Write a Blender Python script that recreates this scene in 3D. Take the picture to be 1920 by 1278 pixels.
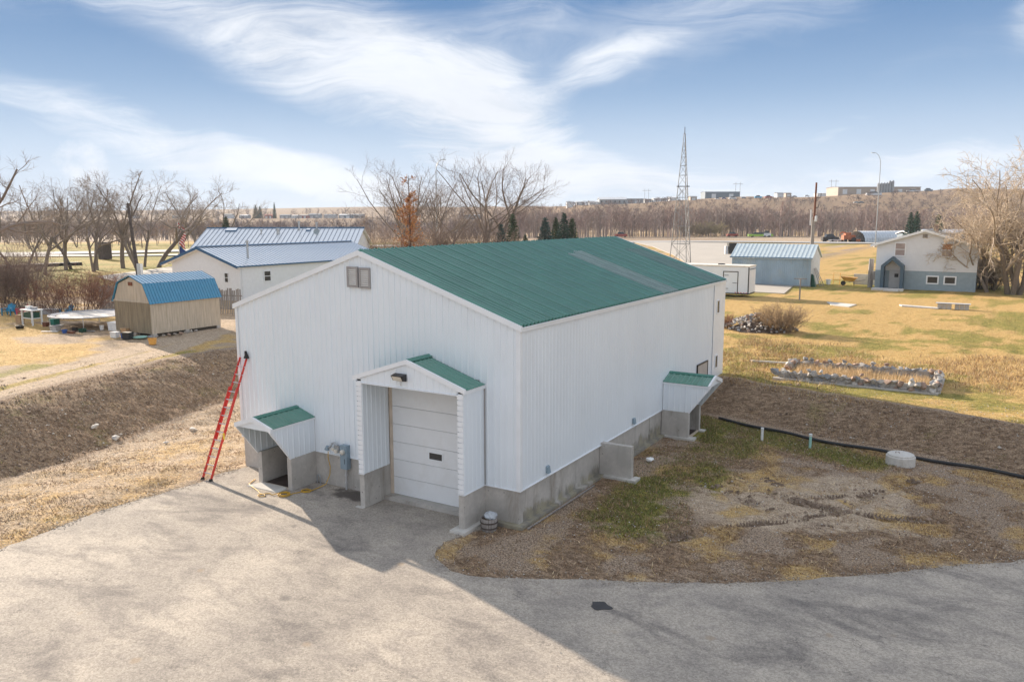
import bpy, bmesh, math, random
import numpy as np
from mathutils import Vector, Matrix, noise as mnoise

for _o in list(bpy.data.objects):
    bpy.data.objects.remove(_o)
SC = bpy.context.scene
COL = SC.collection
R = math.radians

# ------------------------------------------------------------------ camera
CAM_POS = (11.745, -19.984, 9.339)
YAW, PITCH, ROLL = -0.5413, -0.1528, -0.0022
_f = Vector((math.sin(YAW) * math.cos(PITCH), math.cos(YAW) * math.cos(PITCH), math.sin(PITCH)))
_r = Vector((math.cos(YAW), -math.sin(YAW), 0))
_u = _r.cross(_f)
_c, _s = math.cos(ROLL), math.sin(ROLL)
_r2 = _c * _r + _s * _u
_u2 = -_s * _r + _c * _u
cam_data = bpy.data.cameras.new("camera")
cam = bpy.data.objects.new("camera", cam_data)
COL.objects.link(cam)
cam.matrix_world = Matrix(((_r2.x, _u2.x, -_f.x, CAM_POS[0]),
                           (_r2.y, _u2.y, -_f.y, CAM_POS[1]),
                           (_r2.z, _u2.z, -_f.z, CAM_POS[2]), (0, 0, 0, 1)))
cam_data.sensor_width = 36.0
cam_data.lens = 28.07
cam_data.clip_start = 0.5
cam_data.clip_end = 20000
SC.camera = cam

# ------------------------------------------------------------------ sun + sky
LIGHT = Vector((2.87, -0.933, -1.0)).normalized()      # direction the sunlight travels
SUN_EL = math.asin(-LIGHT.z)
SUN_AZ = math.atan2(-LIGHT.x, -LIGHT.y)                # clockwise from +Y
sd = bpy.data.lights.new("sun", 'SUN')
sd.energy = 5.0
sd.angle = R(0.6)
sd.color = (1.0, 0.86, 0.70)
sun = bpy.data.objects.new("sun", sd)
COL.objects.link(sun)
sun.location = (-60, 20, 40)
sun.rotation_euler = LIGHT.to_track_quat('-Z', 'Y').to_euler()

world = bpy.data.worlds.new("World")
SC.world = world
world.use_nodes = True
W = world.node_tree
W.nodes.clear()


def wn(kind, **kw):
    n = W.nodes.new(kind)
    for k, v in kw.items():
        setattr(n, k, v)
    return n


def wlink(a, b):
    W.links.new(a, b)


sky = wn('ShaderNodeTexSky', sky_type='NISHITA')
sky.sun_disc = False
sky.sun_elevation = SUN_EL
sky.sun_rotation = SUN_AZ
sky.air_density = 1.0
sky.dust_density = 0.3
sky.ozone_density = 2.5
sky.altitude = 600
SKY_STRENGTH = 0.11

tc = wn('ShaderNodeTexCoord')
sep = wn('ShaderNodeSeparateXYZ')
wlink(tc.outputs['Generated'], sep.inputs[0])


def wmath(op, a, b=None, clamp=False):
    n = wn('ShaderNodeMath', operation=op)
    n.use_clamp = clamp
    for i, v in enumerate((a, b)):
        if v is None:
            continue
        if isinstance(v, (int, float)):
            n.inputs[i].default_value = v
        else:
            wlink(v, n.inputs[i])
    return n.outputs[0]


az = wmath('ARCTAN2', sep.outputs[0], sep.outputs[1])          # clockwise from +Y
az = wmath('SUBTRACT', az, YAW)
el = wmath('ARCSINE', sep.outputs[2])
comb = wn('ShaderNodeCombineXYZ')
wlink(az, comb.inputs[0])
wlink(el, comb.inputs[1])
uv0 = comb.outputs[0]


def wnoise(vec, scale, detail, rough=0.5, dist=0.0, stretch=(1, 1, 1), rot=0.0, off=(0, 0, 0)):
    m = wn('ShaderNodeMapping')
    m.inputs['Scale'].default_value = stretch
    m.inputs['Rotation'].default_value = (0, 0, rot)
    m.inputs['Location'].default_value = off
    wlink(vec, m.inputs[0])
    n = wn('ShaderNodeTexNoise')
    n.inputs['Scale'].default_value = scale
    n.inputs['Detail'].default_value = detail
    n.inputs['Roughness'].default_value = rough
    n.inputs['Distortion'].default_value = dist
    wlink(m.outputs[0], n.inputs['Vector'])
    return n


# the cloud pattern is warped by a soft noise so that it streaks and curls
warp = wnoise(uv0, 3.0, 3, 0.55, 0.0, (1, 1.6, 1), 0.25)
wv = wn('ShaderNodeVectorMath', operation='SUBTRACT')
wlink(warp.outputs['Color'], wv.inputs[0])
wv.inputs[1].default_value = (0.5, 0.5, 0.5)
wv2 = wn('ShaderNodeVectorMath', operation='MULTIPLY')
wlink(wv.outputs[0], wv2.inputs[0])
wv2.inputs[1].default_value = (0.20, 0.11, 0)
wv3 = wn('ShaderNodeVectorMath', operation='ADD')
wlink(uv0, wv3.inputs[0])
wlink(wv2.outputs[0], wv3.inputs[1])
uv = wv3.outputs[0]


def blob(px, py, rx, ry, rot, amp):
    """soft cloud bank: centre and radii given as angles in the sky (from 1/1497 rad units)"""
    a = math.atan((px - 960) / 1497.0)
    e = math.atan((408 - py) / 1497.0) * math.cos(a)
    m = wn('ShaderNodeMapping', vector_type='TEXTURE')
    m.inputs['Location'].default_value = (a, e, 0)
    m.inputs['Rotation'].default_value = (0, 0, rot)
    m.inputs['Scale'].default_value = (rx / 1497.0, ry / 1497.0, 1)
    wlink(uv, m.inputs[0])
    ln = wn('ShaderNodeVectorMath', operation='LENGTH')
    wlink(m.outputs[0], ln.inputs[0])
    mr = wn('ShaderNodeMapRange', interpolation_type='SMOOTHSTEP')
    mr.inputs['From Min'].default_value = 1.35
    mr.inputs['From Max'].default_value = 0.15
    mr.inputs['To Min'].default_value = 0
    mr.inputs['To Max'].default_value = amp
    wlink(ln.outputs['Value'], mr.inputs['Value'])
    return mr.outputs[0]


BLOBS = [
    (690, 120, 330, 105, -0.30, 0.95), (830, 175, 150, 60, -0.15, 0.5), (430, 60, 330, 60, -0.35, 0.42),
    (960, 70, 150, 75, 0.6, 0.45), (1140, 140, 150, 30, 0.25, 0.5),
    (1330, 55, 470, 85, 0.22, 0.52), (960, 255, 190, 90, -0.25, 0.62),
    (280, 250, 440, 52, -0.22, 0.62), (620, 330, 380, 45, -0.18, 0.5), (120, 330, 260, 60, 0.0, 0.45),
    (1000, 325, 420, 75, -0.1, 0.75), (1420, 325, 400, 60, 0.05, 0.72), (1790, 335, 300, 50, 0.1, 0.55), (500, 360, 600, 40, 0.0, 0.6),
    (1895, 70, 70, 60, 0.5, 0.62), (1600, 240, 160, 24, 0.2, 0.35), (1750, 130, 260, 40, 0.3, 0.22), (50, 15, 300, 40, 0.1, 0.3),
]
tot = None
for b in BLOBS:
    o = blob(*b)
    tot = o if tot is None else wmath('ADD', tot, o)
# cirrus everywhere (also outside the frame), streaky
st = wnoise(uv, 2.6, 8, 0.66, 0.5, (1.0, 3.0, 1), 0.30)
fine = wnoise(uv, 7.0, 10, 0.70, 1.6, (0.5, 3.0, 1), 0.34)
s1 = wmath('MULTIPLY', wmath('SUBTRACT', st.outputs['Fac'], 0.5), 1.9)
s2 = wmath('MULTIPLY', wmath('SUBTRACT', fine.outputs['Fac'], 0.5), 2.6)
# outside the frame extra cloud cover is added to brighten the shaded walls
absaz = wmath('ABSOLUTE', az)
outm = wn('ShaderNodeMapRange', interpolation_type='SMOOTHSTEP')
outm.inputs['From Min'].default_value = 0.62
outm.inputs['From Max'].default_value = 0.9
outm.inputs['To Max'].default_value = 0.75
wlink(absaz, outm.inputs['Value'])
upm = wn('ShaderNodeMapRange', interpolation_type='SMOOTHSTEP')
upm.inputs['From Min'].default_value = 0.28
upm.inputs['From Max'].default_value = 0.5
upm.inputs['To Max'].default_value = 0.75
wlink(el, upm.inputs['Value'])
extra = wmath('MAXIMUM', outm.outputs[0], upm.outputs[0])
# a veil towards the horizon
hv = wn('ShaderNodeMapRange', interpolation_type='SMOOTHSTEP')
hv.inputs['From Min'].default_value = 0.16
hv.inputs['From Max'].default_value = 0.0
hv.inputs['To Max'].default_value = 0.6
wlink(el, hv.inputs['Value'])
cover = wmath('ADD', wmath('MULTIPLY', tot, 0.78), extra)
mod = wmath('ADD', wmath('MULTIPLY', s1, wmath('ADD', wmath('MULTIPLY', cover, 0.50), 0.22)), wmath('MULTIPLY', s2, wmath('ADD', wmath('MULTIPLY', cover, 0.60), 0.14)))
dn = wn('ShaderNodeMapRange', interpolation_type='SMOOTHSTEP')
dn.inputs['From Min'].default_value = 0.02
dn.inputs['From Max'].default_value = 1.08
wlink(wmath('ADD', cover, mod), dn.inputs['Value'])
dens = dn.outputs[0]
dens = wmath('MAXIMUM', dens, hv.outputs[0], True)
# a small cumulus puff low on the left
pf = blob(135, 305, 90, 75, 0, 1.0)
pfn = wnoise(uv0, 22, 4, 0.62)
pfd = wn('ShaderNodeMapRange', interpolation_type='SMOOTHSTEP')
pfd.inputs['From Min'].default_value = 0.95
pfd.inputs['From Max'].default_value = 1.75
wlink(wmath('ADD', wmath('MULTIPLY', pf, 0.85), wmath('MULTIPLY', pfn.outputs['Fac'], 1.3)), pfd.inputs['Value'])
dens = wmath('MAXIMUM', dens, wmath('MULTIPLY', pfd.outputs[0], 0.97), True)

CLOUD = (3.8, 3.98, 4.3, 1)
SKYTINT = (0.92, 1.0, 1.12, 1)
tint = wn('ShaderNodeMix', data_type='RGBA', blend_type='MULTIPLY')
tint.inputs[0].default_value = 1.0
wlink(sky.outputs[0], tint.inputs[6])
tint.inputs[7].default_value = SKYTINT
# the clear sky never gets brighter than this (thin even haze instead of a glare round the sun)
cap_f = wn('ShaderNodeMapRange', interpolation_type='SMOOTHSTEP')
cap_f.inputs['From Min'].default_value = 0.0
cap_f.inputs['From Max'].default_value = 0.30
wlink(el, cap_f.inputs['Value'])
cap = wn('ShaderNodeMix', data_type='RGBA')
wlink(cap_f.outputs[0], cap.inputs[0])
cap.inputs[6].default_value = (2.05, 2.75, 3.6, 1)
cap.inputs[7].default_value = (0.44, 1.02, 2.05, 1)
capped = wn('ShaderNodeMix', data_type='RGBA', blend_type='DARKEN')
capped.inputs[0].default_value = 1.0
wlink(tint.outputs[2], capped.inputs[6])
wlink(cap.outputs[2], capped.inputs[7])
mixc = wn('ShaderNodeMix', data_type='RGBA')
wlink(dens, mixc.inputs[0])
wlink(capped.outputs[2], mixc.inputs[6])
cmod = wn('ShaderNodeMapRange')
cmod.inputs['From Min'].default_value = 0.3
cmod.inputs['From Max'].default_value = 0.7
cmod.inputs['To Min'].default_value = 0.86
cmod.inputs['To Max'].default_value = 1.06
wlink(st.outputs['Fac'], cmod.inputs['Value'])
cvec = wn('ShaderNodeVectorMath', operation='SCALE')
cvec.inputs[0].default_value = CLOUD[:3]
wlink(cmod.outputs[0], cvec.inputs['Scale'])
wlink(cvec.outputs[0], mixc.inputs[7])
bg = wn('ShaderNodeBackground')
bg.inputs['Strength'].default_value = SKY_STRENGTH
wlink(mixc.outputs[2], bg.inputs['Color'])
wo = wn('ShaderNodeOutputWorld')
wlink(bg.outputs[0], wo.inputs['Surface'])

world.cycles.sampling_method = 'MANUAL'
world.cycles.sample_map_resolution = 512
SC.view_settings.view_transform = 'Standard'
SC.view_settings.look = 'None'
SC.view_settings.exposure = 1.18
SC.view_settings.gamma = 1.0
SC.view_settings.use_curve_mapping = False
SC.render.engine = 'CYCLES'
SC.cycles.max_bounces = 6
SC.cycles.diffuse_bounces = 3
SC.cycles.transparent_max_bounces = 12

# ------------------------------------------------------------------ helpers
rng = random.Random(7)
nrg = np.random.default_rng(11)


class MB:
    """collects world-space geometry for one mesh"""

    def __init__(self):
        self.v = []
        self.f = []
        self.mi = []

    def add(self, vs, fs, mi=0):
        o = len(self.v)
        self.v.extend([tuple(p) for p in vs])
        for f in fs:
            self.f.append(tuple(i + o for i in f))
            self.mi.append(mi)
        return self

    def box(self, x0, x1, y0, y1, z0, z1, mi=0):
        vs = [(x0, y0, z0), (x1, y0, z0), (x1, y1, z0), (x0, y1, z0), (x0, y0, z1), (x1, y0, z1), (x1, y1, z1), (x0, y1, z1)]
        fs = [(0, 3, 2, 1), (4, 5, 6, 7), (0, 1, 5, 4), (1, 2, 6, 5), (2, 3, 7, 6), (3, 0, 4, 7)]
        return self.add(vs, fs, mi)

    def hexa(self, p, mi=0):
        """eight corners: four of one end, four of the other"""
        fs = [(0, 3, 2, 1), (4, 5, 6, 7), (0, 1, 5, 4), (1, 2, 6, 5), (2, 3, 7, 6), (3, 0, 4, 7)]
        return self.add(p, fs, mi)

    def beam(self, a, b, w, h, up=(0, 0, 1), mi=0):
        a = Vector(a)
        b = Vector(b)
        d = (b - a).normalized()
        s = d.cross(Vector(up))
        if s.length < 1e-4:
            s = d.cross(Vector((1, 0, 0)))
        s.normalize()
        t = s.cross(d)
        s *= w / 2
        t *= h / 2
        return self.hexa([a - s - t, a + s - t, a + s + t, a - s + t, b - s - t, b + s - t, b + s + t, b - s + t], mi)

    def tube(self, pts, rad, n=8, mi=0, cap=True):
        pts = [Vector(p) for p in pts]
        if not hasattr(rad, '__len__'):
            rad = [rad] * len(pts)
        o = len(self.v)
        k = len(pts)
        ref = None
        for i, p in enumerate(pts):
            d = (pts[min(i + 1, k - 1)] - pts[max(i - 1, 0)])
            d.normalize()
            if ref is None:
                ref = Vector((0, 0, 1)) if abs(d.z) < 0.9 else Vector((1, 0, 0))
            s = d.cross(ref)
            if s.length < 1e-5:
                s = d.cross(Vector((0.3, 1, 0.2)))
            s.normalize()
            t = s.cross(d)
            for j in range(n):
                a = 2 * math.pi * j / n
                q = p + (s * math.cos(a) + t * math.sin(a)) * rad[i]
                self.v.append((q.x, q.y, q.z))
        for i in range(k - 1):
            for j in range(n):
                a = o + i * n + j
                b = o + i * n + (j + 1) % n
                self.f.append((a, b, b + n, a + n))
                self.mi.append(mi)
        if cap:
            self.f.append(tuple(o + j for j in range(n))[::-1])
            self.mi.append(mi)
            self.f.append(tuple(o + (k - 1) * n + j for j in range(n)))
            self.mi.append(mi)
        return self

    def lathe(self, c, prof, n=20, mi=0):
        """prof: list of (radius, z) from bottom to top about a vertical axis at c"""
        o = len(self.v)
        for r, z in prof:
            for j in range(n):
                a = 2 * math.pi * j / n
                self.v.append((c[0] + r * math.cos(a), c[1] + r * math.sin(a), c[2] + z))
        for i in range(len(prof) - 1):
            for j in range(n):
                a = o + i * n + j
                b = o + i * n + (j + 1) % n
                self.f.append((a, b, b + n, a + n))
                self.mi.append(mi)
        self.f.append(tuple(o + j for j in range(n))[::-1])
        self.mi.append(mi)
        self.f.append(tuple(o + (len(prof) - 1) * n + j for j in range(n)))
        self.mi.append(mi)
        return self

    def prism(self, poly, d, mi=0):
        """poly: list of 3-d points, extruded by vector d"""
        k = len(poly)
        d = Vector(d)
        vs = [tuple(Vector(p)) for p in poly] + [tuple(Vector(p) + d) for p in poly]
        fs = [tuple(range(k))[::-1], tuple(range(k, 2 * k))]
        fs += [(i, (i + 1) % k, k + (i + 1) % k, k + i) for i in range(k)]
        return self.add(vs, fs, mi)

    def build(self, name, mat, parent=None, smooth=False, local=False):
        me = bpy.data.meshes.new(name)
        v = self.v
        if parent is not None and not local:
            off = OFF.get(parent.name, (0, 0, 0))
            v = [(p[0] - off[0], p[1] - off[1], p[2] - off[2]) for p in v]
        me.from_pydata(v, [], self.f)
        mats = mat if isinstance(mat, (list, tuple)) else [mat]
        for m in mats:
            me.materials.append(m)
        if len(mats) > 1:
            me.polygons.foreach_set('material_index', self.mi)
        if smooth:
            me.polygons.foreach_set('use_smooth', [True] * len(me.polygons))
        me.update()
        fix_normals(me)
        o = bpy.data.objects.new(name, me)
        COL.objects.link(o)
        if parent is not None:
            o.parent = parent
            OFF[o.name] = OFF.get(parent.name, (0, 0, 0))
        return o


OFF = {}


def fix_normals(me):
    if len(me.polygons) > 4000:
        return
    bm = bmesh.new()
    bm.from_mesh(me)
    bmesh.ops.recalc_face_normals(bm, faces=bm.faces)
    bm.to_mesh(me)
    bm.free()


def tag(o, label=None, cat=None, group=None, kind=None):
    if label:
        o['label'] = label
    if cat:
        o['category'] = cat
    if group:
        o['group'] = group
    if kind:
        o['kind'] = kind
    return o


def thing(name, label, cat, loc=(0, 0, 0), group=None):
    o = bpy.data.objects.new(name, None)
    COL.objects.link(o)
    o.empty_display_size = 0.3
    o.location = loc
    OFF[o.name] = tuple(float(c) for c in loc)
    tag(o, label, cat, group)
    return o


def solo(name, mb, mat, label, cat, group=None, smooth=False, loc=None):
    """a thing that is one mesh (world-space geometry, origin moved to its base)"""
    if loc is None:
        a = np.array(mb.v)
        loc = (float(a[:, 0].mean()), float(a[:, 1].mean()), float(a[:, 2].min()))
    mb.v = [(p[0] - loc[0], p[1] - loc[1], p[2] - loc[2]) for p in mb.v]
    o = mb.build(name, mat, smooth=smooth)
    o.location = loc
    return tag(o, label, cat, group)


def mesh_np(name, verts, faces, mat, smooth=False, quads=False):
    """fast mesh from numpy arrays (all triangles or all quads)"""
    verts = np.asarray(verts, np.float32)
    faces = np.asarray(faces, np.int32)
    k = faces.shape[1]
    me = bpy.data.meshes.new(name)
    me.vertices.add(len(verts))
    me.vertices.foreach_set('co', verts.ravel())
    me.loops.add(faces.size)
    me.loops.foreach_set('vertex_index', faces.ravel())
    me.polygons.add(len(faces))
    me.polygons.foreach_set('loop_start', np.arange(0, faces.size, k, dtype=np.int32))
    me.polygons.foreach_set('loop_total', np.full(len(faces), k, np.int32))
    if smooth:
        me.polygons.foreach_set('use_smooth', np.ones(len(faces), bool))
    me.materials.append(mat)
    me.update(calc_edges=True)
    me.validate()
    return me


def vcol(me, name, arr):
    at = me.attributes.new(name, 'FLOAT_COLOR', 'POINT')
    at.data.foreach_set('color', np.asarray(arr, np.float32).ravel())


def copy_tree(o, parent=None):
    c = o.copy()
    COL.objects.link(c)
    if parent is not None:
        c.parent = parent
    for ch in list(o.children):
        copy_tree(ch, c)
    return c


# numpy value noise
_perm = nrg.random((256, 256)).astype(np.float32)


def vnoise(x, y, s=1.0, o=0):
    x = np.asarray(x, float) / s + 37.7 * o
    y = np.asarray(y, float) / s + 17.3 * o
    xi = np.floor(x).astype(int)
    yi = np.floor(y).astype(int)
    fx = x - xi
    fy = y - yi
    fx = fx * fx * (3 - 2 * fx)
    fy = fy * fy * (3 - 2 * fy)
    g = lambda a, b: _perm[a & 255, b & 255]
    return (g(xi, yi) * (1 - fx) + g(xi + 1, yi) * fx) * (1 - fy) + (g(xi, yi + 1) * (1 - fx) + g(xi + 1, yi + 1) * fx) * fy


def fbm(x, y, s=1.0, n=4, o=0):
    t = 0
    a = 0.5
    for i in range(n):
        t = t + a * vnoise(x, y, s, o + i * 3)
        s = s / 2.1
        a *= 0.5
    return t / (1 - 0.5 ** n)


def ss(x, a=0.0, b=1.0):
    t = np.clip((np.asarray(x, float) - a) / (b - a), 0, 1)
    return t * t * (3 - 2 * t)


# ------------------------------------------------------------------ materials
def new_mat(name):
    m = bpy.data.materials.new(name)
    m.use_nodes = True
    nt = m.node_tree
    b = nt.nodes['Principled BSDF']
    return m, nt, b


def N(nt, kind, **kw):
    n = nt.nodes.new(kind)
    for k, v in kw.items():
        setattr(n, k, v)
    return n


def noise_node(nt, scale, detail=4, rough=0.55, vec=None, coords='Object', stretch=None, dist=0.0):
    if vec is None:
        t = N(nt, 'ShaderNodeTexCoord')
        vec = t.outputs[coords]
    if stretch:
        mp = N(nt, 'ShaderNodeMapping')
        mp.inputs['Scale'].default_value = stretch
        nt.links.new(vec, mp.inputs[0])
        vec = mp.outputs[0]
    n = N(nt, 'ShaderNodeTexNoise')
    n.inputs['Scale'].default_value = scale
    n.inputs['Detail'].default_value = detail
    n.inputs['Roughness'].default_value = rough
    n.inputs['Distortion'].default_value = dist
    nt.links.new(vec, n.inputs['Vector'])
    return n


def maprange(nt, val, a, b, c=0.0, d=1.0, smooth=True):
    m = N(nt, 'ShaderNodeMapRange')
    if smooth:
        m.interpolation_type = 'SMOOTHSTEP'
    m.inputs['From Min'].default_value = a
    m.inputs['From Max'].default_value = b
    m.inputs['To Min'].default_value = c
    m.inputs['To Max'].default_value = d
    nt.links.new(val, m.inputs['Value'])
    return m.outputs[0]


def mixc_(nt, fac, a, b, blend='MIX'):
    m = N(nt, 'ShaderNodeMix', data_type='RGBA', blend_type=blend)
    for i, v in ((0, fac), (6, a), (7, b)):
        if isinstance(v, (int, float)):
            m.inputs[i].default_value = v
        elif isinstance(v, (tuple, list)):
            m.inputs[i].default_value = tuple(v) + ((1,) if len(v) == 3 else ())
        else:
            nt.links.new(v, m.inputs[i])
    return m.outputs[2]


def m_(nt, op, a, b=None, clamp=False):
    n = N(nt, 'ShaderNodeMath', operation=op)
    n.use_clamp = clamp
    for i, v in enumerate((a, b)):
        if v is None:
            continue
        if isinstance(v, (int, float)):
            n.inputs[i].default_value = v
        else:
            nt.links.new(v, n.inputs[i])
    return n.outputs[0]


def bump(nt, bsdf, h, strength=0.3, dist=0.02):
    b = N(nt, 'ShaderNodeBump')
    b.inputs['Strength'].default_value = strength
    b.inputs['Distance'].default_value = dist
    nt.links.new(h, b.inputs['Height'])
    nt.links.new(b.outputs[0], bsdf.inputs['Normal'])


def mat(name, col, rough=0.6, metal=0.0, var=0.12, scale=3.0, dirt=None, dirt_amt=0.0, dirt_scale=1.5, stretch=None, bmp=0.0, bscale=40, spec=0.5):
    """plain procedural material: base colour broken up by two noises, optional stain colour"""
    m, nt, b = new_mat(name)
    n = noise_node(nt, scale, 5, stretch=stretch)
    f = maprange(nt, n.outputs['Fac'], 0.25, 0.75, 1 - var, 1 + var)
    c = mixc_(nt, 1.0, tuple(col), f, 'MULTIPLY')
    if dirt is not None:
        d = noise_node(nt, dirt_scale, 6, 0.65, stretch=stretch, dist=0.4)
        df = maprange(nt, d.outputs['Fac'], 0.48, 0.72, 0, dirt_amt)
        c = mixc_(nt, df, c, tuple(dirt))
    nt.links.new(c, b.inputs['Base Color'])
    b.inputs['Roughness'].default_value = rough
    b.inputs['Metallic'].default_value = metal
    b.inputs['Specular IOR Level'].default_value = spec
    if bmp > 0:
        bn = noise_node(nt, bscale, 4)
        bump(nt, b, bn.outputs['Fac'], bmp, 0.01)
    return m


M = {}
M['white'] = mat('white_painted_steel', (0.79, 0.84, 0.88), 0.40, var=0.025, scale=0.7, dirt=(0.66, 0.67, 0.67), dirt_amt=0.14, dirt_scale=0.8, stretch=(1, 1, 0.5))
M['white_trim'] = mat('white_trim', (0.82, 0.84, 0.86), 0.4, var=0.03, scale=2)
M['white_door'] = mat('white_door_panel', (0.80, 0.815, 0.825), 0.45, var=0.03, scale=1.5, dirt=(0.6, 0.58, 0.54), dirt_amt=0.25)
M['green'] = mat('green_painted_steel', (0.055, 0.205, 0.148), 0.24, var=0.10, scale=1.2, dirt=(0.10, 0.26, 0.20), dirt_amt=0.45, dirt_scale=0.5, spec=0.8)
M['green'].node_tree.nodes['Principled BSDF'].inputs['Coat Weight'].default_value = 0.25
M['green'].node_tree.nodes['Principled BSDF'].inputs['Coat Roughness'].default_value = 0.15
M['green_trim'] = mat('green_trim', (0.050, 0.20, 0.155), 0.32, var=0.06)
M['fiberglass'] = mat('aged_fibreglass_panel', (0.22, 0.30, 0.285), 0.45, var=0.2, scale=2.5, dirt=(0.14, 0.25, 0.21), dirt_amt=0.75, stretch=(0.4, 2, 1))
M['black'] = mat('black_rubber', (0.018, 0.018, 0.019), 0.55, var=0.2)
M['dark'] = mat('dark_interior', (0.03, 0.028, 0.027), 0.8)
M['glass'] = mat('dark_glass', (0.035, 0.04, 0.045), 0.12, var=0.2)
M['galv'] = mat('galvanised_steel', (0.42, 0.44, 0.46), 0.42, 0.6, var=0.12, scale=6)
M['alu'] = mat('aluminium', (0.62, 0.63, 0.64), 0.38, 0.5, var=0.06)
M['grey_paint'] = mat('grey_blue_box_paint', (0.24, 0.32, 0.38), 0.45, var=0.06)
M['red'] = mat('red_fibreglass', (0.62, 0.045, 0.03), 0.40, var=0.08)
M['yellow_rub'] = mat('yellow_cord', (0.62, 0.36, 0.03), 0.5)
M['wood_grey'] = mat('weathered_wood', (0.29, 0.265, 0.245), 0.85, var=0.35, scale=4, stretch=(3, 3, 0.25), dirt=(0.10, 0.085, 0.08), dirt_amt=0.6)
M['wood_tan'] = mat('plywood_siding', (0.50, 0.43, 0.34), 0.8, var=0.14, scale=2, stretch=(4, 4, 0.4), dirt=(0.36, 0.29, 0.20), dirt_amt=0.5)
M['wood_raw'] = mat('raw_lumber', (0.48, 0.31, 0.16), 0.8, var=0.15)
M['blue_roof'] = mat('blue_painted_steel', (0.012, 0.20, 0.36), 0.2, var=0.06, spec=1.0)
M['blue_roof'].node_tree.nodes['Principled BSDF'].inputs['Coat Weight'].default_value = 0.7
M['blue_roof'].node_tree.nodes['Principled BSDF'].inputs['Coat Roughness'].default_value = 0.12
M['blue_trim'] = mat('blue_trim', (0.03, 0.115, 0.23), 0.4)
M['pale_roof'] = mat('pale_steel_roof', (0.82, 0.84, 0.86), 0.22, var=0.03, dirt=(0.70, 0.74, 0.78), dirt_amt=0.3)
M['pale_roof'].node_tree.nodes['Principled BSDF'].inputs['Coat Weight'].default_value = 0.6
M['white_lap'] = mat('white_house_siding', (0.82, 0.835, 0.845), 0.55, var=0.03)
M['bark'] = mat('bare_bark', (0.155, 0.125, 0.105), 0.9, var=0.35, scale=2.5, stretch=(1, 1, 0.3))
M['bark_pale'] = mat('pale_bark', (0.33, 0.265, 0.20), 0.9, var=0.3, scale=2.0, stretch=(1, 1, 0.3))
M['bark_dark'] = mat('dark_bark', (0.085, 0.066, 0.057), 0.9, var=0.3)
M['rust'] = mat('rusty_brown', (0.16, 0.055, 0.025), 0.75, var=0.3)
M['asphalt_dark'] = mat('asphalt_patch', (0.055, 0.053, 0.055), 0.9, bmp=0.6, bscale=30)


def concrete(name, base=(0.50, 0.47, 0.43), stain=(0.27, 0.235, 0.195), moss=0.0):
    m, nt, b = new_mat(name)
    t = N(nt, 'ShaderNodeTexCoord').outputs['Object']
    n1 = noise_node(nt, 1.3, 6, 0.6, vec=t)
    n2 = noise_node(nt, 9, 5, 0.6, vec=t)
    n3 = noise_node(nt, 1.1, 6, 0.7, vec=t, stretch=(1.3, 1.3, 0.30), dist=0.5)
    c = mixc_(nt, maprange(nt, n1.outputs['Fac'], 0.3, 0.7), tuple(0.86 * x for x in base), tuple(1.12 * x for x in base))
    c = mixc_(nt, maprange(nt, n2.outputs['Fac'], 0.3, 0.7, 0, 0.35), c, tuple(0.75 * x for x in base))
    c = mixc_(nt, maprange(nt, n3.outputs['Fac'], 0.52, 0.72, 0, 0.75), c, stain)
    if moss > 0:
        n4 = noise_node(nt, 0.9, 6, 0.7, vec=t, stretch=(1, 1, 0.55), dist=0.8)
        sp = N(nt, 'ShaderNodeSeparateXYZ')
        nt.links.new(t, sp.inputs[0])
        damp = maprange(nt, sp.outputs[2], 0.95, 0.05, 0.0, 0.34)
        mf = maprange(nt, m_(nt, 'ADD', n4.outputs['Fac'], damp), 0.62, 0.82, 0, moss)
        n5 = noise_node(nt, 2.2, 3, vec=t)
        mc = mixc_(nt, maprange(nt, n5.outputs['Fac'], 0.4, 0.6), (0.085, 0.075, 0.048), (0.23, 0.20, 0.09))
        c = mixc_(nt, mf, c, mc)
    # small round tie holes / bug holes
    v = N(nt, 'ShaderNodeTexVoronoi')
    v.inputs['Scale'].default_value = 3.2
    nt.links.new(t, v.inputs['Vector'])
    h = maprange(nt, v.outputs['Distance'], 0.05, 0.09, 0.75, 0)
    c = mixc_(nt, h, c, (0.13, 0.12, 0.11))
    nt.links.new(c, b.inputs['Base Color'])
    b.inputs['Roughness'].default_value = 0.88
    bump(nt, b, n2.outputs['Fac'], 0.25, 0.01)
    return m


M['concrete'] = concrete('poured_concrete')
M['concrete_moss'] = concrete('damp_poured_concrete', moss=0.6)
M['concrete_pale'] = concrete('pale_concrete', (0.60, 0.575, 0.53), (0.40, 0.36, 0.31))
M['stone'] = mat('field_stone', (0.34, 0.31, 0.28), 0.85, var=0.3, scale=5, bmp=0.4, bscale=14)
M['stone_b'] = mat('grey_field_stone', (0.25, 0.255, 0.265), 0.85, var=0.3, scale=5, bmp=0.4, bscale=14)
M['stone_c'] = mat('reddish_field_stone', (0.31, 0.215, 0.165), 0.85, var=0.3, scale=5, bmp=0.4, bscale=14)
M['stone_d'] = mat('pale_field_stone', (0.50, 0.47, 0.43), 0.85, var=0.2, scale=5, bmp=0.4, bscale=14)
STONES = [M['stone'], M['stone_b'], M['stone_c'], M['stone_d'], M['stone']]


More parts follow.
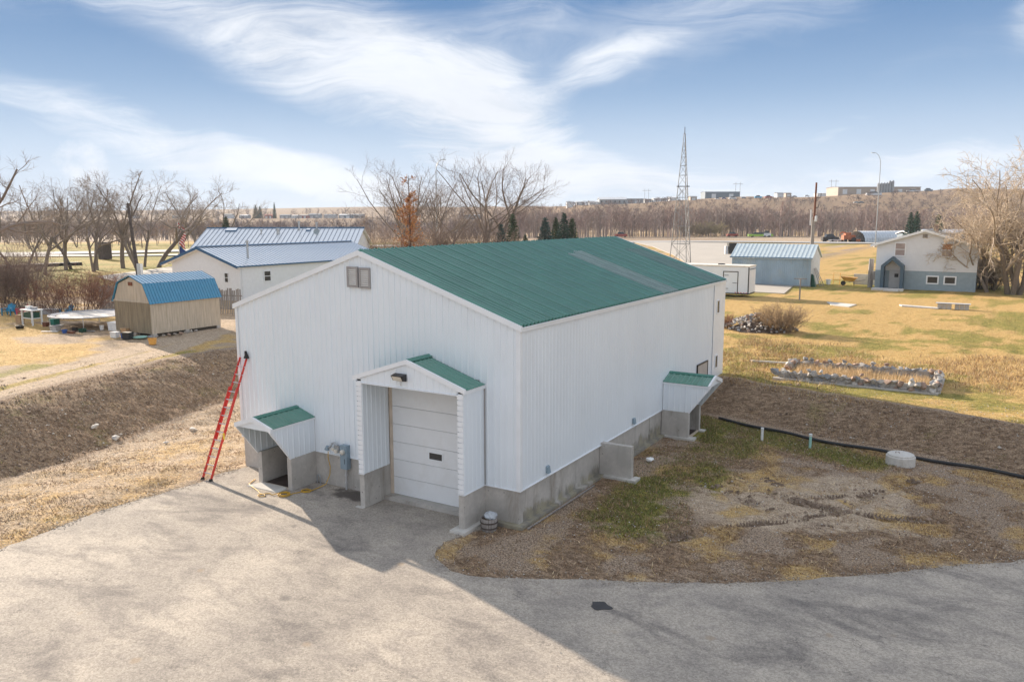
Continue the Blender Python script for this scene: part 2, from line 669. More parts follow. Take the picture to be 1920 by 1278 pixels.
def attr_mat(name, rough=0.85, trans=0.0, var=0.25, scale=8):
    """colour comes from a per-vertex colour attribute (each blade, leaf or twig has its own hue)"""
    m, nt, b = new_mat(name)
    a = N(nt, 'ShaderNodeAttribute', attribute_name='Col')
    n = noise_node(nt, scale, 3)
    f = maprange(nt, n.outputs['Fac'], 0.25, 0.75, 1 - var, 1 + var)
    c = mixc_(nt, 1.0, a.outputs['Color'], f, 'MULTIPLY')
    nt.links.new(c, b.inputs['Base Color'])
    b.inputs['Roughness'].default_value = rough
    b.inputs['Specular IOR Level'].default_value = 0.15
    return m


M['blade'] = attr_mat('grass_blades')
M['twig'] = attr_mat('twigs', 0.9, var=0.15)

# ------------------------------------------------------------------ terrain
LOW = np.array([(-18.5, -90), (-19.6, -2), (-21.8, 4.4), (-23, 11), (-19, 16.5), (-12.4, 17.6), (0, 16.8), (1.5, 16.2),
                (7, 14.9), (13.2, 13.3), (30, 9.5), (80, -5), (160, -40), (160, -90)])


def sdist(x, y, poly):
    """distance outside a polygon (0 inside)"""
    x = np.asarray(x, float)
    y = np.asarray(y, float)
    d = np.full(x.shape, 1e9)
    ins = np.zeros(x.shape, bool)
    k = len(poly)
    for i in range(k):
        ax, ay = poly[i]
        bx, by = poly[(i + 1) % k]
        ex, ey = bx - ax, by - ay
        t = np.clip(((x - ax) * ex + (y - ay) * ey) / (ex * ex + ey * ey), 0, 1)
        d = np.minimum(d, np.hypot(x - ax - t * ex, y - ay - t * ey))
        c = ((ay > y) != (by > y))
        with np.errstate(divide='ignore', invalid='ignore'):
            xi = ax + (y - ay) / (by - ay if by != ay else 1e-9) * ex
        ins ^= c & (x < xi)
    return np.where(ins, 0.0, d), ins, d


def seg_d(x, y, pts):
    d = np.full(np.shape(x), 1e9)
    for (ax, ay), (bx, by) in zip(pts[:-1], pts[1:]):
        ex, ey = bx - ax, by - ay
        t = np.clip(((x - ax) * ex + (y - ay) * ey) / (ex * ex + ey * ey), 0, 1)
        d = np.minimum(d, np.hypot(x - ax - t * ex, y - ay - t * ey))
    return d


DRIVE = [(-12.6, -60), (-11.75, -12), (-11.9, -9.0), (-12.0, -8.1), (-12.2, -7.0), (-12.35, -5.5), (-12.2, -3.6), (-11.95, -2.3), (-12.2, -1.5), (-12.0, -0.55),
         (-12.0, 0.3), (-0.5, 0.3), (-1.15, -1.15), (-1.28, -1.5), (-1.35, -2.0), (-1.25, -2.55), (-0.95, -3.05), (-0.1, -3.5), (0.9, -3.45), (2.1, -2.85), (4.5, -1.6),
         (6.9, -0.3), (9.2, 1.6), (13.1, 5.1), (22, 11.0), (40, 14), (80, 14), (80, -60)]
DRV = np.array(DRIVE)

# far relief: azimuth measured from the viewing direction of the yard, distances from the yard
_bx = np.array([-900, 0, 400, 600, 700, 850, 1000, 1100, 1250, 1400, 1560, 1700, 1800, 1920, 2600])
_by = np.array([392, 391, 389, 386, 385, 385, 384, 381, 374, 370, 372, 362, 357, 352, 345])


def far_z(x, y):
    dx = x - CAM_POS[0]
    dy = y - CAM_POS[1]
    fx, fy = math.sin(YAW), math.cos(YAW)
    dep = dx * fx + dy * fy
    lat = dx * math.cos(YAW) - dy * math.sin(YAW)
    front = ss(dep, 40, 120)
    q = 960 + 1497 * lat / np.maximum(dep, 1.0)
    q = np.clip(q, -900, 2600)
    B = np.interp(q, _bx, _by)
    t = ss(q, 820, 1080)
    rc = 2300 * (1 - t) + 820 * t
    foot = 900 * (1 - t) + 470 * t
    zc = 9.34 + (407 - B) / 1497.0 * rc
    val = -5.0 * ss(dep, 300, 430) * (1 - t) - 2.0 * ss(dep, 330, 400) * t
    terrace = 12.8 * ss(dep, 700, 900) * (1 - t)
    hill = (zc - terrace) * ss(dep, foot, rc) * (1 + 0.10 * (fbm(x, y, 260, 3, 5) - 0.5)) + 9 * (fbm(x, y, 150, 4, 2) - 0.5) * ss(dep, foot, rc) * t
    beyond = 0.003 * np.maximum(dep - rc, 0) * 0
    return (val + terrace + hill + beyond) * front


def zbase(x, y):
    """ground level without the small roughness"""
    x = np.asarray(x, float)
    y = np.asarray(y, float)
    d, ins, _ = sdist(x, y, LOW)
    w = 6.2 + (3.1 - 6.2) * ss(x, -14, 1)
    z = 1.3 * ss(d / w)
    swale = -0.42 * np.exp(-((x + 19.3 + 0.12 * (y + 2)) / 3.2) ** 2) * ss(x, -12.6, -15.5) * (1 - ss(y, 6, 14))
    far = far_z(x, y)
    near_damp = ss(np.hypot(x, y), 60, 200)
    return z + swale + far + 0.5 * (fbm(x, y, 60, 2, 9) - 0.5) * near_damp


def zone(x, y):
    """what grows where: green grass, straw/gold grass, bare tan dirt, dark litter (0..1 each)"""
    d, ins, dd = sdist(x, y, LOW)
    n1 = fbm(x, y, 4.0, 4, 1)
    n2 = fbm(x, y, 1.3, 4, 4)
    n3 = fbm(x, y, 11.0, 4, 8)
    green = np.zeros_like(x)
    gold = np.zeros_like(x)
    dirt = np.zeros_like(x)
    dark = np.zeros_like(x)
    right = ss(x, -6, -1)
    left = 1 - right
    # right lower yard
    low_r = right * ins
    gpts = [(1.2, 15.2), (2.6, 12), (2.4, 8.8), (2.6, 5), (2.7, 2.6)]
    gd = seg_d(x, y, gpts)
    green = np.maximum(green, low_r * (1 - ss(gd, 0.1, 2.6)) * (0.35 + 1.0 * ss(n2 + 0.4 * (n1 - 0.5), 0.38, 0.62)))
    green = np.maximum(green, low_r * (1 - ss(seg_d(x, y, [(2, 15.4), (5.2, 13.8), (8, 12.6)]), 0.3, 1.7)) * 0.9)
    gold = np.maximum(gold, low_r * (0.16 + 0.34 * ss(n2, 0.47, 0.68)))
    gold = np.maximum(gold, low_r * (1 - ss(np.hypot(x - 2.4, (y - 7.6)), 0.3, 1.6)) * 0.8)
    td = np.minimum(np.hypot((x - 5.6) / 2.4, (y - 6.0) / 2.9), np.hypot((x - 8.3) / 1.9, (y - 8.7) / 1.9))
    dirt = np.maximum(dirt, low_r * (1 - ss(td, 0.45, 1.25)) * 1.05)
    dirt = np.maximum(dirt, low_r * ss(n1, 0.56, 0.70) * 0.7)
    dark = np.maximum(dark, low_r * 0.8 * ss(fbm(x, y, 0.9, 4, 71), 0.40, 0.60))
    edge = seg_d(x, y, DRIVE[12:24])
    dark = np.maximum(dark, low_r * (1 - ss(edge, 0.1, 1.1)) * 0.6)
    dirt = np.maximum(dirt, low_r * (1 - ss(edge, 0.0, 0.8)) * 0.6 * ss(n2, 0.4, 0.6))
    # banks
    w = 6.2 + (3.1 - 6.2) * ss(x, -14, 1)
    bank = ss(d, 0.05, 0.6) * (1 - ss(d / w, 0.85, 1.06))
    nb_ = fbm(x, y, 1.7, 4, 91)
    dark = np.maximum(dark, bank * (0.58 + 0.5 * ss(nb_, 0.34, 0.60)))
    green = green * (1 - bank) + bank * 0.30 * ss(fbm(x, y, 1.1, 4, 97), 0.56, 0.72)
    gold = np.where(bank > 0.3, gold * 0.4 + 0.24 * bank * ss(n2, 0.46, 0.66), gold)
    dirt = np.where(bank > 0.3, 0.26 * ss(n1, 0.45, 0.65), dirt)
    # left lower strip: combed straw
    low_l = left * ins * ss(-x, 11.0, 12.4)
    gold = np.maximum(gold, low_l * (0.36 + 0.5 * (n2 - 0.5)) * (1 - 0.55 * ss(-x, 17.8, 21)))
    dirt = np.maximum(dirt, low_l * 0.75)
    dark = np.maximum(dark, low_l * ss(fbm(x * 0.35 + y * 0.9, y * 1.6 - x * 0.9, 1.4, 4, 6), 0.42, 0.60) * 0.95)
    # upper lawn, right and back
    up = ss(d / w, 0.98, 1.12)
    upr = up * ss(x, -24, -10)
    gold = np.maximum(gold, upr * (0.88 + 0.25 * (n1 - 0.5)))
    green = np.maximum(green, upr * ss(0.45 * n3 + 0.55 * n1 + 0.5 * (n2 - 0.5), 0.38, 0.62) * 0.58)
    dirt = np.maximum(dirt, upr * ss(fbm(x, y, 2.4, 4, 63), 0.50, 0.66) * 0.55)
    dark = np.maximum(dark, upr * ss(fbm(x, y, 5.0, 5, 61), 0.48, 0.66) * 0.62)
    dirt = np.maximum(dirt, upr * ss(n1 + 0.2 * n2, 0.66, 0.82) * 0.75)
    scrub = np.exp(-((y - 26.5 - 0.02 * x) / 1.6) ** 2) + np.exp(-((y - 31 + 0.3 * x) / 2.2) ** 2) * (x < 3)
    dark = np.maximum(dark, upr * scrub * 1.0 * ss(n2, 0.30, 0.55))
    dirt = np.maximum(dirt, upr * (1 - ss(seg_d(x, y, [(0.5, 21), (6, 19.6), (14, 17.8), (30, 13)]), 0.2, 1.3)) * 0.7)
    rough_c = (1 - ss(np.hypot((x - 2.0) / 5.5, (y - 26) / 8.5), 0.5, 1.1))
    dark = np.maximum(dark, upr * rough_c * ss(fbm(x, y, 1.5, 4, 95), 0.36, 0.56) * 0.85)
    # upper left yard
    upl = up * (1 - ss(x, -24, -10))
    trk = np.minimum(seg_d(x, y, [(-22, -14), (-26.9, -1.6), (-29.4, 5.3), (-31, 9.5), (-34.5, 16), (-40, 23)]), seg_d(x, y, [(-25.5, -14), (-29.8, -1), (-32.2, 6.3), (-34.5, 12), (-37, 17)]))
    trkf = 1 - ss(trk, 0.35, 1.35)
    gold = np.maximum(gold, upl * (0.25 + 0.5 * ss(n1, 0.4, 0.6)))
    dirt = np.maximum(dirt, upl * 0.45)
    green = np.maximum(green, upl * ss(n3 + 0.3 * (n2 - 0.5), 0.38, 0.58) * 0.55)
    dark = np.maximum(dark, upl * ss(n1, 0.5, 0.68) * 0.6)
    dirt = np.maximum(dirt, upl * trkf * 1.2)
    gold = gold * (1 - upl * trkf)
    green = green * (1 - upl * trkf)
    yard = ss(y, 9.5, 12) * (1 - ss(y, 24, 27)) * ss(x, -62, -55) * (1 - ss(x, -34, -30))
    dark = np.maximum(dark, upl * yard * 0.65)
    green *= (1 - upl * yard)
    # the park-like lawn under the left trees: strong gold-green
    park = up * ss(-x, 70, 90) * ss(y, 20, 30)
    gold = np.maximum(gold, park * 0.9)
    green = np.maximum(green, park * (0.45 + 0.5 * ss(n3, 0.4, 0.6)))
    dark = dark * (1 - park)
    for a in (green, gold, dirt, dark):
        np.clip(a, 0, 1.2, out=a)
    return green, gold, dirt, dark


def axis(lo, hi, step, out_lo, out_hi, g=1.07):
    a = list(np.arange(lo, hi + 1e-6, step))
    s = step
    p = hi
    while p < out_hi:
        s *= g
        p += s
        a.append(p)
    s = step
    p = lo
    b = []
    while p > out_lo:
        s *= g
        p -= s
        b.append(p)
    return np.array(b[::-1] + a)


XS = axis(-31, 15, 0.22, -5200, 3200)
YS = axis(-12, 27, 0.22, -260, 6500)
GX, GY = np.meshgrid(XS, YS)
gx = GX.ravel()
gy = GY.ravel()
zb = zbase(gx, gy)
gr, go, di, da = zone(gx, gy)
_dd, _dins, _de = sdist(gx, gy, DRV)
off_drive = np.where(_dins, 0.0, ss(_de, 0.0, 0.5))
rough = (fbm(gx, gy, 0.8, 4, 3) - 0.5) * (0.07 + 0.26 * da + 0.03 * go) + (fbm(gx, gy, 3.0, 3, 7) - 0.5) * 0.12
tr = np.minimum(seg_d(gx, gy, [(3.6, 6.9), (6.1, 5.4), (8.0, 6.0), (8.6, 8.0), (9.4, 10.2), (10.2, 11.5)]),
                np.minimum(seg_d(gx, gy, [(4.4, 7.6), (7.0, 6.6), (9.6, 6.5), (12, 7.5)]), seg_d(gx, gy, [(4.0, 1.2), (5.2, 3.2), (7.2, 5.2)])))
rut = np.exp(-(tr / 0.24) ** 2)
da = np.maximum(da, np.exp(-(tr / 0.42) ** 2) * 0.8 * (0.6 + 0.8 * (fbm(gx, gy, 0.5, 3, 81))))
inside_b = (gx > -12.4) & (gx < 0.3) & (gy > -0.3) & (gy < 21.2)
damp = ss(np.hypot(gx, gy), 90, 40)
zg = zb + np.where(inside_b, 0, rough) * off_drive * (0.35 + 0.65 * damp) - 0.11 * rut * off_drive * (0.5 + fbm(gx, gy, 0.5, 2, 83)) + 0.07 * np.exp(-((tr - 0.42) / 0.15) ** 2) * off_drive
zg = zg - 0.05 * (_dins & (gy < 0.3))
ny_, nx_ = GX.shape
idx = np.arange(nx_ * ny_).reshape(ny_, nx_)
quads = np.stack([idx[:-1, :-1], idx[:-1, 1:], idx[1:, 1:], idx[1:, :-1]], -1).reshape(-1, 4)


da = np.clip(da, 0, 1.2)


def ground_material():
    m, nt, b = new_mat('ground_soil_and_grass')
    t = N(nt, 'ShaderNodeTexCoord').outputs['Object']
    za = N(nt, 'ShaderNodeAttribute', attribute_name='Zone')
    sp = N(nt, 'ShaderNodeSeparateColor')
    nt.links.new(za.outputs['Color'], sp.inputs[0])
    g, o, d = sp.outputs[0], sp.outputs[1], sp.outputs[2]
    k = za.outputs['Alpha']
    fine = noise_node(nt, 7.0, 8, 0.72, vec=t)
    mid = noise_node(nt, 1.4, 7, 0.65, vec=t)
    fine2 = noise_node(nt, 22.0, 5, 0.7, vec=t)
    comb = noise_node(nt, 3.0, 6, 0.7, vec=t, stretch=(1.0, 2.6, 1.0), dist=0.5)
    nn = m_(nt, 'ADD', m_(nt, 'MULTIPLY', fine.outputs['Fac'], 0.55), m_(nt, 'MULTIPLY', mid.outputs['Fac'], 0.45))
    c = mixc_(nt, maprange(nt, fine2.outputs['Fac'], 0.35, 0.65), (0.225, 0.165, 0.115), (0.40, 0.305, 0.225))

    def layer(c, msk, lo, hi, ca, cb, soft=0.16, n=None):
        thr = m_(nt, 'SUBTRACT', m_(nt, 'ADD', msk, n or nn), 0.5)
        f = maprange(nt, thr, 0.42 - soft, 0.42 + soft)
        col = mixc_(nt, maprange(nt, comb.outputs['Fac'], 0.36, 0.64), ca, cb)
        return mixc_(nt, f, c, col)

    c = layer(c, k, 0, 1, (0.165, 0.112, 0.074), (0.36, 0.258, 0.172))
    c = layer(c, d, 0, 1, (0.36, 0.272, 0.19), (0.52, 0.41, 0.30))
    c = layer(c, o, 0, 1, (0.42, 0.26, 0.095), (0.57, 0.40, 0.175), 0.22)
    c = layer(c, g, 0, 1, (0.15, 0.15, 0.042), (0.34, 0.285, 0.080), 0.24)
    # scattered pale pebbles and litter
    v = N(nt, 'ShaderNodeTexVoronoi')
    v.inputs['Scale'].default_value = 5.5
    nt.links.new(t, v.inputs['Vector'])
    pe = maprange(nt, v.outputs['Distance'], 0.07, 0.10, 0.6, 0)
    c = mixc_(nt, m_(nt, 'MULTIPLY', pe, maprange(nt, mid.outputs['Fac'], 0.45, 0.6)), c, (0.42, 0.39, 0.36))
    ff = maprange(nt, fine2.outputs['Fac'], 0.3, 0.7, 0.55, 1.42)
    c = mixc_(nt, 1.0, c, ff, 'MULTIPLY')
    nt.links.new(c, b.inputs['Base Color'])
    b.inputs['Roughness'].default_value = 0.95
    b.inputs['Specular IOR Level'].default_value = 0.1
    bump(nt, b, m_(nt, 'ADD', fine.outputs['Fac'], m_(nt, 'MULTIPLY', fine2.outputs['Fac'], 0.5)), 0.6, 0.10)
    return m


# beyond the yards: fields, tracks and slopes
DEP = (gx - CAM_POS[0]) * math.sin(YAW) + (gy - CAM_POS[1]) * math.cos(YAW)
LAT = (gx - CAM_POS[0]) * math.cos(YAW) - (gy - CAM_POS[1]) * math.sin(YAW)
farm = ss(DEP, 240, 300)
nf = fbm(gx, gy, 90, 4, 12)
nf2 = fbm(gx, gy, 35, 4, 15)
gr = gr * (1 - farm) + farm * 0.12 * ss(nf2, 0.55, 0.7)
go = go * (1 - farm) + farm * (0.05 + 0.35 * ss(nf, 0.45, 0.6))
di = di * (1 - farm) + farm * (0.3 + 0.5 * ss(nf2, 0.45, 0.6))
da = da * (1 - farm) + farm * (0.6 + 0.5 * ss(nf, 0.40, 0.56)) * ss(DEP, 380, 480)
_l = ss(DEP, 480, 700)
go = go * (1 - 0.8 * _l)
di = di * (1 - 0.6 * _l)
da = np.maximum(da, 0.95 * _l)
ground_me = mesh_np('ground', np.stack([gx, gy, zg], -1), quads, ground_material(), smooth=True)
vcol(ground_me, 'Zone', np.stack([gr, go, di, np.clip(da, 0, 1)], -1))
ground = bpy.data.objects.new('ground', ground_me)
COL.objects.link(ground)
tag(ground, kind='structure')


def gz(x, y):
    return float(zbase(np.array([x]), np.array([y]))[0])


def sheet(name, poly, material, lift=0.02, step=0.4, jitter=0.0, zfun=None, kind='structure'):
    """a thin paved sheet following the ground inside a polygon"""
    P = []
    k = len(poly)
    for i in range(k):
        a = np.array(poly[i])
        b = np.array(poly[(i + 1) % k])
        n = max(1, int(np.hypot(*(b - a)) / step))
        n = min(n, 160)
        for j in range(n):
            p = a + (b - a) * j / n
            P.append(p)
    P = np.array(P)
    if jitter:
        P = P + jitter * (np.stack([fbm(P[:, 0], P[:, 1], 0.7, 4, 21), fbm(P[:, 0], P[:, 1], 0.7, 4, 25)], -1) - 0.5) * 2
    bm = bmesh.new()
    vs = [bm.verts.new((p[0], p[1], 0)) for p in P]
    bm.faces.new(vs)
    bmesh.ops.triangulate(bm, faces=bm.faces[:])
    if zfun is None:
        zfun = zbase
    co = np.array([(v.co.x, v.co.y) for v in bm.verts])
    zz = zfun(co[:, 0], co[:, 1]) + lift
    for v, z in zip(bm.verts, zz):
        v.co.z = z
    # skirt so that the edge has thickness
    e = [e for e in bm.edges if e.is_boundary]
    r = bmesh.ops.extrude_edge_only(bm, edges=e)
    for v in [g for g in r['geom'] if isinstance(g, bmesh.types.BMVert)]:
        v.co.z -= 0.12
    bmesh.ops.recalc_face_normals(bm, faces=bm.faces)
    me = bpy.data.meshes.new(name)
    bm.to_mesh(me)
    bm.free()
    me.materials.append(material)
    o = bpy.data.objects.new(name, me)
    COL.objects.link(o)
    if kind:
        o['kind'] = kind
    return o


def asphalt_material():
    m, nt, b = new_mat('worn_gravelly_asphalt')
    t = N(nt, 'ShaderNodeTexCoord').outputs['Object']
    agg = N(nt, 'ShaderNodeTexVoronoi')
    agg.inputs['Scale'].default_value = 26
    nt.links.new(t, agg.inputs['Vector'])
    agg2 = noise_node(nt, 45, 4, 0.7, vec=t)
    big = noise_node(nt, 0.28, 6, 0.55, vec=t, dist=0.3)
    mid = noise_node(nt, 1.1, 7, 0.65, vec=t, stretch=(1, 1.5, 1), dist=0.6)
    st = noise_node(nt, 0.42, 6, 0.62, vec=t, stretch=(0.7, 1.7, 1), dist=0.7)
    c = mixc_(nt, maprange(nt, big.outputs['Fac'], 0.32, 0.66), (0.335, 0.297, 0.255), (0.465, 0.408, 0.340))
    c = mixc_(nt, maprange(nt, mid.outputs['Fac'], 0.42, 0.68, 0, 0.6), c, (0.25, 0.222, 0.198))
    c = mixc_(nt, maprange(nt, st.outputs['Fac'], 0.50, 0.70, 0, 0.75), c, (0.17, 0.152, 0.140))
    sc = N(nt, 'ShaderNodeSeparateColor')
    nt.links.new(agg.outputs['Color'], sc.inputs[0])
    sp = maprange(nt, sc.outputs[0], 0.0, 1.0, 0.80, 1.20, False)
    c = mixc_(nt, 1.0, c, sp, 'MULTIPLY')
    c = mixc_(nt, 1.0, c, maprange(nt, agg2.outputs['Fac'], 0.3, 0.7, 0.84, 1.16), 'MULTIPLY')
    w = noise_node(nt, 2.2, 3, vec=t)
    # worn wheel paths sweeping from the door towards the road
    sxy = N(nt, 'ShaderNodeSeparateXYZ')
    nt.links.new(t, sxy.inputs[0])
    arc = m_(nt, 'SUBTRACT', m_(nt, 'ADD', sxy.outputs[0], m_(nt, 'MULTIPLY', sxy.outputs[1], 0.10)), m_(nt, 'MULTIPLY', m_(nt, 'MULTIPLY', sxy.outputs[1], sxy.outputs[1]), 0.022))
    arc = m_(nt, 'ADD', arc, m_(nt, 'MULTIPLY', mid.outputs['Fac'], 0.5))
    for cx_, amt in ((-4.0, 0.34), (-2.2, 0.30), (-8.6, 0.24)):
        dd = m_(nt, 'ABSOLUTE', m_(nt, 'SUBTRACT', arc, cx_))
        wf_ = m_(nt, 'MULTIPLY', maprange(nt, dd, 0.15, 0.75, amt, 0), maprange(nt, big.outputs['Fac'], 0.35, 0.6))
        c = mixc_(nt, wf_, c, (0.215, 0.19, 0.175))
    # a few oil spots and rust-coloured marks with shapes of their own
    v = N(nt, 'ShaderNodeTexVoronoi')
    v.inputs['Scale'].default_value = 0.35
    nt.links.new(t, v.inputs['Vector'])
    spot = maprange(nt, m_(nt, 'ADD', v.outputs['Distance'], m_(nt, 'MULTIPLY', w.outputs['Fac'], 0.12)), 0.085, 0.14, 0.55, 0)
    c = mixc_(nt, spot, c, (0.10, 0.092, 0.09))
    v2 = N(nt, 'ShaderNodeTexVoronoi')
    v2.inputs['Scale'].default_value = 0.62
    nt.links.new(t, v2.inputs['Vector'])
    spot2 = maprange(nt, m_(nt, 'ADD', v2.outputs['Distance'], m_(nt, 'MULTIPLY', w.outputs['Fac'], 0.16)), 0.11, 0.18, 0.5, 0)
    c = mixc_(nt, spot2, c, (0.36, 0.27, 0.18))
    # dark damp stain between the canopy and the portal
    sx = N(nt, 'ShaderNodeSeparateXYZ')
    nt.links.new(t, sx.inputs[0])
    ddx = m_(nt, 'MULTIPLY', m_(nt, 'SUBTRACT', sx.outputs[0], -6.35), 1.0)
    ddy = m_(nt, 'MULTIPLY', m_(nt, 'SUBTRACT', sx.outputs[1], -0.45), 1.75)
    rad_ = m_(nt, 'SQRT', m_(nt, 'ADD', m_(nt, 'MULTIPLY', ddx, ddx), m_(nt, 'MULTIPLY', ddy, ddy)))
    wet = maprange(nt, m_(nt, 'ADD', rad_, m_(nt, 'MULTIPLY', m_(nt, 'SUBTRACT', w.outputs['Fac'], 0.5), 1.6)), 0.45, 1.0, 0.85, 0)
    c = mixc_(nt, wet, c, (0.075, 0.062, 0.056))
    # hairline cracks
    cr = N(nt, 'ShaderNodeTexVoronoi', feature='DISTANCE_TO_EDGE')
    cr.inputs['Scale'].default_value = 0.17
    wv = N(nt, 'ShaderNodeVectorMath', operation='ADD')
    wn_ = noise_node(nt, 0.9, 5, 0.7, vec=t)
    ws = N(nt, 'ShaderNodeVectorMath', operation='SCALE')
    nt.links.new(wn_.outputs['Color'], ws.inputs[0])
    ws.inputs['Scale'].default_value = 2.4
    nt.links.new(t, wv.inputs[0])
    nt.links.new(ws.outputs[0], wv.inputs[1])
    nt.links.new(wv.outputs[0], cr.inputs['Vector'])
    ck = m_(nt, 'MULTIPLY', maprange(nt, cr.outputs['Distance'], 0.0015, 0.005, 0.5, 0), maprange(nt, w.outputs['Fac'], 0.47, 0.60))
    c = mixc_(nt, ck, c, (0.09, 0.08, 0.075))
    nt.links.new(c, b.inputs['Base Color'])
    b.inputs['Roughness'].default_value = 0.92
    b.inputs['Specular IOR Level'].default_value = 0.2
    bump(nt, b, m_(nt, 'ADD', sc.outputs[0], agg2.outputs['Fac']), 0.5, 0.012)
    return m


M['asphalt'] = asphalt_material()
M['gravel_road'] = mat('pale_road_surface', (0.36, 0.35, 0.335), 0.9, var=0.1, scale=0.3)
M['pad'] = mat('pale_drive_surface', (0.40, 0.365, 0.32), 0.9, var=0.08, scale=0.2)
sheet('driveway', DRIVE, M['asphalt'], 0.025, 0.13, 0.17)
_pm = MB()
_pts = [(4.2 + 0.26 * math.cos(a) * (1 + 0.25 * math.sin(3 * a + 1)), -3.3 + 0.20 * math.sin(a) * (1 + 0.2 * math.cos(4 * a)), 0.031) for a in np.linspace(0, 2 * math.pi, 22, endpoint=False)]
_pm.prism(_pts, (0, 0, 0.006))
tag(_pm.build('asphalt_patch', M['asphalt_dark']), kind='structure')
road_l = [(-420, -110), (-176, 86), (-130, 172), (-97, 232), (-60, 248), (-20, 252), (60, 262), (400, 290)]


def strip(name, pts, wid, material, lift=0.05, zf=None):
    pts = np.array(pts, float)
    # resample
    L = []
    for a, b in zip(pts[:-1], pts[1:]):
        n = max(2, int(np.hypot(*(b - a)) / 12))
        for j in range(n):
            L.append(a + (b - a) * j / n)
    L.append(pts[-1])
    L = np.array(L)
    for _ in range(6):
        L[1:-1] = (L[:-2] + 2 * L[1:-1] + L[2:]) / 4
    t = np.gradient(L, axis=0)
    t /= np.linalg.norm(t, axis=1)[:, None]
    nrm = np.stack([-t[:, 1], t[:, 0]], -1)
    A = L + nrm * wid / 2
    B = L - nrm * wid / 2
    za = (zf or zbase)(L[:, 0], L[:, 1]) + lift
    vs = np.concatenate([np.column_stack([A, za]), np.column_stack([B, za])])
    n = len(L)
    fs = np.array([(i, i + 1, n + i + 1, n + i) for i in range(n - 1)])
    me = mesh_np(name, vs, fs, material)
    o = bpy.data.objects.new(name, me)
    COL.objects.link(o)
    o['kind'] = 'structure'
    return o


strip('road', road_l, 15, M['gravel_road'], 0.22)
strip('road_branch', [(-300, 20), (-190, 62), (-150, 88), (-118, 120)], 8, M['gravel_road'], 0.20)
sheet('side_drive', [(-90, 226), (-60, 232), (-27, 129), (-10, 92), (-13, 86), (-24, 92), (-33, 113), (-48, 147), (-71, 194)], M['pad'], 0.18, 8)
sheet('house_drive', [(-94, 45), (-103, 61), (-107, 68), (-90, 60), (-72, 48), (-66, 40), (-76, 38)], M['pad'], 0.22, 4)
sheet('garage_pad', [(-16, 77.4), (-8.2, 77.4), (-7.0, 67.2), (-14, 67.7)], M['pad'], 0.09, 2)

# ------------------------------------------------------------------ the metal building
W_, L_ = 12.23, 20.84
ZB = 1.2
SL = 0.3377
RZ = 8.27
XM = -W_ / 2


def roof_z(x):
    return RZ - SL * abs(x - XM)


def rib_offsets(width, pitch=0.2286, rb=0.034, rt=0.012, h=0.019, first_h=0.024):
    if h > 0.03:
        rb, rt = 0.056, 0.020
    """profile of one ribbed steel sheet: list of (offset, height)"""
    out = []
    n = max(1, int(round(width / pitch)))
    p = width / n
    for i in range(n):
        c = i * p
        hh = first_h if i == 0 else h
        out += [(c - rb, 0), (c - rt, hh), (c + rt, hh), (c + rb, 0)]
    out.append((width - rb, 0))
    return out


def rib_sheet(name, o, u, v, n, width, v0, v1, material, parent, pitch=0.2286, h=0.019, brk=()):
    """o: corner, u: across, v: along, n: outward normal; v0, v1: start and end along v as functions of the offset"""
    o, u, v, n = Vector(o), Vector(u), Vector(v), Vector(n)
    prof = rib_offsets(width, pitch, h=h, first_h=h * 1.3)
    for t in brk:
        if 0 < t < width:
            hh = float(np.interp(t, [p[0] for p in prof], [p[1] for p in prof]))
            prof.append((t, hh))
    prof.sort(key=lambda p: p[0])
    mb = MB()
    a = []
    b = []
    for t, hh in prof:
        f0 = v0(t) if callable(v0) else v0
        f1 = v1(t) if callable(v1) else v1
        a.append(o + u * t + v * f0 + n * hh)
        b.append(o + u * t + v * f1 + n * hh)
    k = len(prof)
    mb.add(a + b, [(i, i + 1, k + i + 1, k + i) for i in range(k - 1)])
    me_o = mb.build(name, material, parent)
    return me_o


bld = thing('metal_shop_building', 'large white ribbed steel shop building with a green metal roof on concrete walls', 'building', (XM, 0, 0))
# foundation -------------------------------------------------
fw = MB()
fw.box(-W_ + 0.05, -5.17, 0.02, 0.27, -0.4, ZB)
fw.build('foundation_wall', M['concrete'], bld)
fw = MB()
fw.box(-W_ + 0.05, -0.05, L_ - 0.27, L_ - 0.02, -0.4, ZB + 0.3)
fw.build('foundation_wall', M['concrete'], bld)
fw = MB()
fw.box(-W_ + 0.05, -W_ + 0.30, 0.27, L_ - 0.27, -0.4, ZB)
fw.build('foundation_wall', M['concrete'], bld)
fw = MB()
fw.box(-1.47, -0.05, 0.02, 0.27, -0.4, ZB)
fw.build('foundation_wall', M['concrete'], bld)
fr = MB()
fr.box(-0.30, -0.05, 0.27, L_ - 0.27, -0.4, ZB)
# vertical form joints standing slightly proud
for y in (2.1, 3.9, 7.4, 9.2, 10.9):
    fr.box(-0.05, -0.043, y - 0.012, y + 0.012, -0.1, ZB - 0.02)
fr.box(-0.05, -0.02, 10.72, 10.86, -0.1, ZB)
fr.build('foundation_side_wall', M['concrete_moss'], bld)
ft = MB()
ft.box(-1.25, 0.16, -0.19, 0.02, -0.3, 0.115)
ft.box(-0.05, 0.16, 0.02, 5.78, -0.3, 0.10)
ft.box(-0.05, 0.16, 6.05, 12.0, -0.3, 0.10)
ft.build('footing', M['concrete_moss'], bld)

